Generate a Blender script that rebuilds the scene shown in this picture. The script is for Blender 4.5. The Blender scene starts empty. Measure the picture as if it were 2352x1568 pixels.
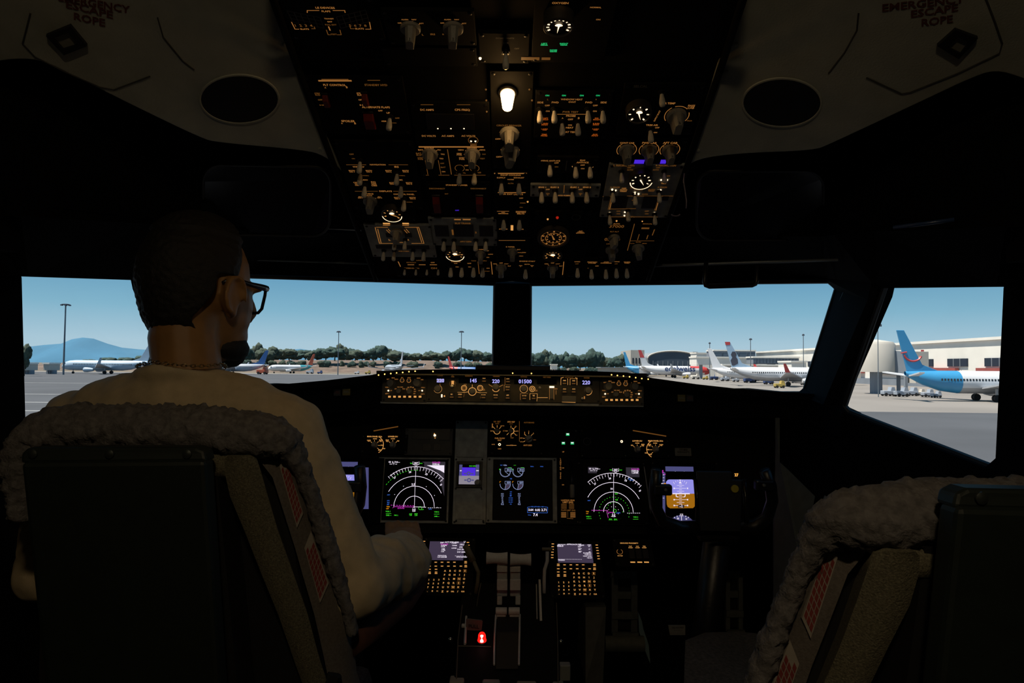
import bpy, bmesh, math, random
from mathutils import Vector, Matrix, noise
random.seed(7)
SC = bpy.context.scene
COL = SC.collection
PI = math.pi

# ---------------------------------------------------------------- camera
F, CX, CY = 1568.0, 1176.0, 784.0            # 24 mm lens on a 36 mm sensor, image 2352 x 1568
PITCH = math.atan(58 / F); ROLL = 0.0105
XW = Vector((1, 0, 0)); FW = Vector((0, math.cos(PITCH), math.sin(PITCH))); UW = Vector((0, -math.sin(PITCH), math.cos(PITCH)))
_r = XW * math.cos(ROLL) + UW * math.sin(ROLL); _u = -XW * math.sin(ROLL) + UW * math.cos(ROLL)
cam_d = bpy.data.cameras.new('camera'); cam_d.sensor_width = 36; cam_d.lens = 24; cam_d.clip_start = .02; cam_d.clip_end = 30000
cam = bpy.data.objects.new('camera', cam_d); COL.objects.link(cam)
cam.matrix_world = Matrix(((_r.x, _u.x, -FW.x, 0), (_r.y, _u.y, -FW.y, 0), (_r.z, _u.z, -FW.z, 0), (0, 0, 0, 1)))
SC.camera = cam
def ray(px, py):
    return (_r * (px - CX) + _u * (CY - py) + FW * F) / F
def at(px, py, Y):                            # point at forward distance Y seen at a pixel
    d = ray(px, py); return d * (Y / d.y)
def hit(px, py, p0, n):                       # point of a plane seen at a pixel
    d = ray(px, py); return d * (p0.dot(n) / d.dot(n))
# ---------------------------------------------------------------- world, sun, exposure
vs = SC.view_settings; vs.view_transform = 'Standard'; vs.look = 'None'; vs.gamma = 1; vs.exposure = 0; vs.use_curve_mapping = False
W = bpy.data.worlds.new('sky'); SC.world = W; W.use_nodes = True
nt = W.node_tree; nt.nodes.clear()
wo = nt.nodes.new('ShaderNodeOutputWorld'); bg = nt.nodes.new('ShaderNodeBackground'); tc = nt.nodes.new('ShaderNodeTexCoord')
sp = nt.nodes.new('ShaderNodeSeparateXYZ'); rp = nt.nodes.new('ShaderNodeValToRGB'); nt.links.new(tc.outputs['Generated'], sp.inputs[0])
nt.links.new(sp.outputs[2], rp.inputs[0]); nt.links.new(rp.outputs[0], bg.inputs[0]); nt.links.new(bg.outputs[0], wo.inputs[0])
e = rp.color_ramp.elements
e[0].position = 0; e[0].color = (.44, .60, .69, 1); e[1].position = 1; e[1].color = (.03, .12, .26, 1)
for p_, c_ in ((.03, (.40, .58, .69, 1)), (.075, (.225, .455, .60, 1)), (.13, (.125, .33, .51, 1)), (.3, (.09, .26, .44, 1))):
    q = e.new(p_); q.color = c_
bg.inputs[1].default_value = 1.0
sun_d = bpy.data.lights.new('sun', 'SUN'); sun_d.energy = 7.4; sun_d.angle = .01; sun_d.color = (1, .93, .82)
sun = bpy.data.objects.new('sun', sun_d); COL.objects.link(sun)
_az, _el = math.radians(-106), math.radians(68)
sv = Vector((math.sin(_az) * math.cos(_el), math.cos(_az) * math.cos(_el), math.sin(_el)))   # towards the sun
sun.rotation_euler = sv.to_track_quat('Z', 'Y').to_euler(); sun.location = (-20, 0, 40)
SC.cycles.use_denoising = True
SC.cycles.max_bounces = 8; SC.cycles.diffuse_bounces = 4; SC.cycles.glossy_bounces = 3; SC.cycles.transmission_bounces = 6; SC.cycles.transparent_max_bounces = 12
SC.cycles.sample_clamp_indirect = 3

# ---------------------------------------------------------------- materials
MATS = {}
def mat(name, col, rough=.6, metal=0, emit=None, es=1.0, var=0.0, vscale=40, bump=0.0, bscale=200, spec=.5, trans=0.0, alpha=1.0, coat=0.0):
    if name in MATS: return MATS[name]
    m = bpy.data.materials.new(name); m.use_nodes = True; t = m.node_tree; b = t.nodes['Principled BSDF']
    b.inputs['Base Color'].default_value = (*col, 1); b.inputs['Roughness'].default_value = rough; b.inputs['Metallic'].default_value = metal
    b.inputs['Specular IOR Level'].default_value = spec; b.inputs['Alpha'].default_value = alpha
    b.inputs['Transmission Weight'].default_value = trans; b.inputs['Coat Weight'].default_value = coat
    tcn = t.nodes.new('ShaderNodeTexCoord')
    if emit:
        b.inputs['Emission Color'].default_value = (*emit, 1); b.inputs['Emission Strength'].default_value = es
    if var:
        n = t.nodes.new('ShaderNodeTexNoise'); n.inputs['Scale'].default_value = vscale; n.inputs['Detail'].default_value = 5
        r = t.nodes.new('ShaderNodeValToRGB'); t.links.new(tcn.outputs['Object'], n.inputs['Vector']); t.links.new(n.outputs['Fac'], r.inputs[0])
        r.color_ramp.elements[0].position = .3; r.color_ramp.elements[1].position = .7
        r.color_ramp.elements[0].color = (*[c * (1 - var) for c in col], 1); r.color_ramp.elements[1].color = (*[min(1, c * (1 + var)) for c in col], 1)
        t.links.new(r.outputs[0], b.inputs['Base Color'])
    if bump:
        n2 = t.nodes.new('ShaderNodeTexNoise'); n2.inputs['Scale'].default_value = bscale; n2.inputs['Detail'].default_value = 3
        bn = t.nodes.new('ShaderNodeBump'); bn.inputs['Strength'].default_value = bump; bn.inputs['Distance'].default_value = .002
        t.links.new(tcn.outputs['Object'], n2.inputs['Vector']); t.links.new(n2.outputs['Fac'], bn.inputs['Height']); t.links.new(bn.outputs[0], b.inputs['Normal'])
    MATS[name] = m; return m
def glow(name, col, s):
    return mat(name, (.01, .01, .01), .5, emit=col, es=s)

# ---------------------------------------------------------------- mesh helpers
class MB:
    """collects polygons; build() links them as one mesh object"""
    def __init__(self): self.v = []; self.f = []; self.mi = []; self.cur = 0
    def add(self, vs, fs):
        o = len(self.v); self.v += [tuple(p) for p in vs]; self.f += [[o + i for i in f] for f in fs]; self.mi += [self.cur] * len(fs); return self
    def box(self, c, s, M=None):
        x, y, z = [k / 2 for k in s]; c = Vector(c)
        vs = [Vector((a, b, d)) for d in (-z, z) for b in (-y, y) for a in (-x, x)]
        vs = [(M @ p if M else p) + c for p in vs]
        return self.add(vs, [(0, 2, 3, 1), (4, 5, 7, 6), (0, 1, 5, 4), (2, 6, 7, 3), (0, 4, 6, 2), (1, 3, 7, 5)])
    def hexa(self, p):                         # 4 lower then 4 upper corners, both in order round
        return self.add(p, [(3, 2, 1, 0), (4, 5, 6, 7), (0, 1, 5, 4), (1, 2, 6, 5), (2, 3, 7, 6), (3, 0, 4, 7)])
    def prism(self, poly, off):                # 3D polygon extruded by a vector
        off = Vector(off); n = len(poly); a = [Vector(p) for p in poly]; b = [p + off for p in a]
        return self.add(a + b, [tuple(range(n))[::-1], tuple(range(n, 2 * n))] + [(i, (i + 1) % n, n + (i + 1) % n, n + i) for i in range(n)])
    def cone(self, p0, p1, r0, r1, n=12, caps=True):
        p0 = Vector(p0); p1 = Vector(p1); d = (p1 - p0).normalized(); a = d.orthogonal().normalized(); b = d.cross(a)
        vs = [p0 + (a * math.cos(t) + b * math.sin(t)) * r0 for t in [2 * PI * i / n for i in range(n)]] + [p1 + (a * math.cos(t) + b * math.sin(t)) * r1 for t in [2 * PI * i / n for i in range(n)]]
        fs = [(i, (i + 1) % n, n + (i + 1) % n, n + i) for i in range(n)]
        if caps: fs += [tuple(range(n))[::-1], tuple(range(n, 2 * n))]
        return self.add(vs, fs)
    def lathe(self, prof, n=24, M=None, sx=1, sy=1):   # prof: (r, z)
        vs = []; fs = []
        for r, z in prof:
            for i in range(n):
                t = 2 * PI * i / n; p = Vector((r * math.cos(t) * sx, r * math.sin(t) * sy, z)); vs.append(M @ p if M else p)
        for k in range(len(prof) - 1):
            for i in range(n): fs.append((k * n + i, k * n + (i + 1) % n, (k + 1) * n + (i + 1) % n, (k + 1) * n + i))
        fs.append(tuple(range(n))[::-1]); fs.append(tuple(range((len(prof) - 1) * n, len(prof) * n)))
        return self.add(vs, fs)
    def tube(self, pts, r, n=8, closed=False, rs=None):
        pts = [Vector(p) for p in pts]; N = len(pts); vs = []; fs = []; a = None
        for k in range(N):
            d = (pts[(k + 1) % N] - pts[k - 1]) if closed else (pts[min(k + 1, N - 1)] - pts[max(k - 1, 0)])
            d = d.normalized() if d.length > 1e-9 else Vector((0, 0, 1))
            a = d.orthogonal().normalized() if a is None else (a - d * a.dot(d))
            a = a.normalized() if a.length > 1e-6 else d.orthogonal().normalized(); b = d.cross(a); q = rs[k] if rs else r
            vs += [pts[k] + (a * math.cos(2 * PI * i / n) + b * math.sin(2 * PI * i / n)) * q for i in range(n)]
        for k in range(N if closed else N - 1):
            k2 = (k + 1) % N
            fs += [(k * n + i, k * n + (i + 1) % n, k2 * n + (i + 1) % n, k2 * n + i) for i in range(n)]
        if not closed: fs += [tuple(range(n))[::-1], tuple(range((N - 1) * n, N * n))]
        return self.add(vs, fs)
    def grid(self, rows):                      # rows of equal length -> quads
        n = len(rows[0]); vs = [p for r in rows for p in r]
        return self.add(vs, [(k * n + i, k * n + i + 1, (k + 1) * n + i + 1, (k + 1) * n + i) for k in range(len(rows) - 1) for i in range(n - 1)])
    def loft(self, rings, caps=True):          # closed rings
        n = len(rings[0]); vs = [p for r in rings for p in r]
        fs = [(k * n + i, k * n + (i + 1) % n, (k + 1) * n + (i + 1) % n, (k + 1) * n + i) for k in range(len(rings) - 1) for i in range(n)]
        if caps: fs += [tuple(range(n))[::-1], tuple(range((len(rings) - 1) * n, len(rings) * n))]
        return self.add(vs, fs)
    def mesh(self, name, mats, smooth=False, merge=False):
        me = bpy.data.meshes.new(name); me.from_pydata(self.v, [], self.f)
        for m in (mats if isinstance(mats, (list, tuple)) else [mats]): me.materials.append(m)
        if any(self.mi): me.polygons.foreach_set('material_index', self.mi)
        bm = bmesh.new(); bm.from_mesh(me)
        if merge: bmesh.ops.remove_doubles(bm, verts=bm.verts, dist=1e-5)
        bmesh.ops.recalc_face_normals(bm, faces=bm.faces); bm.to_mesh(me); bm.free()
        if smooth is True: me.polygons.foreach_set('use_smooth', [True] * len(me.polygons))
        elif smooth:
            me.polygons.foreach_set('use_smooth', [True] * len(me.polygons)); me.set_sharp_from_angle(angle=math.radians(smooth))
        return me
    def build(self, name, mats, parent=None, smooth=False, bevel=0, merge=False, loc=None):
        o = link(name, self.mesh(name, mats, smooth, merge), parent, loc)
        if bevel:
            b = o.modifiers.new('bevel', 'BEVEL'); b.width = bevel; b.segments = 2; b.limit_method = 'ANGLE'; b.angle_limit = .6
        return o
def link(name, data, parent=None, loc=None, rot=None):
    o = bpy.data.objects.new(name, data); COL.objects.link(o); o.parent = parent
    if loc is not None: o.location = loc
    if rot is not None: o.rotation_euler = rot
    return o
def tag(o, label=None, cat=None, group=None, kind=None):
    if label: o['label'] = label
    if cat: o['category'] = cat
    if group: o['group'] = group
    if kind: o['kind'] = kind
    return o
def thing(name, label, cat, loc=(0, 0, 0), group=None, rot=None):
    o = bpy.data.objects.new(name, None); o.empty_display_size = .05; COL.objects.link(o); o.location = loc
    if rot is not None: o.rotation_euler = rot
    return tag(o, label, cat, group)
def struct(o): o['kind'] = 'structure'; return o
def copy_tree(o, parent=None):
    c = o.copy(); COL.objects.link(c); c.parent = parent
    for ch in list(o.children): copy_tree(ch, c)
    return c
def arc_pts(cx, cy, r, a0, a1, n=24):          # degrees, 0 = up, clockwise
    return [(cx + r * math.sin(math.radians(a0 + (a1 - a0) * i / n)), cy + r * math.cos(math.radians(a0 + (a1 - a0) * i / n))) for i in range(n + 1)]
_tx = {}
def text_geo(s, bold=False):                   # flat glyph geometry, height about 0.7, x centred
    if (s, bold) in _tx: return _tx[s, bold]
    cu = bpy.data.curves.new('t', 'FONT'); cu.body = s; cu.size = 1; cu.resolution_u = 2; cu.align_x = 'CENTER'; cu.align_y = 'CENTER'; cu.space_line = .8
    if bold: cu.offset = .025
    o = bpy.data.objects.new('t', cu); COL.objects.link(o)
    me = bpy.data.meshes.new_from_object(o); vs = [v.co.copy() for v in me.vertices]; fs = [list(p.vertices) for p in me.polygons]
    bpy.data.objects.remove(o); bpy.data.curves.remove(cu); bpy.data.meshes.remove(me)
    w = (max(v.x for v in vs) - min(v.x for v in vs)) if vs else 1
    _tx[s, bold] = (vs, fs, w); return _tx[s, bold]

# shared dark cockpit materials
M_BLACK = mat('black_lining', (.0030, .0031, .0033), .85, var=.3, vscale=30, spec=.05)
M_SOFTBLACK = mat('black_glareshield', (.004, .004, .0043), .9, var=.3, vscale=60, spec=.05)
M_PANEL = mat('panel_black_grey', (.0060, .0060, .0056), .75, var=.2, vscale=60, spec=.08)
M_PGREY = mat('panel_lit_grey', (.28, .29, .275), .65, var=.25, vscale=50)  # lit look of some overhead plates put into a paler grey
M_LINER = mat('cream_liner', (.42, .43, .36), .8, var=.08, vscale=25, bump=.2, bscale=300)
M_RUBBER = mat('black_rubber', (.006, .006, .006), .6)
M_BLKPL = mat('black_plastic', (.008, .008, .009), .35)
# ================================================================ the airport outside
GZ = -4.5
M_CONC = mat('concrete_apron', (.205, .19, .175), .9, var=.12, vscale=.05)
M_ASPH = mat('asphalt', (.063, .067, .076), .9, var=.15, vscale=.08)
def flat(name, pts, z, m, label, cat, kind=None, h=.02):
    o = MB().prism([(x, y, z - h) for x, y in pts], (0, 0, h)).build(name, m)
    if kind: o['kind'] = kind
    return tag(o, label, cat)
g = MB().box((0, 6000, GZ - 1.5), (16000, 13000, 3)).build('ground', mat('dry_grass', (.14, .115, .085), .95, var=.3, vscale=.02)); struct(g)
o = flat('apron', [(-70, 30), (900, 30), (900, 420), (180, 420), (20, 300), (-40, 120)], GZ + .04, M_CONC, 'pale concrete apron', 'apron', 'structure', .04)
o = flat('taxiway', [(-900, -60), (900, -60), (900, 58), (38, 74), (-30, 150), (0, 320), (-900, 250)], GZ + .06, M_ASPH, 'dark asphalt taxiway', 'taxiway', 'structure', .06)
o = flat('service_road', [(-900, 258), (10, 328), (180, 425), (180, 432), (0, 336), (-900, 268)], GZ + .05, mat('pale_road', (.33, .33, .33), .9, var=.1, vscale=.1), 'pale road', 'road', 'structure', .05)
# painted lines on the taxiway
for k, (x0, y0, x1, y1, w) in enumerate(((-75, 62, -18, 62, .35), (-80, 74, -30, 76, .4), (-85, 92, -40, 96, .4), (-60, 50, -22, 50, .3), (20, 30, 95, 34, .25), (-150, 140, -30, 150, .5))):
    d = Vector((x1 - x0, y1 - y0, 0)).normalized(); n = Vector((-d.y, d.x, 0)) * w
    o = MB().prism([Vector((x0, y0, GZ + .062)) - n, Vector((x1, y1, GZ + .062)) - n, Vector((x1, y1, GZ + .062)) + n, Vector((x0, y0, GZ + .062)) + n], (0, 0, .01)).build('taxiway_marking', mat('faded_paint', (.30, .31, .31), .9, var=.2, vscale=.6), None)
    struct(o)

# hills far behind
def hill(name, label, prof, Y, m, depth=900):
    mb = MB(); rows = [[], [], []]
    for px, py in prof:
        p = at(px, py, Y); rows[0].append(Vector((p.x, Y - depth * .5, GZ - 20))); rows[1].append(p + Vector((0, 0, 6 * noise.noise((px * .05, 0, 0))))); rows[2].append(Vector((p.x, Y + depth, GZ - 20)))
    o = mb.grid(rows).build(name, m, smooth=True); struct(o); o['label'] = label
M_HILL = mat('hill_haze_blue', (.045, .15, .25), 1, var=.12, vscale=.004)  # distance haze put into the base colour of the hill
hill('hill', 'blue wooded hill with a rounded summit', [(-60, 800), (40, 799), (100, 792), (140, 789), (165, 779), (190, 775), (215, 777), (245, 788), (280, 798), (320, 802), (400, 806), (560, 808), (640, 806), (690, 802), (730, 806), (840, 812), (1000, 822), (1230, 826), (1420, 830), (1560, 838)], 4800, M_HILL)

# trees: four crowns, copied
def crown(seed, r=1.0):
    rnd = random.Random(seed); bm = bmesh.new()
    for k in range(7):
        a = rnd.random() * 6.28; d = rnd.uniform(.1, .62); z = rnd.uniform(-.35, .55); s = rnd.uniform(.38, .62)
        bmesh.ops.create_icosphere(bm, subdivisions=3, radius=s, matrix=Matrix.Translation((math.cos(a) * d, math.sin(a) * d, z)))
    for v in bm.verts: v.co += v.co.normalized() * .22 * noise.noise(v.co * 4.2 + Vector((seed, 0, 0))) + v.co.normalized() * .10 * noise.noise(v.co * 11)
    me = bpy.data.meshes.new('foliage'); bm.to_mesh(me); bm.free(); me.materials.append(M_LEAF[seed % 2]); me.polygons.foreach_set('use_smooth', [True] * len(me.polygons)); return me
M_LEAF = [mat('leaf_dark', (.022, .05, .042), .9, var=.5, vscale=3), mat('leaf_olive', (.04, .06, .042), .9, var=.5, vscale=3)]
CROWNS = [crown(i) for i in range(5)]
TRUNK = MB().cone((0, 0, 0), (0, 0, 1), .09, .05, 7).mesh('trunk', mat('bark', (.06, .05, .04), .9, var=.3, vscale=4))
SL = ['low dark green shrub below the tree row on the bank', 'low olive green shrub below the tree row on the bank']
TL = ['dark rounded evergreen tree in the row beyond the parked aircraft', 'olive green broad tree in the row beyond the parked aircraft']
rt = random.Random(3); prev = 500
def skyline(px):                               # tree tops read from the photograph
    pts = [(500, 815), (545, 808), (575, 802), (600, 800), (640, 806), (700, 812), (740, 804), (775, 797), (800, 806), (850, 812), (880, 800), (905, 806), (930, 808), (960, 818), (1000, 812), (1040, 808), (1070, 806), (1100, 812), (1150, 812), (1225, 815), (1260, 813), (1300, 818), (1340, 815), (1358, 812), (1375, 818), (1400, 823), (1430, 824), (1470, 828)]
    for (a, b), (c, d) in zip(pts, pts[1:]):
        if a <= px <= c: return b + (d - b) * (px - a) / (c - a)
    return 825
px = 492; trees = 0
while px < 1418:
    wpx = rt.uniform(20, 38); px += wpx * .55
    Y = 425 + (trees % 3) * 36; top = at(px, skyline(px) - rt.uniform(-4, 5), Y); base = GZ + 7 if 620 < px < 1150 else GZ + 2
    h = top.z - base
    k = rt.randrange(5)
    t = thing('tree', TL[k % 2], 'tree', (top.x, Y, base), 'trees beyond the parked aircraft')
    c = link('crown', CROWNS[k], t, (0, 0, h * .56)); w = wpx / F * Y * .62; c.scale = (w * 1.1, w, h * .58); c.rotation_euler.z = rt.random() * 6
    q = link('trunk', TRUNK, t, (0, 0, 0)); q.scale = (w * .8, w * .8, h * .5)
    trees += 1
    sb = thing('shrub', SL[k % 2], 'shrub', (top.x + rt.uniform(-3, 3), 417 + (trees % 2) * 3, GZ + (3.4 if 620 < px < 1150 else 1.2)), 'shrubs at the foot of the tree row'); c = link('foliage', CROWNS[(k + 2) % 5], sb, (0, 0, 1.2)); c.scale = (w * .5, 1.2, 2.4); c.rotation_euler.z = rt.choice((0, PI)); q = link('stem', TRUNK, sb, (0, 0, -.6)); q.scale = (2, 2, 2)
for px, top, wpx, Y in ((58, 792, 26, 210), (330, 818, 40, 420), (290, 822, 40, 420), (250, 822, 40, 420), (205, 826, 36, 430), (375, 820, 40, 420)):
    tp = at(px, top, Y); h = tp.z - GZ; k = 1 if px == 58 else 0
    t = thing('tree', 'dark tree at the edge of the side window' if px == 58 else 'low dark tree behind the white airliner at the foot of the hill', 'tree', (tp.x, Y, GZ), 'trees at the foot of the hill' if px != 58 else None)
    c = link('crown', CROWNS[k], t, (0, 0, h * .6)); w = wpx / F * Y * .55; c.scale = (w, w, h * .45); q = link('trunk', TRUNK, t); q.scale = (w, w, h * .5)
# earth bank the tree row stands on
mb = MB(); mb.grid([[Vector((x, 400, GZ - .5)) for x in (-330, -200, -60, 0, 60)], [Vector((x, 440, GZ + h)) for x, h in ((-330, 2), (-200, 7), (-60, 8), (0, 7.5), (60, 1))], [Vector((x, 560, GZ + h)) for x, h in ((-330, 2), (-200, 8), (-60, 8), (0, 7.5), (60, 1))]])
o = mb.build('earth_bank', mat('bare_earth', (.13, .095, .075), .95, var=.3, vscale=.15), smooth=True); struct(o)

# aircraft
M_TYRE = mat('tyre', (.015, .015, .016), .8); M_GLASSD = mat('cabin_glass', (.03, .04, .05), .2)
M_ALU = mat('light_grey_wing', (.42, .44, .47), .45, var=.06, vscale=.6)
def airliner(label, px, py, Y, heading, H, body, tail, stab=None, nose=None, belly=None, winglet=None, text=None, logo=None, rear=None, L=3.0, eng=None, group=None):
    """nose along +x turned by heading (deg, 0 = to the right); H = tail height; px,py = ground below the wing"""
    p = at(px, py, Y); t = thing('airliner', label, 'airplane', (p.x, Y, GZ + .06), group, (0, 0, math.radians(heading)))
    u = H / 12.5; R = 1.95 * u; zc = 3.35 * u; LL = L * 12.5 * u
    xs = [(-.5, .18, .75), (-.47, .32, .62), (-.40, .62, .35), (-.30, .9, .1), (-.2, 1, 0), (0, 1, 0), (.2, 1, 0), (.34, 1, 0), (.41, .93, -.04), (.45, .78, -.12), (.475, .58, -.2), (.492, .32, -.28), (.5, .08, -.32)]
    def ring(x, r, dz): return [Vector((x * LL, R * r * math.cos(a), zc + dz * R + R * r * 1.03 * math.sin(a))) for a in [2 * PI * i / 24 for i in range(24)]]
    mb = MB(); mats = [body, belly or body, nose or body, rear or body]
    rings = [ring(*x) for x in xs]
    for k in range(len(rings) - 1):
        for i in range(24):
            a = 2 * PI * (i + .5) / 24; j = (i + 1) % 24
            mid = (xs[k][0] + xs[k + 1][0]) / 2
            mb.cur = 2 if (nose and mid > .33 - .1 * math.sin(a)) else 3 if (rear and mid < -.18 + .05 * math.sin(a)) else 1 if (belly and math.sin(a) < -.5) else 0
            mb.add([rings[k][i], rings[k][j], rings[k + 1][j], rings[k + 1][i]], [(0, 1, 2, 3)])
    mb.cur = 0; mb.build('fuselage', mats, t, smooth=50, merge=True)
    fin = [(-.37, zc + R * .8), (-.49, zc + R * .95), (-.548, H), (-.505, H), (-.40, zc + R * 1.55), (-.30, zc + R * .96)]
    f = MB().prism([(x * LL, -.14 * u, z) for x, z in fin], (0, .28 * u, 0)).build('tail_fin', tail, t, bevel=.05)
    for s in (-1, 1):
        MB().prism([(-.43 * LL, s * .3 * u, zc + .9 * u), (-.485 * LL, s * .3 * u, zc + .9 * u), (-.53 * LL, s * 6.2 * u, zc + 1.5 * u), (-.50 * LL, s * 6.2 * u, zc + 1.5 * u)], (0, 0, .22 * u)).build('stabilizer', stab or body, t)
        w = MB().prism([(.10 * LL, s * 1.5 * u, zc - 1.1 * u), (-.09 * LL, s * 1.5 * u, zc - 1.2 * u), (-.16 * LL, s * 15.5 * u, zc + .5 * u), (-.125 * LL, s * 15.5 * u, zc + .5 * u)], (0, 0, .3 * u)).build('wing', M_ALU, t)
        MB().prism([(-.165 * LL, s * 15.5 * u, zc + .55 * u), (-.125 * LL, s * 15.5 * u, zc + .55 * u), (-.165 * LL, s * 16.1 * u, zc + 2.9 * u), (-.185 * LL, s * 16.1 * u, zc + 2.9 * u)], (0, .12 * u, 0)).build('winglet', winglet or body, w)
        M = Matrix.Translation((.13 * LL, s * 4.9 * u, zc - 1.75 * u)) @ Matrix.Rotation(PI / 2, 4, 'Y')
        e_ = MB().lathe([(.55 * u, -2 * u), (.8 * u, -1 * u), (.95 * u, .4 * u), (.93 * u, 1.2 * u), (.8 * u, 1.45 * u)], 16, M).build('engine', eng or body, t, smooth=40)
        MB().lathe([(.74 * u, 1.40 * u), (.74 * u, 1.47 * u)], 16, M).build('intake', M_GLASSD, e_)
        ge = MB().box((-.03 * LL, s * 2.8 * u, zc - 2.1 * u), (.3 * u, .3 * u, 2.0 * u)).build('main_gear', M_ALU, t)
        for q in (-.25, .25):
            MB().cone((-.03 * LL, s * 2.8 * u + q * u - .18 * u, .62 * u), (-.03 * LL, s * 2.8 * u + q * u + .18 * u, .62 * u), .62 * u, .62 * u, 14).build('wheel', M_TYRE, ge)
    ng = MB().box((.37 * LL, 0, zc - 2.2 * u), (.22 * u, .22 * u, 1.7 * u)).build('nose_gear', M_ALU, t)
    MB().cone((.37 * LL, -.28 * u, .42 * u), (.37 * LL, .28 * u, .42 * u), .42 * u, .42 * u, 12).build('wheel', M_TYRE, ng)
    mb = MB()
    for k in range(38 if not text else 0):
        x = (-.32 + .66 * k / 37) * LL
        for s in (-1, 1): mb.box((x, s * R * .975, zc + .42 * u), (.28 * u, .09 * u, .38 * u))
    if not text: o = mb.build('cabin_window', M_GLASSD, t); o['kind'] = 'stuff'
    for s in (-1, 1): MB().prism([(.452 * LL, s * .78 * R, zc + .30 * R), (.472 * LL, s * .56 * R, zc + .30 * R), (.462 * LL, s * .50 * R, zc + .52 * R), (.44 * LL, s * .66 * R, zc + .56 * R)], (0, s * .08, .02)).build('cockpit_glazing', M_GLASSD, t)
    if text:
        vs_, fs_, w_ = text_geo(text[0], True); s_ = text[1] * LL / w_
        for sd in (-1, 1): MB().add([(text[2] * LL + v.x * s_ * (-sd), sd * (R + .03 * u) * (1 if True else 0), zc + .35 * R + v.y * s_) for v in vs_], fs_).build('lettering', text[3], t)
    if logo: logo(t, LL, R, zc, H, u)
    return t
def paint(n, c, r=.4): return mat(n, c, r, var=.05, vscale=.5)
P_WHITE = paint('white_paint', (.62, .64, .67)); P_PALE = paint('blue_shade_body', (.36, .47, .58)); P_RED = paint('red_paint', (.50, .06, .06)); P_SKY = paint('sky_blue_paint', (.045, .27, .52))
P_NAVY = paint('navy_paint', (.03, .06, .17)); P_TEAL = paint('teal_paint', (.06, .30, .36)); P_GREY = paint('grey_paint', (.33, .37, .43)); P_ORANGE = paint('orange_red_paint', (.48, .10, .05)); P_BLUE = paint('blue_paint', (.04, .13, .36))
def smile(t, LL, R, zc, H, u):                 # red curved mark on the fin
    z0 = zc + R + (H - zc - R) * .42; xo = -.455 * LL
    for s in (-1, 1):
        mb = MB(); pts = [(xo + 1.55 * u * math.sin(math.radians(a)), s * .17 * u, z0 - 1.35 * u * math.cos(math.radians(a))) for a in range(-80, 71, 10)]
        mb.tube(pts, .17 * u, 6); mb.tube([(xo - 1.9 * u, s * .17 * u, z0 + .1 * u), (xo - 1.1 * u, s * .17 * u, z0 + .25 * u)], .14 * u, 6)
        mb.box((xo + 1.75 * u, s * .17 * u, z0 + .55 * u), (.3 * u, .12 * u, .3 * u)); mb.build('tail_emblem', P_RED, t)
def redtop(t, LL, R, zc, H, u):
    for s in (-1, 1): MB().prism([(-.52 * LL, s * .15 * u, zc + (H - zc) * .62), (-.548 * LL, s * .15 * u, H), (-.505 * LL, s * .15 * u, H), (-.455 * LL, s * .15 * u, zc + (H - zc) * .62)], (0, s * .03, 0)).build('fin_tip', P_RED, t)
def portrait(t, LL, R, zc, H, u):
    for s in (-1, 1):
        mb = MB(); y = s * .16 * u; zz = zc + R
        mb.prism([(-.47 * LL, y, zz + .3 * u), (-.435 * LL, y, zz + 1.0 * u), (-.44 * LL, y, zz + 2.3 * u), (-.455 * LL, y, zz + 2.9 * u), (-.447 * LL, y, zz + 3.6 * u), (-.46 * LL, y, zz + 4.4 * u), (-.485 * LL, y, zz + 4.4 * u), (-.497 * LL, y, zz + 3.5 * u), (-.485 * LL, y, zz + 2.7 * u), (-.50 * LL, y, zz + 1.8 * u), (-.487 * LL, y, zz + .4 * u)], (0, s * .04, 0)).build('tail_picture', mat('dark_print', (.05, .055, .08), .6), t)
        MB().prism([(-.504 * LL, y, H * .93), (-.504 * LL - .0 * LL, y, H * 1.0), (-.548 * LL, y, H * 1.0), (-.541 * LL, y, H * .925)], (0, s * .03, 0)).build('fin_tip', P_RED, t)
airliner('sky blue and white airliner with red curved mark on its tall blue fin', 2277, 915, 103, -2, 10.6, P_WHITE, P_SKY, rear=P_SKY, belly=paint('grey_belly_shade', (.34, .35, .37)), logo=smile, L=2.4)  # belly shade put into a grey underside colour
airliner('white airliner with a dark tail picture and red winglets', 1812, 884, 186, -6, 11.9, P_WHITE, paint('blue_grey_fin', (.33, .47, .62)), winglet=P_RED, logo=portrait, L=2.6, belly=paint('grey_belly_shade', (.34, .35, .37)))  # shade under the white fuselage put into the grey belly
airliner('white airliner with plain white fin parked behind the terminal piers', 1740, 872, 232, -20, 11.5, P_WHITE, P_WHITE, L=2.6)
airliner('white airliner with edelweiss lettering and red nose', 1552, 866, 330, -2, 13.2, P_WHITE, P_WHITE, logo=redtop, nose=P_RED, text=('edelweiss', .44, .05, P_NAVY), L=2.5)
airliner('white airliner with bright blue fin beyond the lettered airliner', 1490, 862, 372, -14, 13.2, P_WHITE, P_SKY, rear=P_SKY, L=1.9)
airliner('pale blue and white airliner standing before the rounded hill', 242, 857, 268, 186, 12.4, P_PALE, P_PALE, L=2.6)  # blue shade on its near side put into the body colour
airliner('grey airliner with dark striped fin beside the orange vehicle', 528, 851, 300, 190, 10.5, P_GREY, P_BLUE, L=2.8)
airliner('white airliner with red fin and teal rear body', 668, 850, 345, 218, 9.9, P_WHITE, P_ORANGE, rear=P_TEAL, L=2.3)
airliner('grey airliner seen end-on below the trees', 905, 850, 350, 115, 11.4, P_GREY, P_GREY, L=2.6)
airliner('blue airliner with a red fin parked under the tree row', 1066, 850, 355, -10, 9.5, P_BLUE, P_RED, rear=P_RED, L=1.7)

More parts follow.
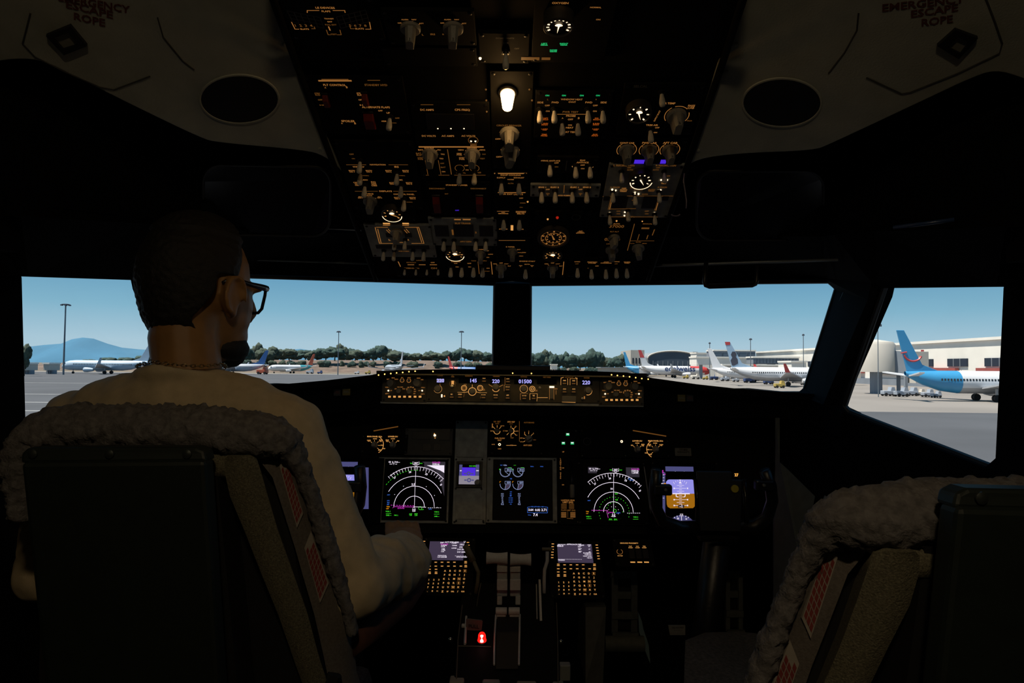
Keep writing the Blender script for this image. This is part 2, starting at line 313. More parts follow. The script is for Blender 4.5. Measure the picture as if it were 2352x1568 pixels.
# buildings
M_WHITE = mat('white_cladding', (.80, .775, .71), .8, var=.05, vscale=.2); M_CREAM = mat('cream_wall', (.50, .47, .42), .85, var=.06, vscale=.2)
M_CONCW = mat('grey_wall', (.20, .23, .27), .85, var=.12, vscale=.2); M_DKGL = mat('dark_glazing', (.03, .04, .06), .8, spec=.1); M_ROOF = mat('grey_roof', (.22, .25, .28), .8, var=.1, vscale=.2)
def block(t, name, x0, x1, y0, y1, z0, z1, m, rot=0):
    return MB().box(((x0 + x1) / 2, (y0 + y1) / 2, (z0 + z1) / 2), (abs(x1 - x0), abs(y1 - y0), abs(z1 - z0))).build(name, m, t)
# long white terminal running back from the right, facing the apron on its left
t = thing('terminal_building', 'long white terminal with dark window bays facing the apron', 'building', (0, 0, GZ))
tz = at(2300, 772, 150).z - GZ; X0 = 118
block(t, 'wall', X0, X0 + 40, 90, 330, 0, tz, M_WHITE); block(t, 'roof', X0 - .6, X0 + 40, 90, 330, tz, tz + .7, M_WHITE)
for k in range(15):
    y0 = 104 + k * 14.5
    w = block(t, 'window', X0 - .35, X0 + .2, y0, y0 + 8, tz * .47, tz * .64, M_DKGL)
    for q in range(1, 3): block(w, 'mullion', X0 - .45, X0 - .3, y0 + 8 * q / 3 - .1, y0 + 8 * q / 3 + .1, tz * .47, tz * .64, M_ROOF)
for k in range(8): block(t, 'red_panel', X0 - 1.2, X0 - .2, 108 + k * 24, 124 + k * 24, tz * .29, tz * .44, mat('red_panel', (.33, .08, .07), .7, var=.1, vscale=.3))
block(t, 'ground_floor', X0 - .8, X0, 92, 330, 0, tz * .16, M_CONCW)
# jet bridges
def bridge(label, px, Y, H):
    p = at(px, 850, Y); t = thing('jet_bridge', label, 'jet bridge', (p.x, Y, GZ), 'jet bridges at the terminal')
    MB().lathe([(3.4, H * .45), (3.4, H), (3.0, H + .6), (.2, H + 1.1)], 20).build('rotunda', M_CREAM, t, smooth=40)
    MB().cone((0, 0, 0), (0, 0, H * .45), 1.1, 1.1, 12).build('column', M_CONCW, t)
    MB().prism([(1.5, -1.6, H * .42), (1.5, 1.6, H * .42), (1.5, 1.6, H * .9), (1.5, -1.6, H * .9)], (3.2, -3, -.5)).build('tunnel', M_CONCW, t)
    MB().box((5.4, -4.4, H * .55), (2.4, 3.0, H * .62)).build('cab', M_CREAM, t)
    for s in (-1, 1): MB().box((3.6, -2.5 + s * 1.2, H * .2), (.5, .5, H * .42)).build('leg', M_CONCW, t)
bridge('cream round-headed jet bridge behind the sky blue fin', 2012, 132, 9.4); bridge('jet bridge beside the white terminal corner', 1905, 210, 9.0)
# hangar with arched front
Y = 470; t = thing('hangar', 'hangar with a wide arched dark front and cream flanking towers', 'building', (at(1545, 850, Y).x, Y, GZ)); cx = at(1545, 850, Y).x
zt = at(1525, 806, Y).z - GZ; zs = at(1490, 822, Y).z - GZ; hw = at(1592, 850, Y).x - cx + 3
arch = [(-hw, 0, 0), (hw, 0, 0)] + [(hw * math.cos(a), 0, zs + (zt - zs) * math.sin(a)) for a in [PI * i / 20 for i in range(21)]]
MB().prism(arch, (0, 60, 0)).build('hall', M_ROOF, t); MB().prism([(x * .96, -.4, z * .965) for x, y, z in arch], (0, .5, 0)).build('arched_front', mat('dark_glass_front', (.055, .08, .115), .6, var=.1, vscale=.1), t)  # arched front is dark glass
mb = MB().tube([(x, -.5, z) for x, y, z in arch[2:]], .55, 6); mb.build('arch_trim', M_CREAM, t)
for x in range(-4, 5): MB().box((x * hw / 5, -.75, zs * .42), (.35, .3, zs * .84)).build('mullion', M_CONCW, t)
xl = at(1447, 850, Y).x - cx; xr = at(1478, 850, Y).x - cx; zz = at(1465, 804, Y).z - GZ
b_ = block(t, 'tower', xl, xr, -3, 40, 0, zz, M_CREAM)
for k in range(4): block(b_, 'window', xl + (k + .5) * (xr - xl) / 4.3, xl + (k + .95) * (xr - xl) / 4.3, -3.2, -2.9, zz * .45, zz * .68, M_DKGL)
xl = at(1589, 850, Y).x - cx; xr = at(1600, 850, Y).x - cx; block(t, 'tower', xl, xr, -3, 30, 0, at(1590, 808, Y).z - GZ, M_CREAM)
# low cream hall left of the lettered airliner
p0 = at(1383, 850, 385); p1 = at(1450, 850, 385); t = thing('low_hall', 'low cream hall beside the bright blue fin', 'building', (0, 0, GZ))
block(t, 'wall', p0.x, p1.x, 385, 405, 0, at(1400, 845, 385).z - GZ, M_CREAM); block(t, 'roof', p0.x - 1, p1.x + 1, 384, 406, at(1400, 845, 385).z - GZ, at(1400, 843, 385).z - GZ, M_ROOF)
# terminal blocks behind the airliners
def bld(label, x0, x1, top, bot, Y, m, dep=35, bands=(), name='terminal_block', cols=0):
    a = at(x0, top, Y); b = at(x1, top, Y); t = thing(name, label, 'building', ((a.x + b.x) / 2, Y, GZ)); w = (b.x - a.x) / 2; z1 = (a.z + b.z) / 2 - GZ; z0 = max(0, at((x0 + x1) / 2, bot, Y).z - GZ)
    block(t, 'wall', -w, w, 0, dep, z0, z1, m); block(t, 'roof_edge', -w - .3, w + .3, -.4, dep, z1, z1 + .6, M_WHITE)
    if z0 > 1:
        for x in (-.8, 0, .8): block(t, 'column', w * x - .5, w * x + .5, 2, 4, 0, z0, M_CONCW)
    for u0, u1, mm in bands:
        n = max(2, int(2 * w / 3.2)) if cols == 0 else cols
        for k in range(n):
            q = -w + 2 * w * (k + .1) / n; block(t, 'window', q, q + 2 * w * .82 / n, -.25, .1, z0 + (z1 - z0) * u0, z0 + (z1 - z0) * u1, mm)
    return t
M_BLUEGL = mat('bluish_glazing', (.07, .11, .16), .3)
bld('wide white block with dark upper storey behind the dark picture fin', 1600, 1645, 812, 870, 352, M_WHITE, dep=12)
bld('grey-fronted upper block with overhanging white side', 1640, 1735, 806, 826, 318, M_CONCW, dep=12, bands=((.2, .8, M_BLUEGL),), cols=5)
bld('white stepped block under the grey upper storey', 1600, 1740, 822, 838, 300, M_WHITE, dep=12)
bld('grey block with a long row of panes next to the white terminal', 1730, 1835, 822, 836, 277, M_CONCW, dep=8, bands=((.15, .85, M_BLUEGL),), cols=14)
bld('low dark-glazed pier building behind the white fuselage', 1660, 1830, 840, 866, 262, M_CREAM, dep=10, bands=((.35, .8, M_DKGL),), cols=12)
bld('cream stair tower at the pier', 1818, 1852, 832, 872, 240, M_WHITE, dep=12)
bld('small white service building on the slope among the trees', 1265, 1280, 838, 848, 400, M_WHITE, dep=6, name='service_hut')
bld('small pale hut beside the bare tree on the bank', 100, 113, 836, 850, 250, M_CREAM, dep=6, name='service_hut')
bld('cream hut at the edge of the side window', 46, 60, 836, 850, 240, M_CREAM, dep=6, name='service_hut')
# apron light masts
def mast(label, px, top, base, Y, head=1.0, kind=0):
    p = at(px, top, Y); h = p.z - GZ; t = thing('light_mast', label, 'light mast', (p.x, Y, GZ))
    MB().cone((0, 0, 0), (0, 0, h), (.0007 if head < 1.2 else .0014) * Y, (.0005 if head < 1.2 else .0009) * Y, 8).build('pole', mat('mast_steel', (.12, .15, .18), .6), t)
    hd = MB().lathe([(.7 * head, -.25), (1.1 * head, -.1), (1.1 * head, .1), (.5 * head, .25)], 14).build('lamp_ring', mat('mast_head', (.07, .09, .12), .6), t, loc=(0, 0, h))
    for k in range(6): MB().box((1.15 * head * math.cos(k * PI / 3), 1.15 * head * math.sin(k * PI / 3), -.25), (.5 * head, .5 * head, .35)).build('floodlight', mat('mast_head', (.07, .09, .12), .6), hd)
mast('tall light mast in front of the rounded hill', 151, 699, 850, 240, 1.2); mast('light mast above the bank of trees near the red fin', 778, 761, 848, 300, .7); mast('light mast beside the blue airliner with red fin', 1060, 761, 848, 300, .8)
mast('thin mast above the white stepped block', 1630, 787, 850, 270, .3); mast('light mast over the grey upper block', 1724, 778, 850, 260, .4); mast('lattice mast beside the cream stair tower', 1845, 768, 850, 236, .3); mast('slim lamp mast at the jet bridge', 2016, 744, 850, 116, .45)
# ground vehicles
def cart(label, px, py, Y, size, m, group, kind=0):
    p = at(px, py, Y); t = thing('ground_vehicle', label, 'vehicle', (p.x, Y, GZ + .06), group); s = size
    MB().box((0, 0, .75 * s), (2.6 * s, 1.5 * s, .8 * s)).build('body', m, t, bevel=.1)
    MB().prism([(.2 * s, -.7 * s, 1.1 * s), (1.2 * s, -.7 * s, 1.1 * s), (1.0 * s, -.7 * s, 1.9 * s), (.4 * s, -.7 * s, 1.9 * s)], (0, 1.4 * s, 0)).build('cab', m, t)
    for x in (-.8, .8):
        for y in (-.7, .7): MB().cone((x * s, y * s - .1 * s, .35 * s), (x * s, y * s + .1 * s, .35 * s), .35 * s, .35 * s, 10).build('wheel', M_TYRE, t)
rv = random.Random(5); GV = [P_WHITE, P_GREY, M_CREAM, P_NAVY, paint('yellow_paint', (.45, .33, .08))]
GN = ['white', 'grey', 'cream', 'navy', 'yellow']
for k, (px, py, Y) in enumerate(((1575, 868, 300), (1598, 869, 290), (1620, 870, 280), (1640, 871, 275), (1665, 873, 250), (1690, 875, 240), (1720, 877, 225), (1765, 880, 205), (1790, 890, 165), (1850, 880, 200), (712, 849, 330), (735, 849, 330), (820, 849, 340), (845, 849, 340), (1000, 849, 345), (960, 849, 345), (2070, 905, 118), (2092, 903, 122), (2112, 903, 124), (2130, 905, 118), (2150, 907, 115), (2040, 905, 120))):
    c = rv.randrange(5); cart('small %s service vehicle parked among the %s' % (GN[c], 'airliners by the terminal' if 1500 < px < 1900 else 'carts by the sky blue airliner' if px > 1900 else 'carts below the tree bank'), px, py, Y, rv.uniform(.8, 1.3) * (.65 if px > 1900 else 1), GV[c], 'service vehicles on the apron')
cart('orange-red vehicle beside the grey airliner', 603, 849, 300, 1.7, P_ORANGE, None)
# ================================================================ cockpit shell
FZ = -1.22
mir = lambda p: Vector((-p.x, p.y, p.z))
A1 = at(1219, 652, 1.92); A2 = at(1902, 645, 1.72); A3 = at(1922, 664, 1.71); A4 = at(1851, 890, 1.80); A5 = at(1842, 904, 1.80); A6 = at(1219, 905, 2.15)
B1 = at(2034, 655, 1.45); B2 = at(2306, 634, 1.15); B3 = at(2317, 658, 1.15); B4 = at(2303, 1050, 1.25); B5 = at(2278, 1073, 1.27); B6 = at(1954, 947, 1.58); B7 = at(1940, 930, 1.59)
BP = at(1916, 930, 1.61)
T = [Vector((0, 1.84, .37)), Vector((A1.x, 1.84, .37)), at(1902, 520, 1.46), at(1934, 518, 1.42), at(2034, 512, 1.32), at(2320, 490, 1.02), at(2345, 490, 1.02)]
Uc = Vector((0, 1.925, A1.z))
def both(name, fn, m, solid=.03, smooth=False, wall=None):
    for s, side in ((1, 'right'), (-1, 'left')):
        f = (lambda p: Vector(p)) if s == 1 else (lambda p: mir(Vector(p)))
        mb = MB(); fn(mb, f); o = mb.build('%s_%s' % (name, side), m, smooth=smooth)
        if solid:
            q = o.modifiers.new('solid', 'SOLIDIFY'); q.thickness = solid; q.offset = 0
        struct(o)
both('trim_header', lambda mb, f: mb.grid([[f(p) for p in T], [f(p + Vector((0, .004, .027))) for p in (Uc + Vector((0, 0, -.006)), A1 + Vector((0, 0, -.006)), A2, A2.lerp(B1, .3), B1 + Vector((0, 0, -.016)), B2 + Vector((0, 0, -.025)), Vector((B3.x + .03, 1.13, B2.z - .025)))]]), M_BLACK, .05)
both('trim_window_post', lambda mb, f: mb.grid([[f(A2 + Vector((.024, 0, .03))), f(B1 + Vector((-.004, 0, .02)))], [f(A2 + Vector((.016, 0, .006))), f(B1 + Vector((-.004, 0, .008)))], [f(A3 + Vector((.022, 0, 0))), f(B1.lerp(BP, .1))], [f(A4 + Vector((.022, 0, 0))), f(BP)], [f(A5 + Vector((.01, 0, 0))), f(B6)], [f(A5 - Vector((0, 0, .06))), f(B6 - Vector((0, 0, .06)))]]), M_BLACK, .05)
mb = MB(); mb.prism([mir(A1), A1, A6, mir(A6)], (0, .09, .03)); struct(mb.build('trim_center_post', M_BLACK, bevel=.006))
def low(p): return Vector((p.x, p.y, FZ - .02))
both('wall_lower', lambda mb, f: mb.grid([[f(p) for p in (Vector((.93, -.6, B5.z)), B5, B6, A5, Vector((A5.x + .02, 2.28, A5.z)), Vector((0, 2.3, A6.z)))], [f(low(p)) for p in (Vector((.97, -.6, 0)), B5 + Vector((.03, 0, 0)), B6 + Vector((.03, 0, 0)), A5, Vector((A5.x + .02, 2.28, 0)), Vector((0, 2.3, 0)))]]), M_BLACK, .03)
both('trim_nose_lightseal', lambda mb, f: mb.grid([[f(p) for p in (Vector((0, 2.10, A6.z - .01)), Vector((A6.x, 2.10, A6.z - .01)), A5 + Vector((0, .03, -.012)))], [f(p) for p in (Vector((0, 2.32, A6.z - .01)), Vector((A6.x, 2.32, A6.z - .01)), Vector((A5.x + .04, 2.30, A5.z - .012)))]]), M_SOFTBLACK, .01)  # added unseen deck, keeps the space under the glareshield light-tight
both('wall_side', lambda mb, f: mb.grid([[f(p) for p in r_] for r_ in ((T[5] + Vector((.02, 0, .0)), (.88, .95, .51), (.88, .5, .635), (.88, -.62, .655)), (B3, (.90, .95, .15), (.93, .5, .2), (.95, -.62, .2)), (B4, (.93, .95, -.1), (.95, .5, -.1), (.97, -.62, -.1)), (B5, (.94, .95, -.2), (.96, .5, -.2), (.97, -.62, -.2)))]), M_BLACK, .03)
both('trim_leak_cover', lambda mb, f: mb.box(f(T[5] + Vector((.085, -.03, .01))), (.14, .12, .16)), M_BLACK, 0)  # added block covering the light leak at the header corner
both('ceiling', lambda mb, f: mb.grid([[f(p) for p in (T[0], T[2], T[4], T[5] + Vector((.02, 0, 0)))], [f(p) for p in ((0, 1.25, .56), (.42, 1.22, .55), (.72, 1.15, .54), (.87, .95, .50))], [f(p) for p in ((0, .6, .72), (.42, .6, .72), (.72, .55, .70), (.87, .5, .62))], [f(p) for p in ((0, -.62, .76), (.42, -.62, .76), (.72, -.62, .74), (.87, -.62, .64))]]), M_BLACK, .03)
struct(MB().box((0, .9, FZ - .03), (2.1, 3.2, .06)).build('floor', mat('dark_carpet', (.012, .012, .012), .95, var=.4, vscale=120)))
struct(MB().box((0, -.64, -.2), (2.1, .05, 2.1)).build('wall_rear', mat('rear_wall_dark', (.02, .02, .02), .8, var=.2, vscale=20)))
# window panes
gm = bpy.data.materials.new('window_glass'); gm.use_nodes = True; t_ = gm.node_tree; t_.nodes.clear()
go = t_.nodes.new('ShaderNodeOutputMaterial'); gx = t_.nodes.new('ShaderNodeMixShader'); gt = t_.nodes.new('ShaderNodeBsdfTransparent'); gg = t_.nodes.new('ShaderNodeBsdfGlossy')
gt.inputs[0].default_value = (.985, .99, .99, 1); gg.inputs['Roughness'].default_value = .02; gx.inputs[0].default_value = .012
t_.links.new(gt.outputs[0], gx.inputs[1]); t_.links.new(gg.outputs[0], gx.inputs[2]); t_.links.new(gx.outputs[0], go.inputs[0])
n_ = 0
for s in (1, -1):
    f = (lambda p: p) if s == 1 else mir
    for pts in ([A1, A2, A3, A4, A5, A6], [B1, B2, B3, B4, B5, B6, B7]):
        n_ += 1; c = sum(pts, Vector()) / len(pts); out = Vector((.012 * (1 if len(pts) > 6 else .3), .012, .002))
        mb = MB(); q = [f(c + (p - c) * 1.04 + out) for p in pts]; mb.add(q, [tuple(range(len(q)))])
        o = struct(mb.build('window_%d' % n_, gm))
        rim = MB().tube([f(p) for p in pts], .007, 6, closed=True).build('window_seal', M_RUBBER, o)
# lighter trims that catch the light on the right-hand post
M_TRIMG = mat('worn_grey_trim', (.16, .18, .19), .6, var=.2, vscale=60)
def strip(name, pts, m, r=.004):
    o = MB().tube([at(*p) for p in pts], r, 8).build(name, m, smooth=True); return struct(o)
strip('trim_1', [(1918, 742, 1.685), (1930, 695, 1.665), (1952, 645, 1.625)], M_TRIMG, .0045); strip('trim_2', [(1886, 905, 1.715), (1905, 858, 1.70), (1927, 800, 1.675)], M_TRIMG, .0065)
strip('trim_3', [(1500, 610, 1.63), (1620, 606, 1.60), (1740, 602, 1.57), (1925, 597, 1.50)], mat('dull_steel_trim', (.22, .25, .28), .4, metal=.3), .0035)
strip('trim_4', [(580, 596, 1.70), (860, 606, 1.76)], M_TRIMG, .0025)
strip('trim_5', [(2052, 522, 1.16), (2120, 514, 1.13), (2192, 504, 1.10)], mat('blue_reflection', (.03, .06, .16), .3), .0035)  # blue reflection by the side window put into a coloured strip
# grab handle
o = MB().tube([at(*p, 1.58) for p in ((1622, 600), (1618, 648), (1621, 655), (1629, 658), (1728, 655), (1735, 652), (1738, 645), (1740, 596))], .0052, 10).build('grab_handle', M_BLKPL, smooth=True)
tag(o, 'black bent bar grab handle hanging over the windshield top edge', 'handle')
# rounded visor panel under the ceiling on the first officer's side
def rrect(px0, py0, px1, py1, r, Y0, Y1, n=6):
    out = []
    for cx, cy, a0 in ((px1 - r, py0 + r, 0), (px1 - r, py1 - r, 90), (px0 + r, py1 - r, 180), (px0 + r, py0 + r, 270)):
        for k in range(n + 1):
            a = math.radians(a0 + 90 * k / n); x = cx + r * math.sin(a); y = cy - r * math.cos(a); out.append((x, y, Y0 + (Y1 - Y0) * (y - py0) / (py1 - py0)))
    return out
for s in (1, -1):
    pts = [at(*p) for p in rrect(1600, 392, 1892, 552, 40, 1.30, 1.52)]; f = (lambda p: p) if s == 1 else mir
    o = thing('sun_visor', 'dark smoked sun visor panel above the %s' % ('bar grab handle' if s == 1 else 'seated person'), 'sun visor', f(at(1740, 392, 1.30)))
    mb = MB(); mb.prism([f(p) - o.location for p in pts], (0, .004, .006)).build('visor_sheet', mat('smoked_acrylic', (.004, .004, .006), .25, spec=.3), o)
    MB().tube([f(p) - o.location for p in pts], .003, 6, closed=True).build('edge_bead', M_RUBBER, o, smooth=True)
t = thing('hanging_cable', 'thin pale cable with a loop hanging beside the grey overhead panel', 'cable', at(1572, 398, 1.2)); M_CAB = mat('pale_cable', (.16, .14, .19), .5)
MB().tube([at(x, y, 1.22) - t.location for x, y in ((1572, 398), (1570, 415), (1574, 440), (1577, 462), (1576, 478))], .0012, 6).build('cord', M_CAB, t, smooth=True)
MB().tube([at(1552 + 10 * math.cos(a), 491 + 5 * math.sin(a), 1.25) - t.location for a in [.2 + i * .28 for i in range(11)]], .0014, 6).build('loop', M_CAB, t, smooth=True)
# ---------------------------------------------------------------- liner panels beside the overhead
OA = at(1176, 628, 1.62); OB = at(1176, 150, 1.08)
ON = Vector((1, 0, 0)).cross(OB - OA).normalized()
if ON.z > 0: ON = -ON                          # facing down and aft
M_RED = mat('faded_red_print', (.13, .03, .02), .8); M_DARKRING = mat('black_ring', (.006, .006, .006), .6)
def px_text(mb, s, p0, ex, ey, p, n, off=.0008):  # glyphs laid out through two pixel axes on a plane
    vs_, fs_, w = text_geo(s, True)
    mb.add([hit(p0[0] + v.x / w * ex[0] + v.y * ey[0], p0[1] + v.x / w * ex[1] + v.y * ey[1], p, n) + n * off for v in vs_], fs_)
def smooth_poly(pts, it=3):
    for _ in range(it): pts = [q for a, b in zip(pts, pts[1:] + pts[:1]) for q in ((a[0] * .75 + b[0] * .25, a[1] * .75 + b[1] * .25), (a[0] * .25 + b[0] * .75, a[1] * .25 + b[1] * .75))]
    return pts
for side in ('right', 'left'):
    R_ = side == 'right'
    e0 = hit(1573, 390, OA, ON) if R_ else hit(782, 390, OA, ON)
    ln = (ON + Vector((-.16 if R_ else .16, 0, 0))).normalized()   # leans down outboard
    if R_: poly = [(1706, -60), (1706, -60), (1640, 180), (1568, 392), (1568, 392), (1600, 365), (1700, 352), (1868, 346), (1905, 332), (2140, 222), (2225, 182), (2285, 160), (2352, 180), (2480, 230), (2480, 230), (2480, -60), (2480, -60)]
    else: poly = [(616, -60), (616, -60), (700, 200), (784, 392), (784, 392), (745, 358), (700, 345), (500, 328), (462, 318), (300, 240), (180, 180), (100, 140), (40, 134), (-60, 150), (-130, 190), (-130, -60), (-130, -60)]
    poly = smooth_poly(poly, 2)
    L = thing('ceiling_liner', 'cream ceiling liner with speaker and escape rope print %s' % ('above the empty seat' if R_ else 'above the occupied seat'), 'ceiling panel', hit(1796 if R_ else 550, 235 if R_ else 227, e0, ln))
    loc = lambda p: p - L.location
    MB().prism([loc(hit(x, y, e0, ln)) for x, y in poly], -ln * .015).build('panel', M_LINER, L, bevel=.003)
    sx, sy = (1796, 235) if R_ else (550, 227)
    ell = lambda rx, ry, o_: [loc(hit(sx + rx * math.cos(a), sy + ry * math.sin(a), e0, ln) + ln * o_) for a in [2 * PI * i / 40 for i in range(40)]]
    MB().loft([ell(93, 58, 0), ell(92, 57, .002), ell(89, 54, .002), ell(88, 53, .001)], caps=False).build('speaker_ring', M_LINER, L, smooth=40)
    sg = MB().add(ell(89, 54, .0012), [tuple(range(40))]).build('speaker_grille', mat('speaker_black', (.003, .003, .003), .7), L)
    mb = MB()
    for i in range(-11, 12):
        for j in range(-7, 8):
            x, y = i * 7.6 + (j % 2) * 3.8, j * 7.4
            if (x / 82) ** 2 + (y / 49) ** 2 < 1:
                mb.add([loc(hit(sx + x + 1.6 * math.cos(a), sy + y + 1.1 * math.sin(a), e0, ln) + ln * .002) for a in (0, 1.57, 3.14, 4.71)], [(0, 1, 2, 3)])
    o = mb.build('grille_perforation', mat('grille_dot', (.012, .012, .012), .6), sg); o['kind'] = 'stuff'
    sq = ([(2152, 100), (2193, 63), (2245, 82), (2201, 130)], [(2175, 103), (2199, 79), (2226, 90), (2205, 118)]) if R_ else ([(107, 77), (163, 54), (201, 100), (148, 121)], [(123, 82), (158, 69), (182, 97), (147, 108)])
    mb = MB(); a_ = [loc(hit(x, y, e0, ln)) for x, y in sq[0]]; b_ = [loc(hit(x, y, e0, ln)) for x, y in sq[1]]
    for k in range(4): j = (k + 1) % 4; mb.prism([a_[k], a_[j], b_[j], b_[k]], ln * .006)
    mb.build('rope_hatch_frame', M_DARKRING, L); MB().prism(b_, ln * .002).build('rope_hatch', mat('hatch_cream', (.25, .24, .2), .7), L)
    mb = MB()
    if R_: ln3 = (('EMERGENCY', (2120, 8), (190, -22)), ('ESCAPE', (2146, 25), (108, -16)), ('ROPE', (2152, 48), (72, -10)))
    else: ln3 = (('EMERGENCY', (215, 8), (165, 30)), ('ESCAPE', (205, 22), (108, 26)), ('ROPE', (205, 45), (72, 16)))
    for s, p0, ex in ln3: px_text(mb, s, (p0[0] - L.location.x * 0, p0[1]), ex, (0, -24) if not R_ else (0, -24), e0, ln)
    mb.v = [tuple(Vector(v) - L.location) for v in mb.v]; mb.build('lettering', M_RED, L)['kind'] = 'stuff'
    gr = [(1972, 30), (1968, 70), (1940, 120), (1903, 168)], [(2262, -10), (2285, 50), (2302, 100), (2296, 122), (2200, 168), (2090, 212), (2070, 215), (1990, 178)]
    if not R_: gr = [(362, 40), (375, 85), (420, 140), (446, 160)], [(70, 30), (52, 100), (80, 130), (150, 165), (230, 200), (262, 206), (345, 175)]
    for g_ in gr: MB().tube([loc(hit(x, y, e0, ln) + ln * .0003) for x, y in g_], .0012, 6).build('panel_groove', mat('groove_shadow', (.05, .05, .045), .9), L)
    for x, y in (((1690, 102), (1668, 165), (1603, 345)) if R_ else ((655, 102), (690, 170), (735, 342))): MB().lathe([(.004, 0), (.004, .001), (.002, .0018)], 10, Matrix.Translation(loc(hit(x, y, e0, ln))) @ ln.to_track_quat('Z', 'Y').to_matrix().to_4x4()).build('screw', M_LINER, L)
# ---------------------------------------------------------------- glareshield
lipR = [(1176, 849, 1.80), (1300, 850, 1.80), (1440, 855, 1.80), (1500, 868, 1.79), (1600, 882, 1.77), (1700, 893, 1.745), (1800, 900, 1.72), (1880, 905, 1.70)]
def glare(mb, f):
    top = [at(*p) for p in lipR]; top[0].x = 0
    rows = [[], [], [], []]
    for k, p in enumerate(top):
        hgt = .135 - .01 * k * .3
        inset = .03 if k <= 3 else 0
        rows[0].append(f(Vector((p.x, max(p.y + .02, 2.13 - .68 * p.x * p.x), p.z - .05)))); rows[1].append(f(p)); rows[2].append(f(p - Vector((0, -.004, .016)))); rows[3].append(f(p + Vector((0, .05, -.016))))
    mb.grid(rows)
G = thing('glareshield', 'black padded glareshield under the windshield', 'glareshield', (0, 1.8, 0))
mb = MB(); glare(mb, lambda p: p); glare(mb, mir); mb.v = [tuple(Vector(v) - G.location) for v in mb.v]
o = mb.build('padded_top', M_SOFTBLACK, G, smooth=40, merge=True)
# aft face left and right of the mode control panel
for s in (1, -1):
    f = (lambda p: p) if s == 1 else mir
    mb = MB(); pts = [(1476, 872, 1.85), (1600, 888, 1.83), (1700, 899, 1.80), (1800, 906, 1.77), (1850, 909, 1.75)]; bt = [(1476, 948, 1.86), (1600, 955, 1.84), (1700, 960, 1.81), (1800, 962, 1.78), (1850, 964, 1.76)]
    mb.grid([[f(at(*p)) - G.location for p in pts], [f(at(*p)) - G.location for p in bt], [f(at(*p) + Vector((0, .25, 0))) - G.location for p in bt]]); mb.build('aft_face', M_SOFTBLACK, G)
mb = MB(); c0 = at(1176, 924, 1.85); mb.box((0, c0.y + .12 - 1.8, c0.z - .02), (.74, .25, .028)); mb.build('underside', M_SOFTBLACK, G, bevel=.004)
mb = MB(); mb.box((0, 1.95 - 1.8, -.075), (.76, .06, .12)); mb.build('core', M_SOFTBLACK, G)
# sensor box on the glareshield top at the post
o = tag(MB().box((at(1178, 847, 1.95).x, 1.95, at(1178, 846, 1.95).z), (at(1262, 847, 1.95).x - at(1092, 847, 1.95).x, .06, .018)).build('glareshield_bracket', M_BLKPL, bevel=.003), 'flat black bracket on the glareshield at the foot of the post', 'bracket')
# ================================================================ panel framework
def nolight(m): m.cycles.emission_sampling = 'NONE'; return m
AMB = {'x': nolight(glow('lamp_white_amber', (1, .72, .42), 2.2)), 'b': nolight(glow('amber_bright', (1, .46, .12), .72)), 'm': nolight(glow('amber_mid', (1, .40, .09), .30)), 'd': nolight(glow('amber_dim', (1, .38, .07), .12)),
       'g': nolight(glow('green_lit', (.02, .75, .22), .8)), 'o': nolight(glow('orange_lit', (1, .20, .02), .38)), 'r': nolight(glow('red_lit', (1, .03, .01), .35)), 'v': nolight(glow('blue_lit', (.10, .03, 1), .7)), 'w': nolight(glow('white_lit', (1, .95, 1), .9)),
       'k': mat('grey_print', (.16, .16, .15), .7), 'e': nolight(glow('dark_green_lit', (.05, .5, .05), .06))}
M_BAT = mat('cream_lever', (.62, .58, .49), .45, var=.06, vscale=300); M_KNOB = mat('grey_knob', (.26, .25, .22), .5, var=.1, vscale=300); M_NUT = mat('dark_nut', (.03, .03, .03), .4, metal=.8)
M_GUARD = mat('red_guard', (.16, .012, .008), .5, var=.15, vscale=200); M_BEZEL = mat('gauge_bezel', (.035, .03, .022), .4); M_FACE = mat('gauge_face', (.004, .004, .004), .5); M_LINEW = mat('knob_index', (.004, .004, .004), .5)
# shared control meshes (local z = out of the panel)
LEVER = MB().lathe([(.0024, .002), (.0032, .008), (.0048, .017), (.0053, .023), (.0047, .0275), (.0022, .0295)], 12).mesh('lever', M_BAT, smooth=True)
NUT = MB().lathe([(.0062, 0), (.0062, .003), (.0045, .0035), (.0045, .006), (.003, .006)], 12).mesh('toggle_switch', M_NUT, smooth=30)
def knob_mesh():
    a = MB().lathe([(.0150, 0), (.0150, .005), (.0130, .007), (.001, .007)], 24).mesh('rotary_knob', M_KNOB, smooth=35)
    b = MB().loft([[Vector((x * w, y * l, z)) for x, y in ((-1, -1), (-.4, -1.08), (.4, -1.08), (1, -1), (1, .7), (.45, 1.1), (-.45, 1.1), (-1, .7))] for z, w, l in ((.006, .0078, .012), (.016, .0070, .0112), (.0285, .0060, .010), (.030, .0052, .0090))]).mesh('grip', M_KNOB, smooth=30)
    c = MB().box((0, .0102, .018), (.0011, .0024, .022)).mesh('index_line', M_LINEW)
    return a, b, c
KNOB = knob_mesh()
ROUND = MB().lathe([(.0085, 0), (.0085, .004), (.0068, .006), (.0064, .016), (.0056, .0175), (.001, .0178)], 20).mesh('round_knob', M_KNOB, smooth=35)
SCREW = MB().lathe([(.0030, 0), (.0030, .0006), (.0018, .0012), (.0003, .0012)], 8).mesh('fastener', M_NUT, smooth=30)
class Frame:
    def __init__(s, p0, n): s.p = Vector(p0); s.n = n.normalized(); s.u = XW.copy(); s.v = s.n.cross(s.u).normalized()
    def uv(s, px, py): q = hit(px, py, s.p, s.n) - s.p; return q.dot(s.u), q.dot(s.v)
    def pt(s, u, v, w=0): return s.p + s.u * u + s.v * v + s.n * w
    def mat3(s): return Matrix((s.u, s.v, s.n)).transposed()
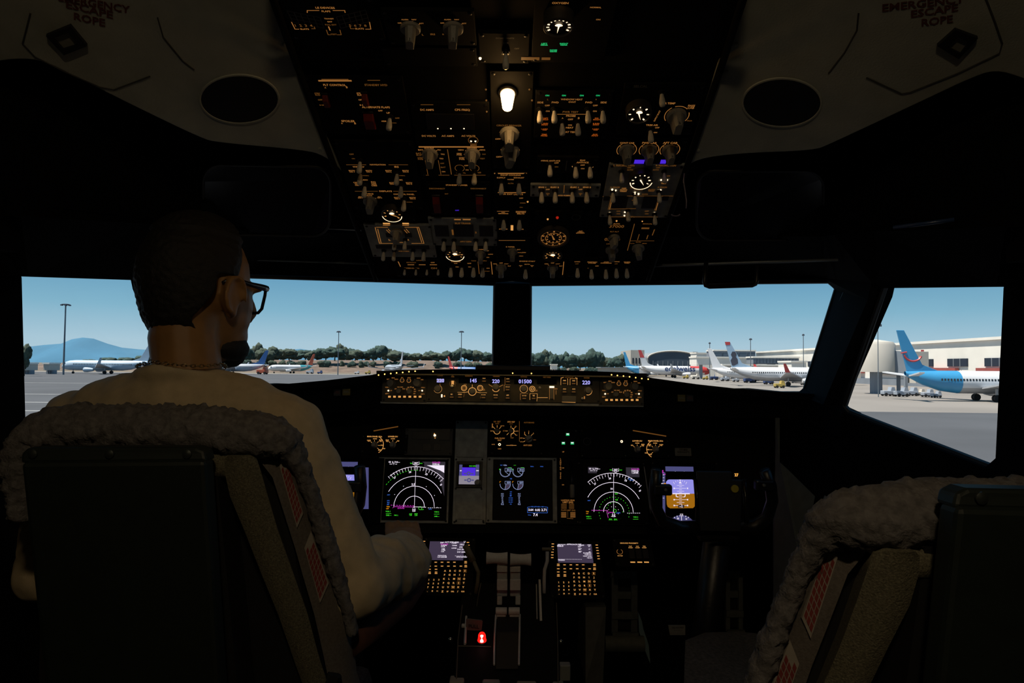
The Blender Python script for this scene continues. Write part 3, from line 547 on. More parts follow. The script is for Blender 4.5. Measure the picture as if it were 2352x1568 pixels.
class Panel:
    def __init__(s, name, label, cat, fr, rect, plate=None, thick=.006, group=None, raise_=0.0, bolts=True):
        s.fr = fr; x0, y0, x1, y1 = rect; ym = (y0 + y1) / 2; xm = (x0 + x1) / 2
        u0, _ = fr.uv(x0, ym); u1, _ = fr.uv(x1, ym); _, v0 = fr.uv(xm, y1); _, v1 = fr.uv(xm, y0)
        s.c = ((u0 + u1) / 2, (v0 + v1) / 2); s.w, s.h = abs(u1 - u0), abs(v1 - v0); s.z = raise_
        s.t = thing(name, label, cat, fr.pt(s.c[0], s.c[1], raise_), group); s.t.rotation_euler = fr.mat3().to_euler()
        s.lay = {}; s.top = thick / 2
        if plate: MB().box((0, 0, 0), (s.w, s.h, thick)).build('plate', plate, s.t, bevel=.0012)
        if plate and bolts:
            for a in (-1, 1):
                for b in (-1, 1): link('fastener', SCREW, s.t, (a * (s.w / 2 - .006), b * (s.h / 2 - .006), s.top))
    def xy(s, px, py):
        u, v = s.fr.uv(px, py); return u - s.c[0], v - s.c[1]
    def sc(s, px, py): a = s.xy(px - 5, py); b = s.xy(px + 5, py); return abs(b[0] - a[0]) / 10
    def _l(s, lv): return s.lay.setdefault(lv, MB())
    def text(s, str_, px, py, wpx, lv='m', z=.0006, rot=0, hs=1.0):
        vs_, fs_, w = text_geo(str_, True); k = wpx * s.sc(px, py) / w; x, y = s.xy(px, py); c, n = math.cos(rot), math.sin(rot)
        s._l(lv).add([(x + (v.x * c - v.y * n * hs) * k, y + (v.x * n + v.y * c * hs) * k, s.top + z) for v in vs_], fs_); return s
    def line(s, pts, lv='m', w=.0012, z=.0005):
        q = [Vector((*s.xy(*p), s.top + z)) for p in pts]; mb = s._l(lv)
        for a, b in zip(q, q[1:]):
            d = (b - a).normalized(); n = Vector((-d.y, d.x, 0)) * w / 2; a2, b2 = a - d * w * .3, b + d * w * .3; mb.add([a2 - n, b2 - n, b2 + n, a2 + n], [(0, 1, 2, 3)])
        return s
    def arc(s, px, py, r, a0, a1, lv='m', w=.0012):
        x, y = s.xy(px, py); pts = arc_pts(x, y, r, a0, a1, 16); mb = s._l(lv)
        inn = arc_pts(x, y, r - w, a0, a1, 16); z = s.top + .0005
        mb.grid([[Vector((*p, z)) for p in pts], [Vector((*p, z)) for p in inn]]); return s
    def rect(s, px, py, wpx, hpx, lv='m', z=.0006):
        x, y = s.xy(px, py); x0, y0 = s.xy(px - wpx / 2, py); x1, _ = s.xy(px + wpx / 2, py); _, y1 = s.xy(px, py - hpx / 2); _, y0 = s.xy(px, py + hpx / 2)
        s._l(lv).add([(x0, y0, s.top + z), (x1, y0, s.top + z), (x1, y1, s.top + z), (x0, y1, s.top + z)], [(0, 1, 2, 3)]); return s
    def recess(s, px, py, wpx, hpx, name='gauge_window', m=None, d=.002):
        x0, _ = s.xy(px - wpx / 2, py); x1, _ = s.xy(px + wpx / 2, py); _, y1 = s.xy(px, py - hpx / 2); _, y0 = s.xy(px, py + hpx / 2)
        MB().box(((x0 + x1) / 2, (y0 + y1) / 2, s.top + d / 2 - .0005), (x1 - x0, y1 - y0, d)).build(name, m or M_FACE, s.t, bevel=.0006); return s
    def toggle(s, *pp, tilt=8, k=1.0):
        for p in pp:
            x, y = s.xy(p[0], p[1]); o = link('toggle_switch', NUT, s.t, (x, y, s.top), (math.radians(p[2] if len(p) > 2 else tilt), 0, 0)); o.scale = (k, k, k); link('lever', LEVER, o)
        return s
    def knob(s, px, py, ang=0, k=1.0, glow_=None):
        x, y = s.xy(px, py); o = link('rotary_knob', KNOB[0], s.t, (x, y, s.top), (0, 0, math.radians(-ang))); o.scale = (k, k, k); link('grip', KNOB[1], o); link('index_line', KNOB[2], o); return s
    def rknob(s, px, py, k=1.0, m=None):
        x, y = s.xy(px, py); o = link('round_knob', ROUND, s.t, (x, y, s.top)); o.scale = (k, k, k); return s
    def guard(s, px, py, wpx, hpx):
        x, y = s.xy(px, py); w = wpx * s.sc(px, py); _, y1 = s.xy(px, py - hpx / 2); _, y0 = s.xy(px, py + hpx / 2); h = y1 - y0
        o = MB().prism([(-w / 2, -h / 2, 0), (-w / 2, h / 2, 0), (-w / 2, h / 2, .004), (-w / 2, h * .2, .012), (-w / 2, -h * .35, .010), (-w / 2, -h / 2, .004)], (w, 0, 0)).build('switch_guard', M_GUARD, s.t, bevel=.001, loc=(x, y, s.top))
        MB().cone((-w / 2 - .001, h / 2, .003), (w / 2 + .001, h / 2, .003), .0022, .0022, 8).build('hinge', M_NUT, o); return s
    def bulb(s, px, py, lv='x', r=.0018):
        x, y = s.xy(px, py); MB().lathe([(r, 0), (r, r * .6), (r * .6, r * 1.3), (r * .1, r * 1.5)], 10).build('indicator_lamp', AMB[lv], s.t, loc=(x, y, s.top)); return s
    def gauge(s, px, py, rpx, ticks=9, a0=-130, a1=130, rim='m', hot=True, needle=40, dep=.012, inner=False, tl='b'):
        x, y = s.xy(px, py); r = rpx * s.sc(px, py)
        g_ = MB().lathe([(r * 1.02, 0), (r * 1.02, dep), (r * .95, dep + .0015), (r * .86, dep + .0015), (r * .84, dep - .003), (r * .84, dep - .0035)], 36).build('gauge', M_BEZEL, s.t, smooth=30, loc=(x, y, s.top))
        MB().add([(r * .85 * math.cos(a), r * .85 * math.sin(a), dep - .002) for a in [2 * PI * i / 36 for i in range(36)]], [tuple(range(36))]).build('dial_face', M_FACE, g_)
        mb = MB(); z = dep - .0014
        def seg(a, ra, rb, w):
            d = Vector((math.sin(a), math.cos(a), 0)); n = Vector((d.y, -d.x, 0)) * w; p = d * ra + Vector((0, 0, z)); q = d * rb + Vector((0, 0, z)); mb.add([p - n, q - n, q + n, p + n], [(0, 1, 2, 3)])
        for i in range(ticks):
            a = math.radians(a0 + (a1 - a0) * i / (ticks - 1)); seg(a, r * .62, r * .80, r * (.055 if i % 2 == 0 else .035))
        if inner:
            for i in range(48): seg(2 * PI * i / 48, r * .74, r * .82, r * .016)
            for i in range(10): seg(2 * PI * i / 10, r * .36, r * .46, r * .045)
            mb.grid([[Vector((math.sin(t) * q, math.cos(t) * q, z)) for t in [2 * PI * i / 36 for i in range(37)]] for q in (r * .50, r * .53)])
        mb.build('dial_marking', AMB[tl], g_)['kind'] = 'stuff'
        n = Vector((math.sin(math.radians(needle)), math.cos(math.radians(needle)), 0)); m_ = Vector((n.y, -n.x, 0))
        MB().prism([m_ * r * .06 - n * r * .15 + Vector((0, 0, z + .0006)), n * r * .62 + Vector((0, 0, z + .0006)), -m_ * r * .06 - n * r * .15 + Vector((0, 0, z + .0006))], (0, 0, .0004)).build('needle', AMB[tl], g_)
        if rim:
            mb = MB(); mb.grid([[Vector((math.sin(t) * q, math.cos(t) * q, dep + zz)) for t in [math.radians(95 + 170 * i / 20) for i in range(21)]] for q, zz in ((r * .955, .0016), (r * .89, .0018))]); mb.build('lit_rim', AMB[rim], g_)
        if hot:
            h = [(r * .26 * math.sin(math.radians(a)), r * .26 * math.cos(math.radians(a)) + r * .12, z + .0012) for a in range(-80, 81, 16)] + [(r * .12, r * .10, z + .0012), (-r * .12, r * .10, z + .0012)]
            MB().add(h, [tuple(range(len(h)))]).build('dial_lamp', AMB['x'], g_)
        return s
    def done(s):
        for lv, mb in s.lay.items():
            if mb.v: mb.build('lettering' if lv != 'g' else 'lit_legend', AMB[lv], s.t)['kind'] = 'stuff'
        return s.t
# ================================================================ overhead
FO = Frame(OA, ON); oa2 = at(1176, 0, .925); NA = Vector((1, 0, 0)).cross(oa2 - OB).normalized(); NA = -NA if NA.z > 0 else NA
FA = Frame(OB, NA)
def slab(name, fr, corners, off, th, m, parent=None):
    return MB().prism([fr.pt(*fr.uv(*c), -off) for c in corners], -fr.n * th).build(name, m, parent)
ov = thing('overhead_console', 'black overhead console frame carrying the lit switch panels', 'console', OA)
o = slab('forward_frame', FO, [(868, 640), (1486, 640), (1655, 148), (685, 148)], .006, .03, M_PANEL); o.parent = ov; o.matrix_parent_inverse = Matrix.Translation(-OA)
o = slab('aft_frame', FA, [(686, 150), (1656, 150), (1740, -120), (590, -120)], .006, .03, M_PANEL); o.parent = ov; o.matrix_parent_inverse = Matrix.Translation(-OA)
for fr, pts in ((FO, [(864, 640), (684, 148)]), (FO, [(1488, 640), (1656, 148)]), (FA, [(684, 150), (588, -120)]), (FA, [(1656, 150), (1742, -120)])):
    q = [fr.pt(*fr.uv(*p), .004) - OA for p in pts]; MB().tube(q, .006, 8).build('edge_rail', M_PANEL, ov, smooth=True)
q = [FO.pt(*FO.uv(*p), 0) for p in ((868, 640), (1486, 640))]; MB().prism([q[0] - OA, q[1] - OA, q[1] - OA + Vector((0, .16, .10)), q[0] - OA + Vector((0, .16, .10))], (0, 0, .05)).build('front_closure', M_BLACK, ov)
OG = 'lit panels of the overhead console'
def P(name, label, rect, fr=FO, plate=M_PANEL, **kw): return Panel(name, label, 'control panel', fr, rect, plate, group=OG, **kw)
def T_(p, lv, *items):
    for it in items: p.text(it[0], it[1], it[2], it[3], it[4] if len(it) > 4 else lv)
    return p
# --- aft overhead
p = P('slat_indicator_panel', 'overhead panel marked LE DEVICES with two slanted indicator grids', (650, -12, 872, 88), FA)
T_(p, 'm', ('LE DEVICES', 747, 13, 44), ('FLAPS', 749, 21, 20), ('TRANSIT', 756, 38, 22), ('EXT', 758, 45, 11), ('FULL EXT', 760, 52, 26, 'd'), ('SLATS', 700, 62, 20), ('SLATS', 826, 61, 20), ('1', 757, 61, 3), ('1  2  3  4', 697, 54, 40, 'd'), ('5  6  7  8', 822, 54, 40, 'd'), ('TEST', 767, 74, 14, 'd'))
p.line([(706, 24), (706, 19), (733, 19)]).line([(765, 19), (792, 19), (793, 24)]).line([(670, 46), (678, 62), (687, 62)]).line([(849, 46), (852, 62), (840, 62)]).line([(750, 64), (754, 75), (760, 75)], 'd').line([(775, 75), (784, 75), (781, 64)], 'd').line([(716, 61), (724, 61), (722, 57)], 'd').line([(804, 56), (806, 61), (814, 61)], 'd')
def quadgrid(p, c, nx, ny):
    L = lambda a, b, t: (a[0] + (b[0] - a[0]) * t, a[1] + (b[1] - a[1]) * t)
    for i in range(nx + 1): p.line([L(c[0], c[1], i / nx), L(c[3], c[2], i / nx)], 'k', .0011)
    for j in range(ny + 1): p.line([L(c[0], c[3], j / ny), L(c[1], c[2], j / ny)], 'k', .0011)
quadgrid(p, [(660, 20), (735, 35), (745, 60), (673, 46)], 5, 3); quadgrid(p, [(773, 34), (840, 18), (848, 45), (783, 60)], 5, 3); p.done()
p = P('mode_select_panel', 'overhead panel with two ALIGN NAV ATT rotary knobs', (885, 20, 1092, 100), FA)
for x in (943, 1041): T_(p, 'm', ('OFF', x - 25, 48, 9), ('ALIGN', x - 13, 40, 16), ('NAV', x + 8, 40, 11), ('ATT', x + 25, 49, 11)); p.line([(x - 20, 51), (x - 15, 54)]).line([(x - 9, 44), (x - 6, 48)]).line([(x + 5, 44), (x + 4, 48)]).line([(x + 20, 51), (x + 15, 54)]).knob(x, 58, 8, 1.0)
T_(p, 'd', ('L', 971, 75, 4), ('IRS', 994, 74, 11), ('R', 1018, 74, 4)); p.done()
p = P('dome_switch_panel', 'overhead panel with a single DOME WHITE toggle', (1100, 72, 1216, 142), FA)
T_(p, 'k', ('DOME WHITE', 1160, 83, 42), ('DIM', 1162, 94, 11), ('OFF', 1187, 107, 11), ('BRIGHT', 1162, 120, 20)); p.toggle((1162, 112)).bulb(1103, 129, 'x', .0022); p.done()
p = P('oxygen_panel', 'overhead panel with OXYGEN dial and green gear legends', (1224, -16, 1404, 140), FA)
T_(p, 'm', ('OXYGEN', 1287, 2, 38), ('NORMAL', 1368, 12, 26), ('ON', 1374, 40, 10)); T_(p, 'g', ('LEFT\nGEAR', 1250, 97, 17), ('RIGHT\nGEAR', 1295, 97, 19), ('NOSE\nGEAR', 1271, 112, 17))
p.rect(1218, 130, 42, 7, 'd').rect(1254, 130, 20, 6, 'd'); p.gauge(1283, 30, 35, 11, -120, 120, None, True, 185, .02, tl='x'); p.done()
p = P('blank_panel', 'plain black blank panel behind the ALIGN NAV ATT knobs', (880, 105, 1095, 148), FA); p.done()
# --- column one
p = P('flight_control_panel', 'overhead panel headed FLT CONTROL with red guarded flap switch', (716, 172, 935, 305))
T_(p, 'm', ('FLT CONTROL', 769, 192, 52), ('A', 748, 198, 4), ('B', 797, 197, 4), ('STANDBY HYD', 864, 192, 52, 'd'), ('STBY\nRUD', 730, 213, 13, 'd'), ('OFF', 736, 226, 10, 'd'), ('B ON', 741, 238, 12, 'd'), ('STBY\nRUD', 827, 213, 14), ('OFF', 829, 226, 10), ('B ON', 834, 238, 14), ('ALTERNATE FLAPS', 864, 243, 64), ('OFF', 874, 251, 10), ('UP', 892, 256, 8), ('ARM', 882, 275, 11), ('OFF', 913, 268, 10, 'd'), ('DOWN', 905, 279, 12, 'd'), ('SPOILER', 800, 275, 31), ('A', 786, 280, 4), ('B', 816, 280, 4))
p.line([(733, 182), (807, 182)], 'm', .003).line([(740, 179), (800, 179)], 'd', .002).line([(845, 181), (873, 181)], 'd'); p.guard(850, 272, 22, 38).guard(751, 225, 12, 30).guard(840, 222, 12, 30).toggle((896, 264)); p.done()
p = P('source_switch_panel', 'overhead panel of NAVIGATION and DISPLAYS source switches', (790, 322, 962, 478))
T_(p, 'm', ('OFF', 808, 351, 10, 'd'), ('ON', 812, 361, 7, 'd'), ('NAVIGATION', 868, 375, 36), ('VHF NAV', 824, 380, 27), ('IRS', 911, 380, 10), ('AUDIO', 837, 410, 17), ('FMC', 919, 410, 12), ('CAPT\nON\nOBS', 820, 419, 14), ('F/O\nON\nOBS', 859, 419, 13), ('DISPLAYS', 886, 436, 29), ('SOURCE', 847, 442, 22), ('AUTO', 849, 446, 13), ('ALL\nON 1', 828, 450, 11), ('ALL\nON 2', 872, 450, 11), ('CONTROL PANEL', 928, 443, 48), ('NORMAL', 840, 400, 16, 'd'), ('NORMAL', 923, 400, 16, 'd'), ('NORMAL', 941, 461, 14, 'd'))
for s_, x, y in (('BOTH\nON 1', 809, 390), ('BOTH\nON 2', 848, 390), ('BOTH\nON L', 893, 390), ('BOTH\nON R', 932, 390), ('BOTH\nON L', 902, 418), ('BOTH\nON R', 940, 418), ('BOTH\nON 1', 913, 452), ('BOTH\nON 2', 948, 452)): p.text(s_, x, y, 14)
p.line([(796, 375), (841, 375)], 'd').line([(893, 375), (937, 375)], 'd').line([(816, 436), (868, 436)], 'd').line([(904, 436), (957, 436)], 'd').line([(838, 452), (843, 455)]).line([(849, 448), (850, 452)]).line([(864, 452), (859, 455)])
p.toggle((828, 364), (829, 392), (913, 392), (839, 421), (922, 421), (929, 453)).knob(851, 458, 0, .95); p.done()
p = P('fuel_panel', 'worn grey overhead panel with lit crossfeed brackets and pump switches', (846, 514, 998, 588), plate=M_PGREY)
for pts in ([(862, 519), (872, 556), (902, 556)], [(865, 519), (870, 519)], [(866, 519), (891, 519)], [(868, 523), (876, 556)], [(930, 519), (962, 519), (974, 556), (946, 556)], [(958, 519), (969, 554)], [(888, 525), (897, 534)], [(892, 523), (899, 531)], [(929, 525), (937, 534)], [(933, 523), (940, 531)]): p.line(pts, 'm', .0014)
p.rect(888, 510, 16, 3, 'b').rect(932, 510, 15, 3, 'b').rect(888, 514, 16, 2, 'm').rect(932, 514, 15, 2, 'm'); T_(p, 'd', ('FUEL PUMPS', 928, 574, 24), ('CTR', 922, 554, 8, 'm'), ('L', 895, 548, 4, 'm'), ('R', 938, 548, 4, 'm'))
p.recess(895, 537, 16, 9).recess(938, 537, 16, 9).recess(925, 564, 122, 8, 'indicator_strip'); p.knob(911, 530, 0, .9).toggle((907, 547), (931, 547), (882, 572), (906, 572), (949, 572), (974, 572), k=.9)
for x, y in ((883, 571), (905, 571), (950, 571), (971, 573), (904, 549), (929, 547)): p.bulb(x, y, 'b', .0012)
p.done()
p = P('temperature_dial_panel', 'small overhead panel holding the lit dial above the fuel brackets', (866, 466, 955, 505)); p.gauge(902, 481, 24, 7, -110, 130, 'x', True, 120); p.done()
# --- column two
p = P('metering_panel', 'overhead panel with DC AMPS legend and two metering knobs', (955, 232, 1126, 404))
T_(p, 'm', ('DC AMPS', 981, 249, 31), ('CPS FREQ', 1062, 249, 35), ('DC VOLTS', 985, 309, 32), ('AC AMPS', 1029, 309, 29), ('AC VOLTS', 1076, 309, 32), ('MAINT', 1088, 330, 15), ('AUX BAT', 986, 337, 23), ('APU GEN', 1084, 337, 23), ('GEN1', 1059, 341, 13), ('GRD\nPWR', 1055, 351, 12), ('STBY\nPWR', 1061, 361, 13), ('GEN2', 1108, 341, 13), ('BAT', 966, 341, 11), ('BAT\nBUS', 962, 351, 12, 'd'), ('STBY\nPWR', 966, 361, 13, 'd'), ('TR1', 1009, 341, 8), ('TR2', 1017, 351, 9), ('TR3', 1014, 361, 9), ('OFF', 1016, 372, 9, 'd'), ('BAT', 1018, 381, 11, 'd'), ('ON', 1019, 391, 8), ('INV', 1112, 351, 8, 'd'), ('TEST', 1108, 361, 12, 'd'), ('OFF', 1071, 377, 9), ('ON', 1073, 387, 7), ('CAB/UTIL', 1059, 394, 22, 'd'), ('IFE/PASS', 1094, 393, 22, 'd'))
T_(p, 'e', ('0', 1006, 264, 7), ('26', 1004, 287, 14), ('0', 1036, 287, 8), ('115', 1070, 287, 20))
for x in (1006, 1036, 1066): p.bulb(x, 291, 'x', .0016)
p.recess(1035, 276, 110, 36, 'meter_window'); p.line([(963, 334), (1110, 334)], 'm', .003).line([(1028, 340), (1037, 397)], 'd', .0016).line([(967, 237), (995, 237)], 'd').line([(1050, 237), (1080, 237)], 'd').line([(976, 399), (985, 399)], 'd').line([(1008, 399), (1032, 399)], 'd').line([(1044, 399), (1115, 399)], 'd').line([(977, 365), (983, 397)], 'd').line([(1007, 365), (1013, 397)], 'd')
for x in (988, 1085):
    for a in (-50, -20, 20, 50): pass
    p.line([(x - 16, 342), (x - 11, 345)]).line([(x - 19, 351), (x - 14, 351)]).line([(x + 16, 342), (x + 11, 345)]).line([(x + 19, 351), (x + 14, 351)], 'd').knob(x, 350, 0, .98)
p.arc(1087, 319, .0095, 0, 360, 'd').arc(1087, 319, .006, 100, 140, 'x', .003).arc(1087, 319, .006, 220, 260, 'x', .003).arc(1056, 383, .0095, 0, 360, 'd').arc(1090, 383, .0095, 0, 360, 'd').toggle((1056, 391), (1090, 391)); p.done()
p = P('standby_power_panel', 'overhead panel headed STANDBY POWER between two red guards', (985, 415, 1128, 492))
T_(p, 'm', ('STANDBY POWER', 1049, 422, 50), ('DISCONNECT', 1004, 430, 36, 'd'), ('DISCONNECT', 1099, 430, 36, 'd'), ('BAT', 1026, 442, 8, 'd'), ('OFF', 1050, 480, 9, 'v')); p.guard(1004, 464, 16, 40).guard(1102, 464, 16, 40); p.done()
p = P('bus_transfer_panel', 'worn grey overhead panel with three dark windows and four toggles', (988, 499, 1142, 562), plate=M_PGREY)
p.recess(1015, 527, 32, 25).recess(1065, 526, 46, 28).recess(1117, 527, 32, 25); T_(p, 'd', ('BUS TRANS', 1063, 510, 36), ('APU GEN', 1070, 552, 26), ('1', 1040, 531, 4), ('2', 1093, 531, 4)); p.rect(1051, 501, 15, 2.5, 'm').rect(1072, 501, 18, 2.5, 'm').toggle((1020, 548), (1043, 548), (1093, 548), (1116, 548), k=.95); p.done()
p = P('exhaust_dial_panel', 'small overhead panel holding the lit dial over the landing light switches', (1010, 564, 1084, 592)); p.gauge(1046, 574, 22, 8, -120, 120, 'x', True, 80, tl='b'); p.done()
# --- centre column
p = P('lighting_knob_panel', 'overhead panel with two bright-off lighting knobs below the map lamp', (1128, 160, 1222, 385))
T_(p, 'm', ('CIRCUIT BREAKER', 1169, 285, 58, 'd'), ('BRIGHT', 1169, 292, 25), ('OFF', 1143, 316, 11), ('PANEL', 1169, 335, 22, 'd'), ('OFF', 1145, 357, 11)); p.line([(1148, 316), (1156, 314)]).line([(1150, 357), (1158, 355)]).arc(1170, 306, .0185, -75, -40).arc(1170, 306, .0185, 40, 75).arc(1172, 346, .0185, -75, -40).arc(1172, 346, .0185, 40, 75)
p.knob(1170, 303, 0, 1.15).knob(1172, 343, -160, 1.15)
for x, y in ((1116, 202), (1117, 227), (1118, 253), (1216, 202), (1222, 227)): p.bulb(x, y, 'd', .0016)
p.done()
p = P('equipment_cooling_panel', 'overhead panel headed EQUIP COOLING with two toggles', (1134, 391, 1213, 432))
T_(p, 'm', ('EQUIP COOLING', 1173, 399, 46), ('SUPPLY', 1151, 405, 20), ('EXHAUST', 1192, 405, 24), ('NORM', 1173, 409, 14), ('ALTN', 1173, 418, 13, 'd')); p.line([(1136, 395), (1209, 395)], 'm', .0028).toggle((1152, 414), (1192, 414)); p.done()
p = P('exit_light_panel', 'overhead panel headed EMER EXIT LIGHTS', (1134, 435, 1216, 478))
T_(p, 'm', ('EMER EXIT LIGHTS', 1174, 443, 54), ('OFF', 1197, 452, 9), ('ARMED', 1201, 463, 14, 'd'), ('ON', 1197, 473, 7, 'd')); p.line([(1139, 439), (1209, 439)], 'm', .0022).bulb(1212, 460, 'b').recess(1164, 459, 30, 30, 'switch_guard', M_PANEL, .008); p.done()
p = P('cabin_sign_panel', 'overhead panel with NO SMOKING and FASTEN BELTS toggles', (1134, 480, 1216, 530))
T_(p, 'm', ('NO\nSMOKING', 1156, 486, 23), ('FASTEN\nBELTS', 1196, 486, 22), ('ATTEND', 1156, 523, 20), ('CALL', 1196, 523, 14)); p.line([(1142, 482), (1169, 482)], 'm').line([(1185, 482), (1208, 482)], 'm').rect(1176, 520, 6, 12, 'b').toggle((1157, 498), (1193, 498)); p.done()
p = P('wiper_panel', 'overhead panel with the windshield wiper knob under a lit rule', (1134, 545, 1216, 590))
T_(p, 'm', ('R WIPER', 1172, 564, 20), ('INT', 1192, 570, 7), ('LOW', 1202, 577, 12), ('HIGH', 1197, 585, 9)); p.line([(1146, 549), (1206, 549)], 'm').line([(1186, 571), (1190, 570)]).line([(1188, 577), (1195, 577)]).knob(1177, 574, 0, .8); p.done()
# --- column four
p = P('window_heat_panel', 'overhead panel headed WINDOW HEAT with green ON legends and orange cautions', (1228, 205, 1402, 316))
for x in (1257, 1295, 1336, 1373): p.text('ON', x, 216, 9, 'g')
T_(p, 'm', ('WINDOW HEAT', 1313, 225, 50), ('OVHT', 1314, 231, 17), ('SIDE', 1241, 232, 14), ('FWD', 1275, 232, 16), ('FWD', 1352, 232, 16), ('SIDE', 1386, 232, 14), ('L', 1258, 225, 3, 'd'), ('R', 1369, 225, 3, 'd'), ('OFF', 1257, 239, 11), ('ON', 1258, 252, 9), ('OFF', 1367, 239, 11), ('ON', 1366, 252, 9), ('PWR TEST', 1310, 254, 36, 'd'), ('PROBE', 1311, 263, 22), ('OFF', 1310, 271, 12), ('A', 1292, 268, 4), ('B', 1329, 268, 4), ('ON', 1309, 284, 9), ('HEAT', 1308, 290, 17), ('TAT TEST', 1309, 300, 30)); p.line([(1280, 259), (1345, 259)], 'm', .001)
for y, a, b in ((270, 'CAPT\nPITOT', 'F/O\nPITOT'), (282, 'L ELEV\nPITOT', 'R ELEV\nPITOT'), (294, 'L ALPHA\nVANE', 'R ALPHA\nVANE'), (307, 'TEMP\nPROBE', 'AUX\nPITOT')): p.text(a, 1252 - (y - 270) * .06, y, 15, 'o').text(b, 1370 - (y - 270) * .1, y, 15, 'o')
p.toggle((1240, 247), (1273, 247), (1350, 247), (1384, 247), (1291, 276), (1327, 276)); p.bulb(1237, 244, 'b', .0014); p.done()
p = P('anti_ice_panel', 'overhead panel headed WING ANTI-ICE and ENG ANTI-ICE', (1234, 358, 1374, 396))
T_(p, 'm', ('WING ANTI-ICE', 1264, 366, 45), ('OFF', 1278, 371, 10), ('ON', 1278, 380, 8, 'd'), ('ENG', 1338, 365, 12), ('ANTI-ICE', 1338, 370, 28), ('OFF', 1338, 376, 10), ('ON', 1338, 384, 8)); p.line([(1302, 366), (1299, 388)], 'k').toggle((1263, 372), (1322, 376), (1355, 376)).bulb(1315, 379, 'b', .0012).bulb(1361, 380, 'b', .0012); p.done()
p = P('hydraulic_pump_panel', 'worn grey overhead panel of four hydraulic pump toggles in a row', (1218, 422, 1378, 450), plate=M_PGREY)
T_(p, 'm', ('ENG 1', 1246, 427, 17), ('ELEC 2', 1274, 427, 19), ('ELEC 1', 1320, 427, 19), ('ENG 2', 1348, 427, 18), ('OFF', 1258, 432, 9), ('OFF', 1333, 432, 9), ('ON\nA', 1258, 443, 8, 'd'), ('ON\nB', 1333, 443, 8, 'd'), ('HYD PUMPS', 1296, 446, 28)); p.toggle((1244, 434), (1275, 434), (1314, 434), (1347, 434)).line([(1296, 422), (1295, 440)], 'd', .0014); p.done()
p = P('cabin_altitude_panel', 'overhead panel with double ringed cabin altitude dial and smaller climb dial', (1226, 484, 1352, 594))
T_(p, 'd', ('ALT\nHORN\nCUTOUT', 1333, 530, 20, 'm')); p.gauge(1271, 537, 36, 10, 0, 324, None, False, -20, .010, True, tl='m').gauge(1269, 578, 22, 9, -120, 120, None, True, -60, .010).bulb(1258, 500, 'b', .002).bulb(1280, 496, 'r', .003).arc(1323, 496, .0095, 0, 360, 'k').arc(1271, 537, .004, 0, 360, 'x', .0035); p.done()
# --- column five
p = P('air_temperature_panel', 'overhead panel headed AIR TEMP with lit dial and selector knob', (1424, 190, 1604, 308))
T_(p, 'm', ('AIR TEMP', 1535, 234, 32), ('PASS\nCAB', 1587, 242, 16), ('FWD', 1558, 248, 14), ('AFT', 1541, 252, 10), ('TRIM AIR', 1497, 284, 28), ('OFF', 1509, 290, 10), ('ON', 1505, 301, 8), ('SELCAL', 1471, 195, 32, 'k'), ('PACK', 1583, 274, 12, 'd')); p.text('SUPPLY DUCT', 1509, 263, 34, 'm', rot=1.35, hs=.9)
p.arc(1554, 262, .0215, -125, -35).arc(1554, 262, .0215, -20, 45).arc(1554, 262, .0215, 70, 125).knob(1553, 262, 0, 1.15).gauge(1466, 247, 29, 7, -140, 140, None, True, 160, .014, tl='x').toggle((1519, 208), (1493, 292)); p.done()
p = P('zone_temperature_panel', 'overhead panel with CONT CAB FWD CAB AFT CAB knobs', (1408, 316, 1574, 372))
for x, a in ((1440, 'CONT CAB'), (1491, 'FWD CAB'), (1539, 'AFT CAB')):
    T_(p, 'm', (a, x, 325, 33), ('AUTO', x, 331, 14, 'd')); p.arc(x - 1, 341, .0185, -130, -35).arc(x - 1, 341, .0185, 35, 130).line([(x - 16, 333), (x - 12, 336)]).line([(x + 16, 333), (x + 12, 336)]).knob(x - 1, 341, 0, .98)
p.rect(1468, 368, 23, 9, 'v').rect(1523, 368, 13, 9, 'v'); p.done()
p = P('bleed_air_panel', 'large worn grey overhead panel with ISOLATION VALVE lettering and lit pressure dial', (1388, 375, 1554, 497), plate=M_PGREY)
T_(p, 'm', ('L RECIRC FAN', 1433, 377, 48, 'd'), ('R RECIRC FAN', 1529, 377, 46, 'd'), ('OFF', 1445, 382, 9, 'd'), ('AUTO', 1447, 387, 14, 'd'), ('OFF', 1511, 382, 9, 'd'), ('AUTO', 1506, 387, 14, 'd'), ('ISOLATION\nVALVE', 1466, 430, 38, 'd'), ('L PACK', 1413, 427, 22, 'd'), ('R PACK', 1521, 427, 22, 'd'), ('OFF\nAUTO\nHIGH', 1432, 433, 17), ('AUTO\nHIGH', 1496, 434, 16, 'd'), ('AUTO', 1481, 443, 14, 'd'), ('OFF', 1420, 482, 9, 'd'), ('ON', 1420, 488, 8, 'd'), ('OFF', 1485, 482, 9, 'd'), ('ON', 1485, 488, 8, 'd'), ('APU', 1452, 495, 12, 'd'), ('TEST', 1524, 418, 13), ('OFF', 1535, 401, 8, 'd'), ('TRIP', 1455, 457, 9, 'd'))
p.recess(1424, 461, 33, 28).recess(1492, 461, 33, 28).recess(1393, 452, 14, 10, 'indicator', M_FACE).recess(1528, 452, 14, 10, 'indicator', M_FACE); p.line([(1409, 440), (1400, 478)], 'm').line([(1406, 440), (1397, 478)], 'd').line([(1384, 448), (1410, 447)], 'd').line([(1440, 447), (1545, 447)], 'd').line([(1516, 445), (1506, 480)], 'm').line([(1513, 445), (1503, 480)], 'd').line([(1400, 477), (1460, 476)], 'd').line([(1398, 495), (1445, 495)], 'd').line([(1458, 495), (1510, 495)], 'd')
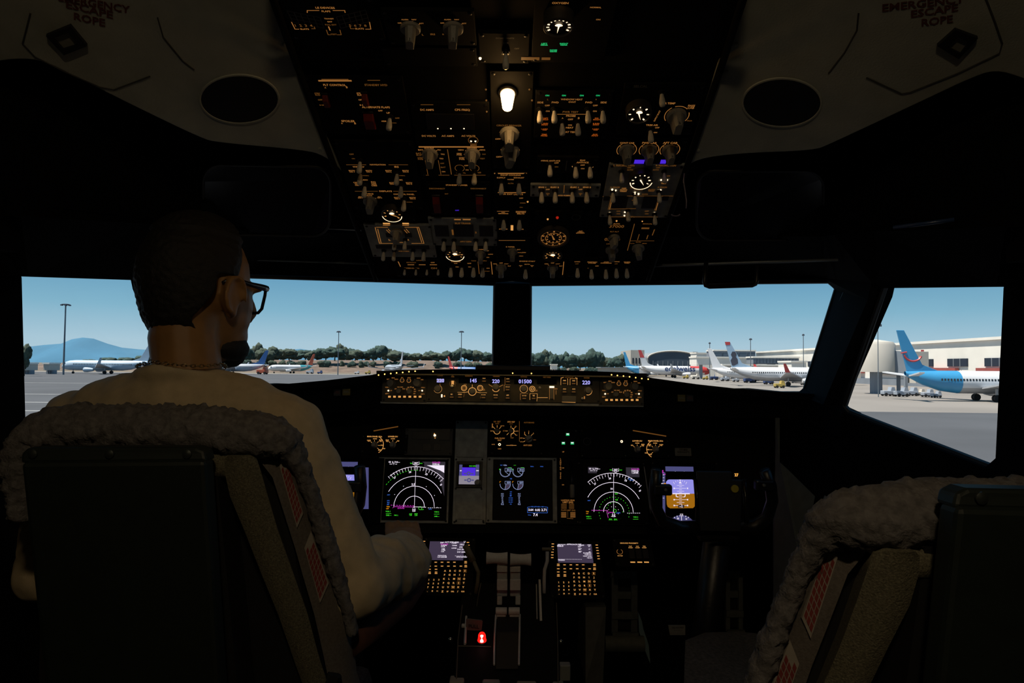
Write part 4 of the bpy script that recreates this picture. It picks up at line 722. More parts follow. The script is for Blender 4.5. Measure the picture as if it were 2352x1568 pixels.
p.toggle((1427, 390), (1525, 390), (1407, 436), (1458, 442), (1513, 436), (1400, 488), (1442, 480), (1503, 488), k=.9).gauge(1471, 401, 27, 8, -120, 120, 'x', False, 150, .014, tl='x')
for x, y, r in ((1406, 432, .002), (1414, 434, .0016), (1458, 440, .003), (1466, 442, .002), (1512, 434, .0018), (1517, 433, .0016), (1400, 486, .0022), (1503, 486, .0022), (1435, 484, .0016), (1518, 410, .0016), (1532, 410, .0016), (1434, 492, .0016)): p.bulb(x, y, 'x', r)
p.done()
p = P('pressurization_panel', 'overhead panel with AUTO and MANUAL pressurization knobs', (1382, 503, 1520, 592))
T_(p, 'm', ('AUTO', 1416, 511, 15), ('FLT ALT', 1411, 529, 20, 'd'), ('LAND ALT', 1404, 557, 23, 'd'), ('MANUAL', 1487, 511, 22, 'd'), ('37000', 1416, 517, 34, 'd'), ('03000', 1406, 547, 36, 'd'), ('ALTN', 1466, 553, 12, 'd'), ('MAN', 1480, 556, 10, 'd'), ('AUTO', 1452, 556, 10, 'd'))
p.line([(1457, 511), (1441, 572)], 'd', .0016).line([(1503, 524), (1498, 537)], 'd', .002).line([(1468, 535), (1464, 548)], 'd', .0016).line([(1488, 537), (1485, 546)], 'd', .002).line([(1448, 550), (1502, 550)], 'd').rect(1482, 521, 18, 3.5, 'd').knob(1410, 543, 20, .85).knob(1405, 570, 0, .95).knob(1465, 566, -20, .95).bulb(1416, 504, 'b').bulb(1475, 505, 'b', .0014); p.done()
# --- front strips
p = P('landing_light_panel', 'front overhead strip with LANDING and RUNWAY TURNOFF light switches', (908, 592, 1136, 634))
T_(p, 'm', ('LANDING', 967, 595, 21, 'd'), ('RETRACT', 945, 600, 22, 'd'), ('OFF', 994, 600, 9), ('ON', 938, 613, 9, 'd'), ('EXTEND ON', 946, 613, 34, 'd'), ('ON', 997, 613, 14, 'd'), ('RUNWAY\nTURNOFF', 1047, 597, 22), ('OFF', 1047, 602, 8), ('ON', 1050, 610, 7), ('TAXI', 1088, 596, 11, 'd'), ('OFF', 1078, 602, 9), ('ON', 1079, 610, 7), ('APU', 1113, 596, 10, 'd'), ('ON', 1121, 613, 7), ('START', 1119, 620, 12, 'd'))
p.line([(915, 598), (920, 609)], 'm', .002).line([(937, 605), (951, 605)], 'm', .0022).line([(963, 605), (977, 605)], 'm', .0022).line([(988, 605), (1003, 605)], 'm', .0022).line([(1098, 598), (1101, 626)], 'd', .0016).line([(1128, 597), (1131, 627)], 'm', .0016).toggle((1036, 608), (1061, 608), (1088, 608), (1109, 608)).toggle((930, 614), (956, 614), (981, 614), (1007, 614), k=.6); p.done()
p = P('engine_start_panel', 'front overhead strip headed ENGINE START between two start knobs', (1138, 592, 1300, 634))
for x in (1151, 1269): T_(p, 'm', ('GRD', x - 14, 603, 9), ('OFF', x, 601, 8), ('CONT', x + 12, 603, 10), ('FLT', x + 19, 608, 7)); p.knob(x, 611, 0, .85).line([(x - 10, 605), (x - 6, 609)]).line([(x + 9, 606), (x + 6, 609)])
T_(p, 'm', ('ENGINE START', 1211, 597, 36), ('BOTH', 1211, 604, 12), ('IGN\nL', 1196, 608, 7), ('IGN\nR', 1222, 608, 7)); p.toggle((1207, 612)).line([(1295, 598), (1292, 628)], 'm', .0016); p.done()
p = P('exterior_light_panel', 'front overhead strip with LOGO, POSITION, ANTI COLLISION and WHEEL WELL toggles', (1303, 592, 1460, 634))
T_(p, 'm', ('LOGO', 1326, 598, 13), ('OFF', 1325, 603, 8, 'd'), ('POSITION\nSTROBE', 1360, 600, 22), ('STEADY', 1356, 613, 14, 'd'), ('OFF', 1371, 608, 8), ('ANTI\nCOLLISION', 1392, 600, 25), ('WING', 1417, 598, 12), ('OFF', 1415, 603, 7, 'd'), ('WHEEL\nWELL', 1440, 600, 16)); p.toggle((1326, 609), (1358, 612), (1391, 612), (1415, 610), (1439, 610)); p.done()
p = P('left_wiper_panel', 'small overhead panel with the wiper knob beside the exhaust dial', (1086, 563, 1132, 591))
T_(p, 'm', ('L WIPER', 1105, 570, 17), ('INT', 1119, 573, 8), ('LOW', 1127, 581, 11), ('HIGH', 1122, 588, 9)); p.knob(1104, 580, 0, .8); p.done()
# map lamp: the one strong light of the cockpit
lm = thing('map_lamp', 'glowing amber map lamp hanging from the overhead console', 'lamp', FO.pt(*FO.uv(1166, 208), .003)); lm.rotation_euler = FO.mat3().to_euler()
MB().lathe([(.016, 0), (.016, .004), (.0135, .006), (.0125, .006)], 24).build('lamp_collar', M_NUT, lm, smooth=30)
LAMP_S = 30
MB().lathe([(.0120, .004), (.0112, .012), (.0082, .036), (.0074, .0375), (.001, .038)], 24).build('lamp_shade', glow('map_lamp_glow', (1, .56, .20), LAMP_S), lm, smooth=40)
# ================================================================ glareshield panels
for k_, c_, s_ in (('W', (.95, .85, 1), .95), ('M', (.85, .05, .75), .7), ('G', (.06, .85, .03), .75), ('C', (.06, .22, .95), .6), ('O', (1, .36, .01), .75), ('L', (.12, .12, .34), .55), ('S', (.36, .34, .98), .8), ('B', (.42, .16, .005), .8), ('D', (.42, .40, 1), 1.1), ('Z', (.06, .05, .075), .45), ('N', (.5, .45, .55), .5), ('T', (.30, .36, .62), .9), ('Q', (.075, .055, .105), .62), ('A', (1, .42, .05), 1.2), ('Y', (.2, .16, .01), .25)):
    AMB[k_] = nolight(glow('screen_' + k_.lower() + '_tone', c_, s_))
M_MCP = mat('olive_grey_panel', (.055, .047, .030), .65, var=.2, vscale=60); M_BTN = mat('black_button', (.012, .011, .010), .5); M_SCR = mat('screen_black', (.002, .002, .003), .4, spec=.04); M_CAP = mat('panel_cap_grey', (.12, .115, .10), .55)
FG = Frame(at(1176, 893, 1.835), Vector((0, -1, .10)))
ROUND2 = MB().lathe([(.0105, 0), (.0105, .003), (.0088, .004), (.0084, .014), (.0076, .0155), (.001, .016)], 22).mesh('round_knob', M_CAP, smooth=35)
BUT = MB().box((0, 0, .0025), (.0145, .0155, .005)).mesh('push_button', M_BTN)
def button(p, px, py, txt=None, w=8, lv='b', bars=True, k=1.0):
    x, y = p.xy(px, py); o = link('push_button', BUT, p.t, (x, y, p.top)); o.scale = (k, k, 1)
    if txt: p.text(txt, px, py - 2.2, w, lv, z=.0055)
    if bars: p.rect(px, py + 4, 8, 2, 'd', z=.0055)
    return p
def dial(p, px, py, k=1.0):
    x, y = p.xy(px, py); o = link('round_knob', ROUND2, p.t, (x, y, p.top)); o.scale = (k, k, k); return p
def ring(p, px, py, rpx, a0=0, a1=360, lv='b', w=1.3):
    k = p.sc(px, py); return p.arc(px, py, rpx * k, a0, a1, lv, w * k)
EG = 'instrument panels under the windshield'
p = Panel('mode_control_panel', 'long olive grey panel with violet digit windows under the glareshield edge', 'control panel', FG, (981, 861, 1379, 924), M_MCP, group=EG)
for s_, x, y, w in (('COURSE', 1011, 862.5, 13), ('A/T\nARM', 1040, 864, 7), ('IAS/MACH', 1077, 863.5, 17), ('HEADING', 1140, 864.5, 15), ('ALTITUDE', 1203, 865.5, 15), ('VERT SPEED', 1256, 866.5, 18), ('A/P ENGAGE', 1307, 867, 20), ('COURSE', 1347, 868, 13)): p.text(s_, x, y, w, 'd')
for x, y, w, s_, tx, tw, lv in ((1012, 874, 19, '220', 1012, 17, 'D'), (1076, 874, 44, '145', 1087, 15, 'D'), (1139, 875.5, 25, '220', 1139, 17, 'D'), (1203, 876, 44, '01500', 1206, 30, 'D'), (1256, 876.5, 45, None, 0, 0, ''), (1347, 878.5, 26, '220', 1346, 18, 'D')):
    p.recess(x, y, w, 12.5, 'digit_window', M_SCR)
    if s_: p.text(s_, tx, y + .5, tw, lv, z=.0022)
p.rect(1012, 874, 17, 8, 'N', z=.0018); dial(p, 1006, 893); ring(p, 1006, 893, 9.5, 30, 250); p.line([(1011, 881), (1011, 886)], 'm', .001)
p.rect(1040, 881, 6, 13, 'b', z=.001).toggle((1040, 886), k=.7); ring(p, 1040, 881, 7.5, 0, 360, 'd', .7); dial(p, 1085, 899, .9); ring(p, 1085, 899, 9.6); ring(p, 1066, 891, 6.8); ring(p, 1066, 891, 4, 0, 360, 'm'); ring(p, 1103, 891, 6.8); ring(p, 1103, 891, 4, 0, 360, 'm')
p.line([(1085, 883), (1085, 890)], 'b', .001).line([(1051, 901), (1067, 901), (1075, 900)], 'b', .001).line([(1067, 902), (1065, 912)], 'd', .001).line([(1094, 900), (1103, 902), (1118, 902)], 'b', .001).line([(1105, 903), (1104, 914)], 'm', .001)
dial(p, 1139, 889, .9); ring(p, 1139, 891, 9, 110, 250); p.line([(1123, 883), (1131, 888)], 'm', .0014).line([(1155, 884), (1147, 888)], 'm', .0014)
dial(p, 1203, 893, .95); ring(p, 1203, 893, 9.4); ring(p, 1222.5, 893, 6.8); ring(p, 1222.5, 893, 3.4); p.rknob(1240, 890.5, .45).text('ALT\nINTV', 1232, 897, 6, 'm')
p.text('C/O', 1069, 883, 6, 'm').text('SPD\nINTV', 1111, 895, 7, 'm')
p.recess(1267, 901, 8, 30, 'trim_wheel', M_CAP, .006).rect(1267, 889, 11, 4, 'x', z=.007).line([(1262, 888), (1262, 917)], 'm', .001).line([(1272, 888), (1272, 917)], 'm', .001).text('DN', 1277, 893, 6, 'm').line([(1277, 896), (1277, 906)], 'm', .001).line([(1235, 913), (1258, 913)], 'b', .001)
for x, y, s_ in ((1296, 876.5, 'CMD'), (1317, 877, 'CMD'), (1296, 896, 'CWS'), (1317, 896, 'CWS')): button(p, x, y, s_, 7, 'b', True, 1.0)
for x in (1296, 1317): p.line([(x - 8, 884), (x - 8, 870), (x + 8, 870), (x + 8, 884)], 'b', .0009)
p.recess(1306.5, 916.5, 32, 13, 'disengage_bar', M_CAP, .008).line([(1291, 912), (1291, 923), (1321, 924), (1321, 920)], 'b', .0012).line([(1288, 868), (1294, 866.5)], 'b', .0012).line([(1326, 869), (1321, 867)], 'b', .0012)
dial(p, 1350, 897); ring(p, 1350, 898, 9.6, 60, 200)
for x, y, s_, w in ((1038, 908, 'N1', 4), (1057, 908, 'SPEED', 9), (1110.5, 909, 'LVL CHG', 10), (1138.5, 909.5, 'HDG SEL', 10), (1166, 910, 'APP', 6), (1204, 911, 'ALT HLD', 10), (1225.5, 911, 'VS', 5), (1112, 871.5, 'VNAV', 7), (1166.5, 872.5, 'LNAV', 7), (1166, 891, 'VOR LOC', 10)): button(p, x, y, s_, w)
p.line([(1160, 882), (1160, 867), (1172, 867)], 'm', .0008).line([(1158, 898), (1158, 884), (1172, 884)], 'm', .0008).line([(1195, 918), (1195, 904), (1212, 904)], 'm', .0008).line([(1217, 918), (1217, 904), (1234, 904), (1233, 921)], 'b', .0008)
p.rect(1015, 909, 3, 7, 'x').bulb(1021, 909.5, 'b', .0022).toggle((1336, 914), k=.6).rect(1342, 913, 3, 6, 'm'); p.done()
def efis(label, dx, dy):
    p = Panel('display_control_panel', label, 'control panel', FG, (878 + dx, 862 + dy, 981 + dx, 924 + dy), M_MCP, group=EG); q = lambda x, y: (x + dx, y + dy)
    for x, y in ((898, 880), (958, 880)): dial(p, *q(x + 1, y), 1.15); p.rknob(*q(x, y - 1), .7)
    for x, y in ((924, 873.5), (939.5, 874)): p.rknob(*q(x, y), .5); ring(p, *q(x, y), 5, 20, 340, 'm')
    for x, y in ((917, 898), (941, 899)): dial(p, *q(x, y), .75)
    for s_, x, y, w in (('RADIO', 893.5, 871, 9), ('MINS', 903.5, 868, 7), ('BARO', 911, 871, 8), ('FPV', 924, 867.5, 5), ('MTRS', 940, 867.5, 7), ('IN', 954, 872, 3), ('BARO', 962, 868.5, 8), ('HPA', 970, 872, 6), ('VOR 1', 890, 889.5, 9), ('OFF', 898.5, 897, 5), ('ADF 1', 890, 904, 9), ('VOR 2', 972, 890, 9), ('OFF', 963.5, 897, 5), ('ADF 2', 971, 905, 9), ('APP', 909, 893, 5), ('VOR', 915.5, 889, 6), ('MAP', 923, 889, 6), ('PLN', 928, 893, 6), ('5', 935, 894, 2.5), ('10', 938, 890, 4), ('20', 944, 889, 4), ('40', 949, 890, 4), ('80', 953, 894, 4), ('160', 953, 899, 5), ('320', 952, 904, 5)): p.text(s_, *q(x, y), w, 'm')
    for x in (892.5, 970): p.bulb(*q(x, 897), 'x', .0022)
    for x, s_ in ((895.5, 'WXR'), (907, 'STA'), (918.5, 'WPT'), (930, 'ARPT'), (942, 'DATA'), (954, 'POS'), (965.5, 'TERR')): p.recess(*q(x, 911.5), 8, 7, 'push_button', M_BTN, .003); p.rect(*q(x, 911), 6, 4.2, 'b', z=.0032)
    p.done()
efis('olive grey display control panel beside the seated person\'s arm', 0, 0); efis('olive grey display control panel on the empty seat\'s side', 497, 7.5)
# surround, flood strip, warning lights
t = thing('panel_surround', 'worn grey surround framing the long olive panel', 'surround', FG.p)
fg = lambda x, y, w=0: FG.pt(*FG.uv(x, y), w) - FG.p
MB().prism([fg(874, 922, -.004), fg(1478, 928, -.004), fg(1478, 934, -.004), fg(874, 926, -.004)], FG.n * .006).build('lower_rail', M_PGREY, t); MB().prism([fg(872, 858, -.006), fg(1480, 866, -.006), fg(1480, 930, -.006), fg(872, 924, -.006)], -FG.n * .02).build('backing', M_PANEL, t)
t = thing('flood_light_strip', 'row of tiny amber flood lamps along the glareshield lip', 'light strip', at(1176, 855, 1.80))
M_LED = glow('led_amber', (1, .55, .12), 3.0)
for x, y in ((869.6, 860), (883.7, 858), (897.7, 856.6), (911, 855), (925, 854), (939.5, 852.3), (953.6, 851.2), (1177.6, 855.7), (1220.7, 856.3), (1404.6, 859.4), (1418, 861), (1432, 862.3), (1446, 864), (1460, 866), (1474, 868), (1488.7, 869.5), (994.6, 851.8)):
    MB().lathe([(.0018, 0), (.0018, .0012), (.0008, .0022)], 8, Matrix.Rotation(PI / 2, 4, 'X')).build('lamp', M_LED, t, loc=at(x, y + 1, 1.793) - t.location)
fl = bpy.data.lights.new('flood', 'AREA'); fl.shape = 'RECTANGLE'; fl.size = .66; fl.size_y = .008; fl.energy = .35; fl.color = (1, .62, .2)
fo = link('flood', fl, None, at(1176, 860, 1.805) + Vector((0, 0, 0))); fo.rotation_euler = (Vector((0, -.45, 1))).to_track_quat('Z', 'Y').to_euler(); fo.parent = t; fo.location = fo.location - t.location
for pts, s_ in (((775, 901, 796, 900), 'left'), ((1584, 914, 1565, 914), 'right')):
    who = 'beside the seated person' if s_ == 'left' else 'toward the empty seat'
    FW_ = Frame(at(pts[2], pts[3], 1.825), Vector((0, -1, .1)))
    p = Panel('fire_warning_light', 'unlit dark red FIRE WARN light %s' % who, 'warning light', FW_, (pts[0] - 8, pts[1] - 8, pts[0] + 8, pts[1] + 8), M_BTN, bolts=False); AMB.setdefault('R', mat('red_unlit', (.10, .01, .008), .5)); p.text('FIRE\nWARN', pts[0], pts[1], 12, 'R'); p.done()
    p = Panel('caution_light', 'unlit dull yellow caution light %s' % who, 'warning light', FW_, (pts[2] - 9, pts[3] - 8, pts[2] + 9, pts[3] + 8), mat('yellow_unlit', (.12, .09, .004), .5), bolts=False); p.text('MASTER\nCAUTION', pts[2], pts[3], 14, 'k'); p.done()

# ================================================================ main instrument panel
ma = at(1176, 955, 1.99); mb_ = at(1176, 1215, 1.905); MN = Vector((1, 0, 0)).cross(mb_ - ma).normalized(); MN = -MN if MN.y > 0 else MN
FM = Frame(ma, MN)
t = thing('main_instrument_panel', 'black main instrument panel carrying the display screens', 'instrument panel', ma)
fm = lambda x, y, w=0: FM.pt(*FM.uv(x, y), w) - ma
MB().prism([fm(700, 950, -.006), fm(1790, 958, -.006), fm(1790, 1222, -.006), fm(700, 1214, -.006)], -FM.n * .03).build('backplate', M_PANEL, t)
MB().prism([fm(700, 1214), fm(1790, 1222), fm(1790, 1228), fm(700, 1222)], FM.n * .012).build('lower_lip', M_PANEL, t)
for a_, b_ in (((862, 1078), (850, 1162)), ((1479, 1072), (1494, 1180))): MB().tube([fm(*a_, .004), fm((a_[0] + b_[0]) / 2 + (-1 if a_[0] < 1000 else 0), (a_[1] + b_[1]) / 2, .006), fm(*b_, .004)], .0016, 6).build('hood_edge', mat('edge_reflection', (.12, .13, .16), .25), t)  # reflection along the hood edges put into pale bluish strips
for a_, b_ in (((860, 991), (916, 981)), ((1452, 990), (1528, 1003))): MB().tube([fm(*a_, .012), fm(*b_, .012)], .0016, 6).build('lit_trim', AMB['d'], t)
def DU(label, rect, scr, name='display_unit'):
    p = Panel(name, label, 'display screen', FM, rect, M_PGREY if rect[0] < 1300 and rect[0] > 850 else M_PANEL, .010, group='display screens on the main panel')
    x0, y0, x1, y1 = scr; p.recess((x0 + x1) / 2, (y0 + y1) / 2, x1 - x0 + 10, y1 - y0 + 10, 'screen', M_SCR, .003); p.top += .0027; return p
def nd(p, cx, cy, k, small):
    A = lambda r, a0, a1, lv='W', w=1.1: ring(p, cx, cy, r * k, a0, a1, lv, w)
    A(91.4, -41, 46); A(69.4, -61, 63.5); A(46.9, -90, 90); A(24.4, -90, 90); sc = k
    for i in range(-9, 11):
        a = math.radians(i * 4.55 + .6); r0 = 91 * k; r1 = (85 if i % 2 else 83) * k
        p.line([(cx + r0 * math.sin(a), cy - r0 * math.cos(a)), (cx + r1 * math.sin(a), cy - r1 * math.cos(a))], 'W', .0010)
    p.line([(cx + 1, cy), (cx + 4.5 * k, cy - 91 * k)] if not small else [(cx, cy), (cx, cy - 92 * k)], 'W', .0010)
    for s_, a in (('27', -33.5), ('30', -6.5), ('33', 21), ('0', 51)): p.text(s_, cx + 79.5 * k * math.sin(math.radians(a)), cy - 79.5 * k * math.cos(math.radians(a)), 5.5 if s_ != '0' else 3.5, 'W', rot=-math.radians(a))
    tx = cx + 4.8 * k
    p.line([(tx - 7, cy - 103 * k), (tx - 7, cy - 96.5 * k), (tx + 7, cy - 96.5 * k), (tx + 7, cy - 103 * k)], 'W', .0010).text('307', tx, cy - 99.5 * k, 9, 'W').text('TRK', tx - 11, cy - 99 * k, 6, 'G').text('MAG', tx + 11.5, cy - 99 * k, 6, 'G').line([(tx - 3, cy - 95.5 * k), (tx, cy - 92 * k), (tx + 3, cy - 95.5 * k)], 'W', .001)
    p.text('GS  0  TAS---', cx - 45 * k, cy - 102 * k, 26, 'W').text('---°/ --', cx - 47 * k, cy - 98 * k, 17, 'W').text('(LCA-03)', cx + 51 * k, cy - 101 * k, 18, 'M').text('1530.4z', cx + 50 * k, cy - 97 * k, 16, 'W').text('1.2NM', cx + 50 * k, cy - 92.5 * k, 14, 'W')
    p.line([(cx, cy - 1), (cx - 3.4, cy + 6.5), (cx + 3.4, cy + 6.5), (cx, cy - 1)], 'W', .0010).text('0.0', cx, cy + 9.5, 7, 'W')
    p.text('ARPT', cx - 58 * k, cy - 27 * k, 7, 'C'); p.text('VOR 1', cx - 59 * k, cy + 11 * k, 11, 'G').line([(cx - 64 * k, cy + 15.5 * k), (cx - 52 * k, cy + 15.5 * k)], 'G', .0008).text('VOR 2', cx + 52 * k, cy + 12 * k, 11, 'G').line([(cx + 46 * k, cy + 17 * k), (cx + 58 * k, cy + 17 * k)], 'G', .0008)
    for i in range(7): p.line([(cx + (32 + 4.6 * i) * k, cy + 2.5 * k), (cx + (34.5 + 4.6 * i) * k, cy + 2.5 * k)], 'W', .0010)
    return p
p = DU('square screen with a magenta route line and white triangle map shape', (866, 1051, 1032, 1201), (886, 1060, 1023, 1190)); cx, cy = 951.6, 1163.8
p.rect(999, 1071, 48, 20, 'Z', z=.0001); nd(p, cx, cy, 1.0, False)
tri = [p.xy(*q_) for q_ in ((981, 1069), (1021, 1069), (1021, 1086.5), (1012, 1081), (1001, 1077), (991, 1073))]; p._l('W').add([(a, b, p.top + .0003) for a, b in tri], [tuple(range(6))])
tri = [p.xy(*q_) for q_ in ((970, 1061), (1021, 1061), (1021, 1140), (1010, 1100), (1000, 1078))]; p._l('Z').add([(a, b, p.top + .00015) for a, b in tri], [tuple(range(5))])
for i in range(13):
    a0 = -54 + i * 4.6; p.arc(cx, cy, 83 * p.sc(cx, cy), a0, a0 + 2.4, 'G', .0010)
for x, y in ((928, 1114.5), (980, 1115.5), (907.6, 1133.6), (998.8, 1135.7), (1005, 1163), (954.6, 1107.5), (1016, 1102)): p.text('.', x, y, 1.6, 'W')
p.text('2.5', 950, 1113, 7.5, 'W').line([(907, 1163.5), (953, 1164.5)], 'M', .0012).line([(953, 1164), (979, 1165)], 'W', .0012).line([(903, 1166.5), (908, 1163.5)], 'M', .0010).text('(LCA-03)', 922, 1167, 15, 'M').text('LCL', 989, 1169, 7, 'C'); ring(p, 966, 1167, 4, 0, 360, 'G', .8); p.text('LCA', 971, 1170, 6, 'G')
for i in range(9): p.line([(899 + i * 6.2, 1160.3 + i * .12), (902 + i * 6.2, 1160.4 + i * .12)], 'M', .0011)
p.text('ATC', 893, 1150, 6, 'C').text('ILS', 893, 1154.5, 5, 'C').text('EST', 892.5, 1159, 5, 'C').text('TERR', 892.5, 1164, 8, 'O').text('OFF', 891, 1168.5, 6, 'O').text('DME ---', 894, 1183.5, 12, 'G').text('FMC L', 911, 1183.5, 9, 'G').text('ANP\n1.00', 944, 1182, 7, 'G').text('RNP\n2.00', 956.5, 1182, 7, 'G').text('DME ---', 1004, 1186, 11, 'G'); p.done()
p = DU('square screen with green dashed circles around the aircraft symbol', (1326, 1060, 1486, 1206), (1344, 1069, 1473, 1196)); cx, cy = 1408.5, 1176
for x, y, w, h in ((1360, 1080, 20, 14), (1452, 1085, 30, 22)): p.rect(x, y, w, h, 'Z', z=.0001)
nd(p, cx, cy, .97, True); ring(p, cx + 2, cy - 2, 21, 0, 360, 'G', .01)
for r in (19, 35):
    for i in range(int(r * .62)):
        a0 = -115 + i * 230 / int(r * .62); ring(p, cx + 4 - r * .08, cy - 3 + (r - 19) * .25, r, a0, a0 + 5 * 24 / r, 'G', .9)
p.text('6.0', 1414.5, 1134, 6, 'G').text('4.0', 1415, 1148, 6, 'G').text('10', 1403.5, 1123, 4.5, 'W').text('LCEN', 1449.5, 1103, 8, 'C'); ring(p, 1444, 1100, 2.2, 0, 360, 'C', .7)
p.line([(1358, 1172), (1395, 1172.5)], 'M', .0011).line([(1395, 1172.5), (1393, 1176), (1396, 1189)], 'M', .0011).text('LCA-03', 1402, 1177, 12, 'M').text('LCPH', 1419, 1178, 9, 'C'); ring(p, 1411, 1173, 4, 0, 360, 'G', .9)
p.text('TERR', 1348.5, 1175, 7, 'O').text('OFF', 1348, 1179.5, 5, 'O').text('.RN.  .RN.', 1407, 1193, 20, 'G')
for i in range(8): a = i * PI / 4 + .4; p.text('.', cx - .5 + 12 * math.sin(a), cy - 3 - 12 * math.cos(a), 1.4, 'W')
p.done()
# engine screen
p = DU('engine screen with four blue-white round gauges and fuel figures', (1118, 1051, 1279, 1201), (1137, 1061, 1264, 1190))
for x in (1160.5, 1189.5):
    ring(p, x, 1083.5, 12.3, 80, 300, 'T', 1); ring(p, x, 1112.5, 12.3, 85, 275, 'T', 1); p.line([(x, 1083.5), (x + 10, 1092)], 'T', .0009).line([(x - 1, 1125), (x + 1.5, 1113)], 'T', .0009)
    p.line([(x - .5, 1075.5), (x + 14.5, 1075.5), (x + 14.5, 1083), (x - .5, 1083), (x - .5, 1075.5)], 'T', .0008).text('20.0', x + 8, 1079.5, 9.5, 'T').line([(x - .5, 1105.5), (x + 12, 1105.5), (x + 12, 1112), (x - .5, 1112), (x - .5, 1105.5)], 'T', .0008).text('439', x + 7, 1109, 7.5, 'T')
    q_ = [p.xy(*w_) for w_ in ((x + 1.5, 1113), (x + 12, 1113), (x + 9.5, 1120), (x + 4, 1124), (x - .5, 1124.5))]; p._l('Q').add([(a, b, p.top + .0002) for a, b in q_], [tuple(range(5))])
    for i in range(11): a = math.radians(95 + i * 19); p.line([(x + 11.8 * math.sin(a), 1083.5 - 11.8 * math.cos(a)), (x + 9.8 * math.sin(a), 1083.5 - 9.8 * math.cos(a))], 'T', .0006)
    p.line([(x - 12.5, 1109), (x - 12.5, 1106), (x - 10, 1106)], 'O', .0008).text('o', x - 12.5, 1078, 3, 'G')
p.text('TAT', 1151.5, 1069, 5.5, 'C').text('+22c', 1160, 1069, 8.5, 'T').line([(1180, 1069), (1185, 1069)], 'G', .0007).text('-----', 1171, 1074, 8, 'G').text('-----', 1200, 1074, 8, 'G').text('FWC1', 1222, 1072, 7, 'C').text('FWC2', 1244, 1072, 7, 'C').text('N1', 1174, 1100, 4, 'C').text('EGT', 1173.5, 1130, 4.5, 'C')
for i, (a, b) in enumerate((('62.2', 'N2'), ('0.33', 'FF'), ('41', 'OIL PRESS'), ('56', 'OIL TEMP'), ('18', 'OIL QTY'), ('0.2', 'VIB'))):
    y = 1134.5 + i * 4.7; p.text(a, 1154, y, 6 if '.' in a else 3.6, 'T').text(b, 1173, y, 9.5 if len(b) > 3 else 4, 'C').text(a, 1192.5, y, 6 if '.' in a else 3.6, 'T')
p.line([(1218, 1164), (1211.5, 1165), (1211.5, 1177.5), (1257, 1178), (1257.5, 1165), (1250, 1164)], 'C', .0009).text('FUEL QTY-KGS x 1000', 1234, 1164, 29, 'C').text('3.64', 1219, 1171, 11.5, 'W').text('0.02', 1234.5, 1171.5, 11.5, 'W').text('3.71', 1249.5, 1171.5, 11.5, 'W').text('TOTAL', 1216, 1183, 7.5, 'C').text('7.4', 1229.5, 1182.5, 10, 'W'); p.done()
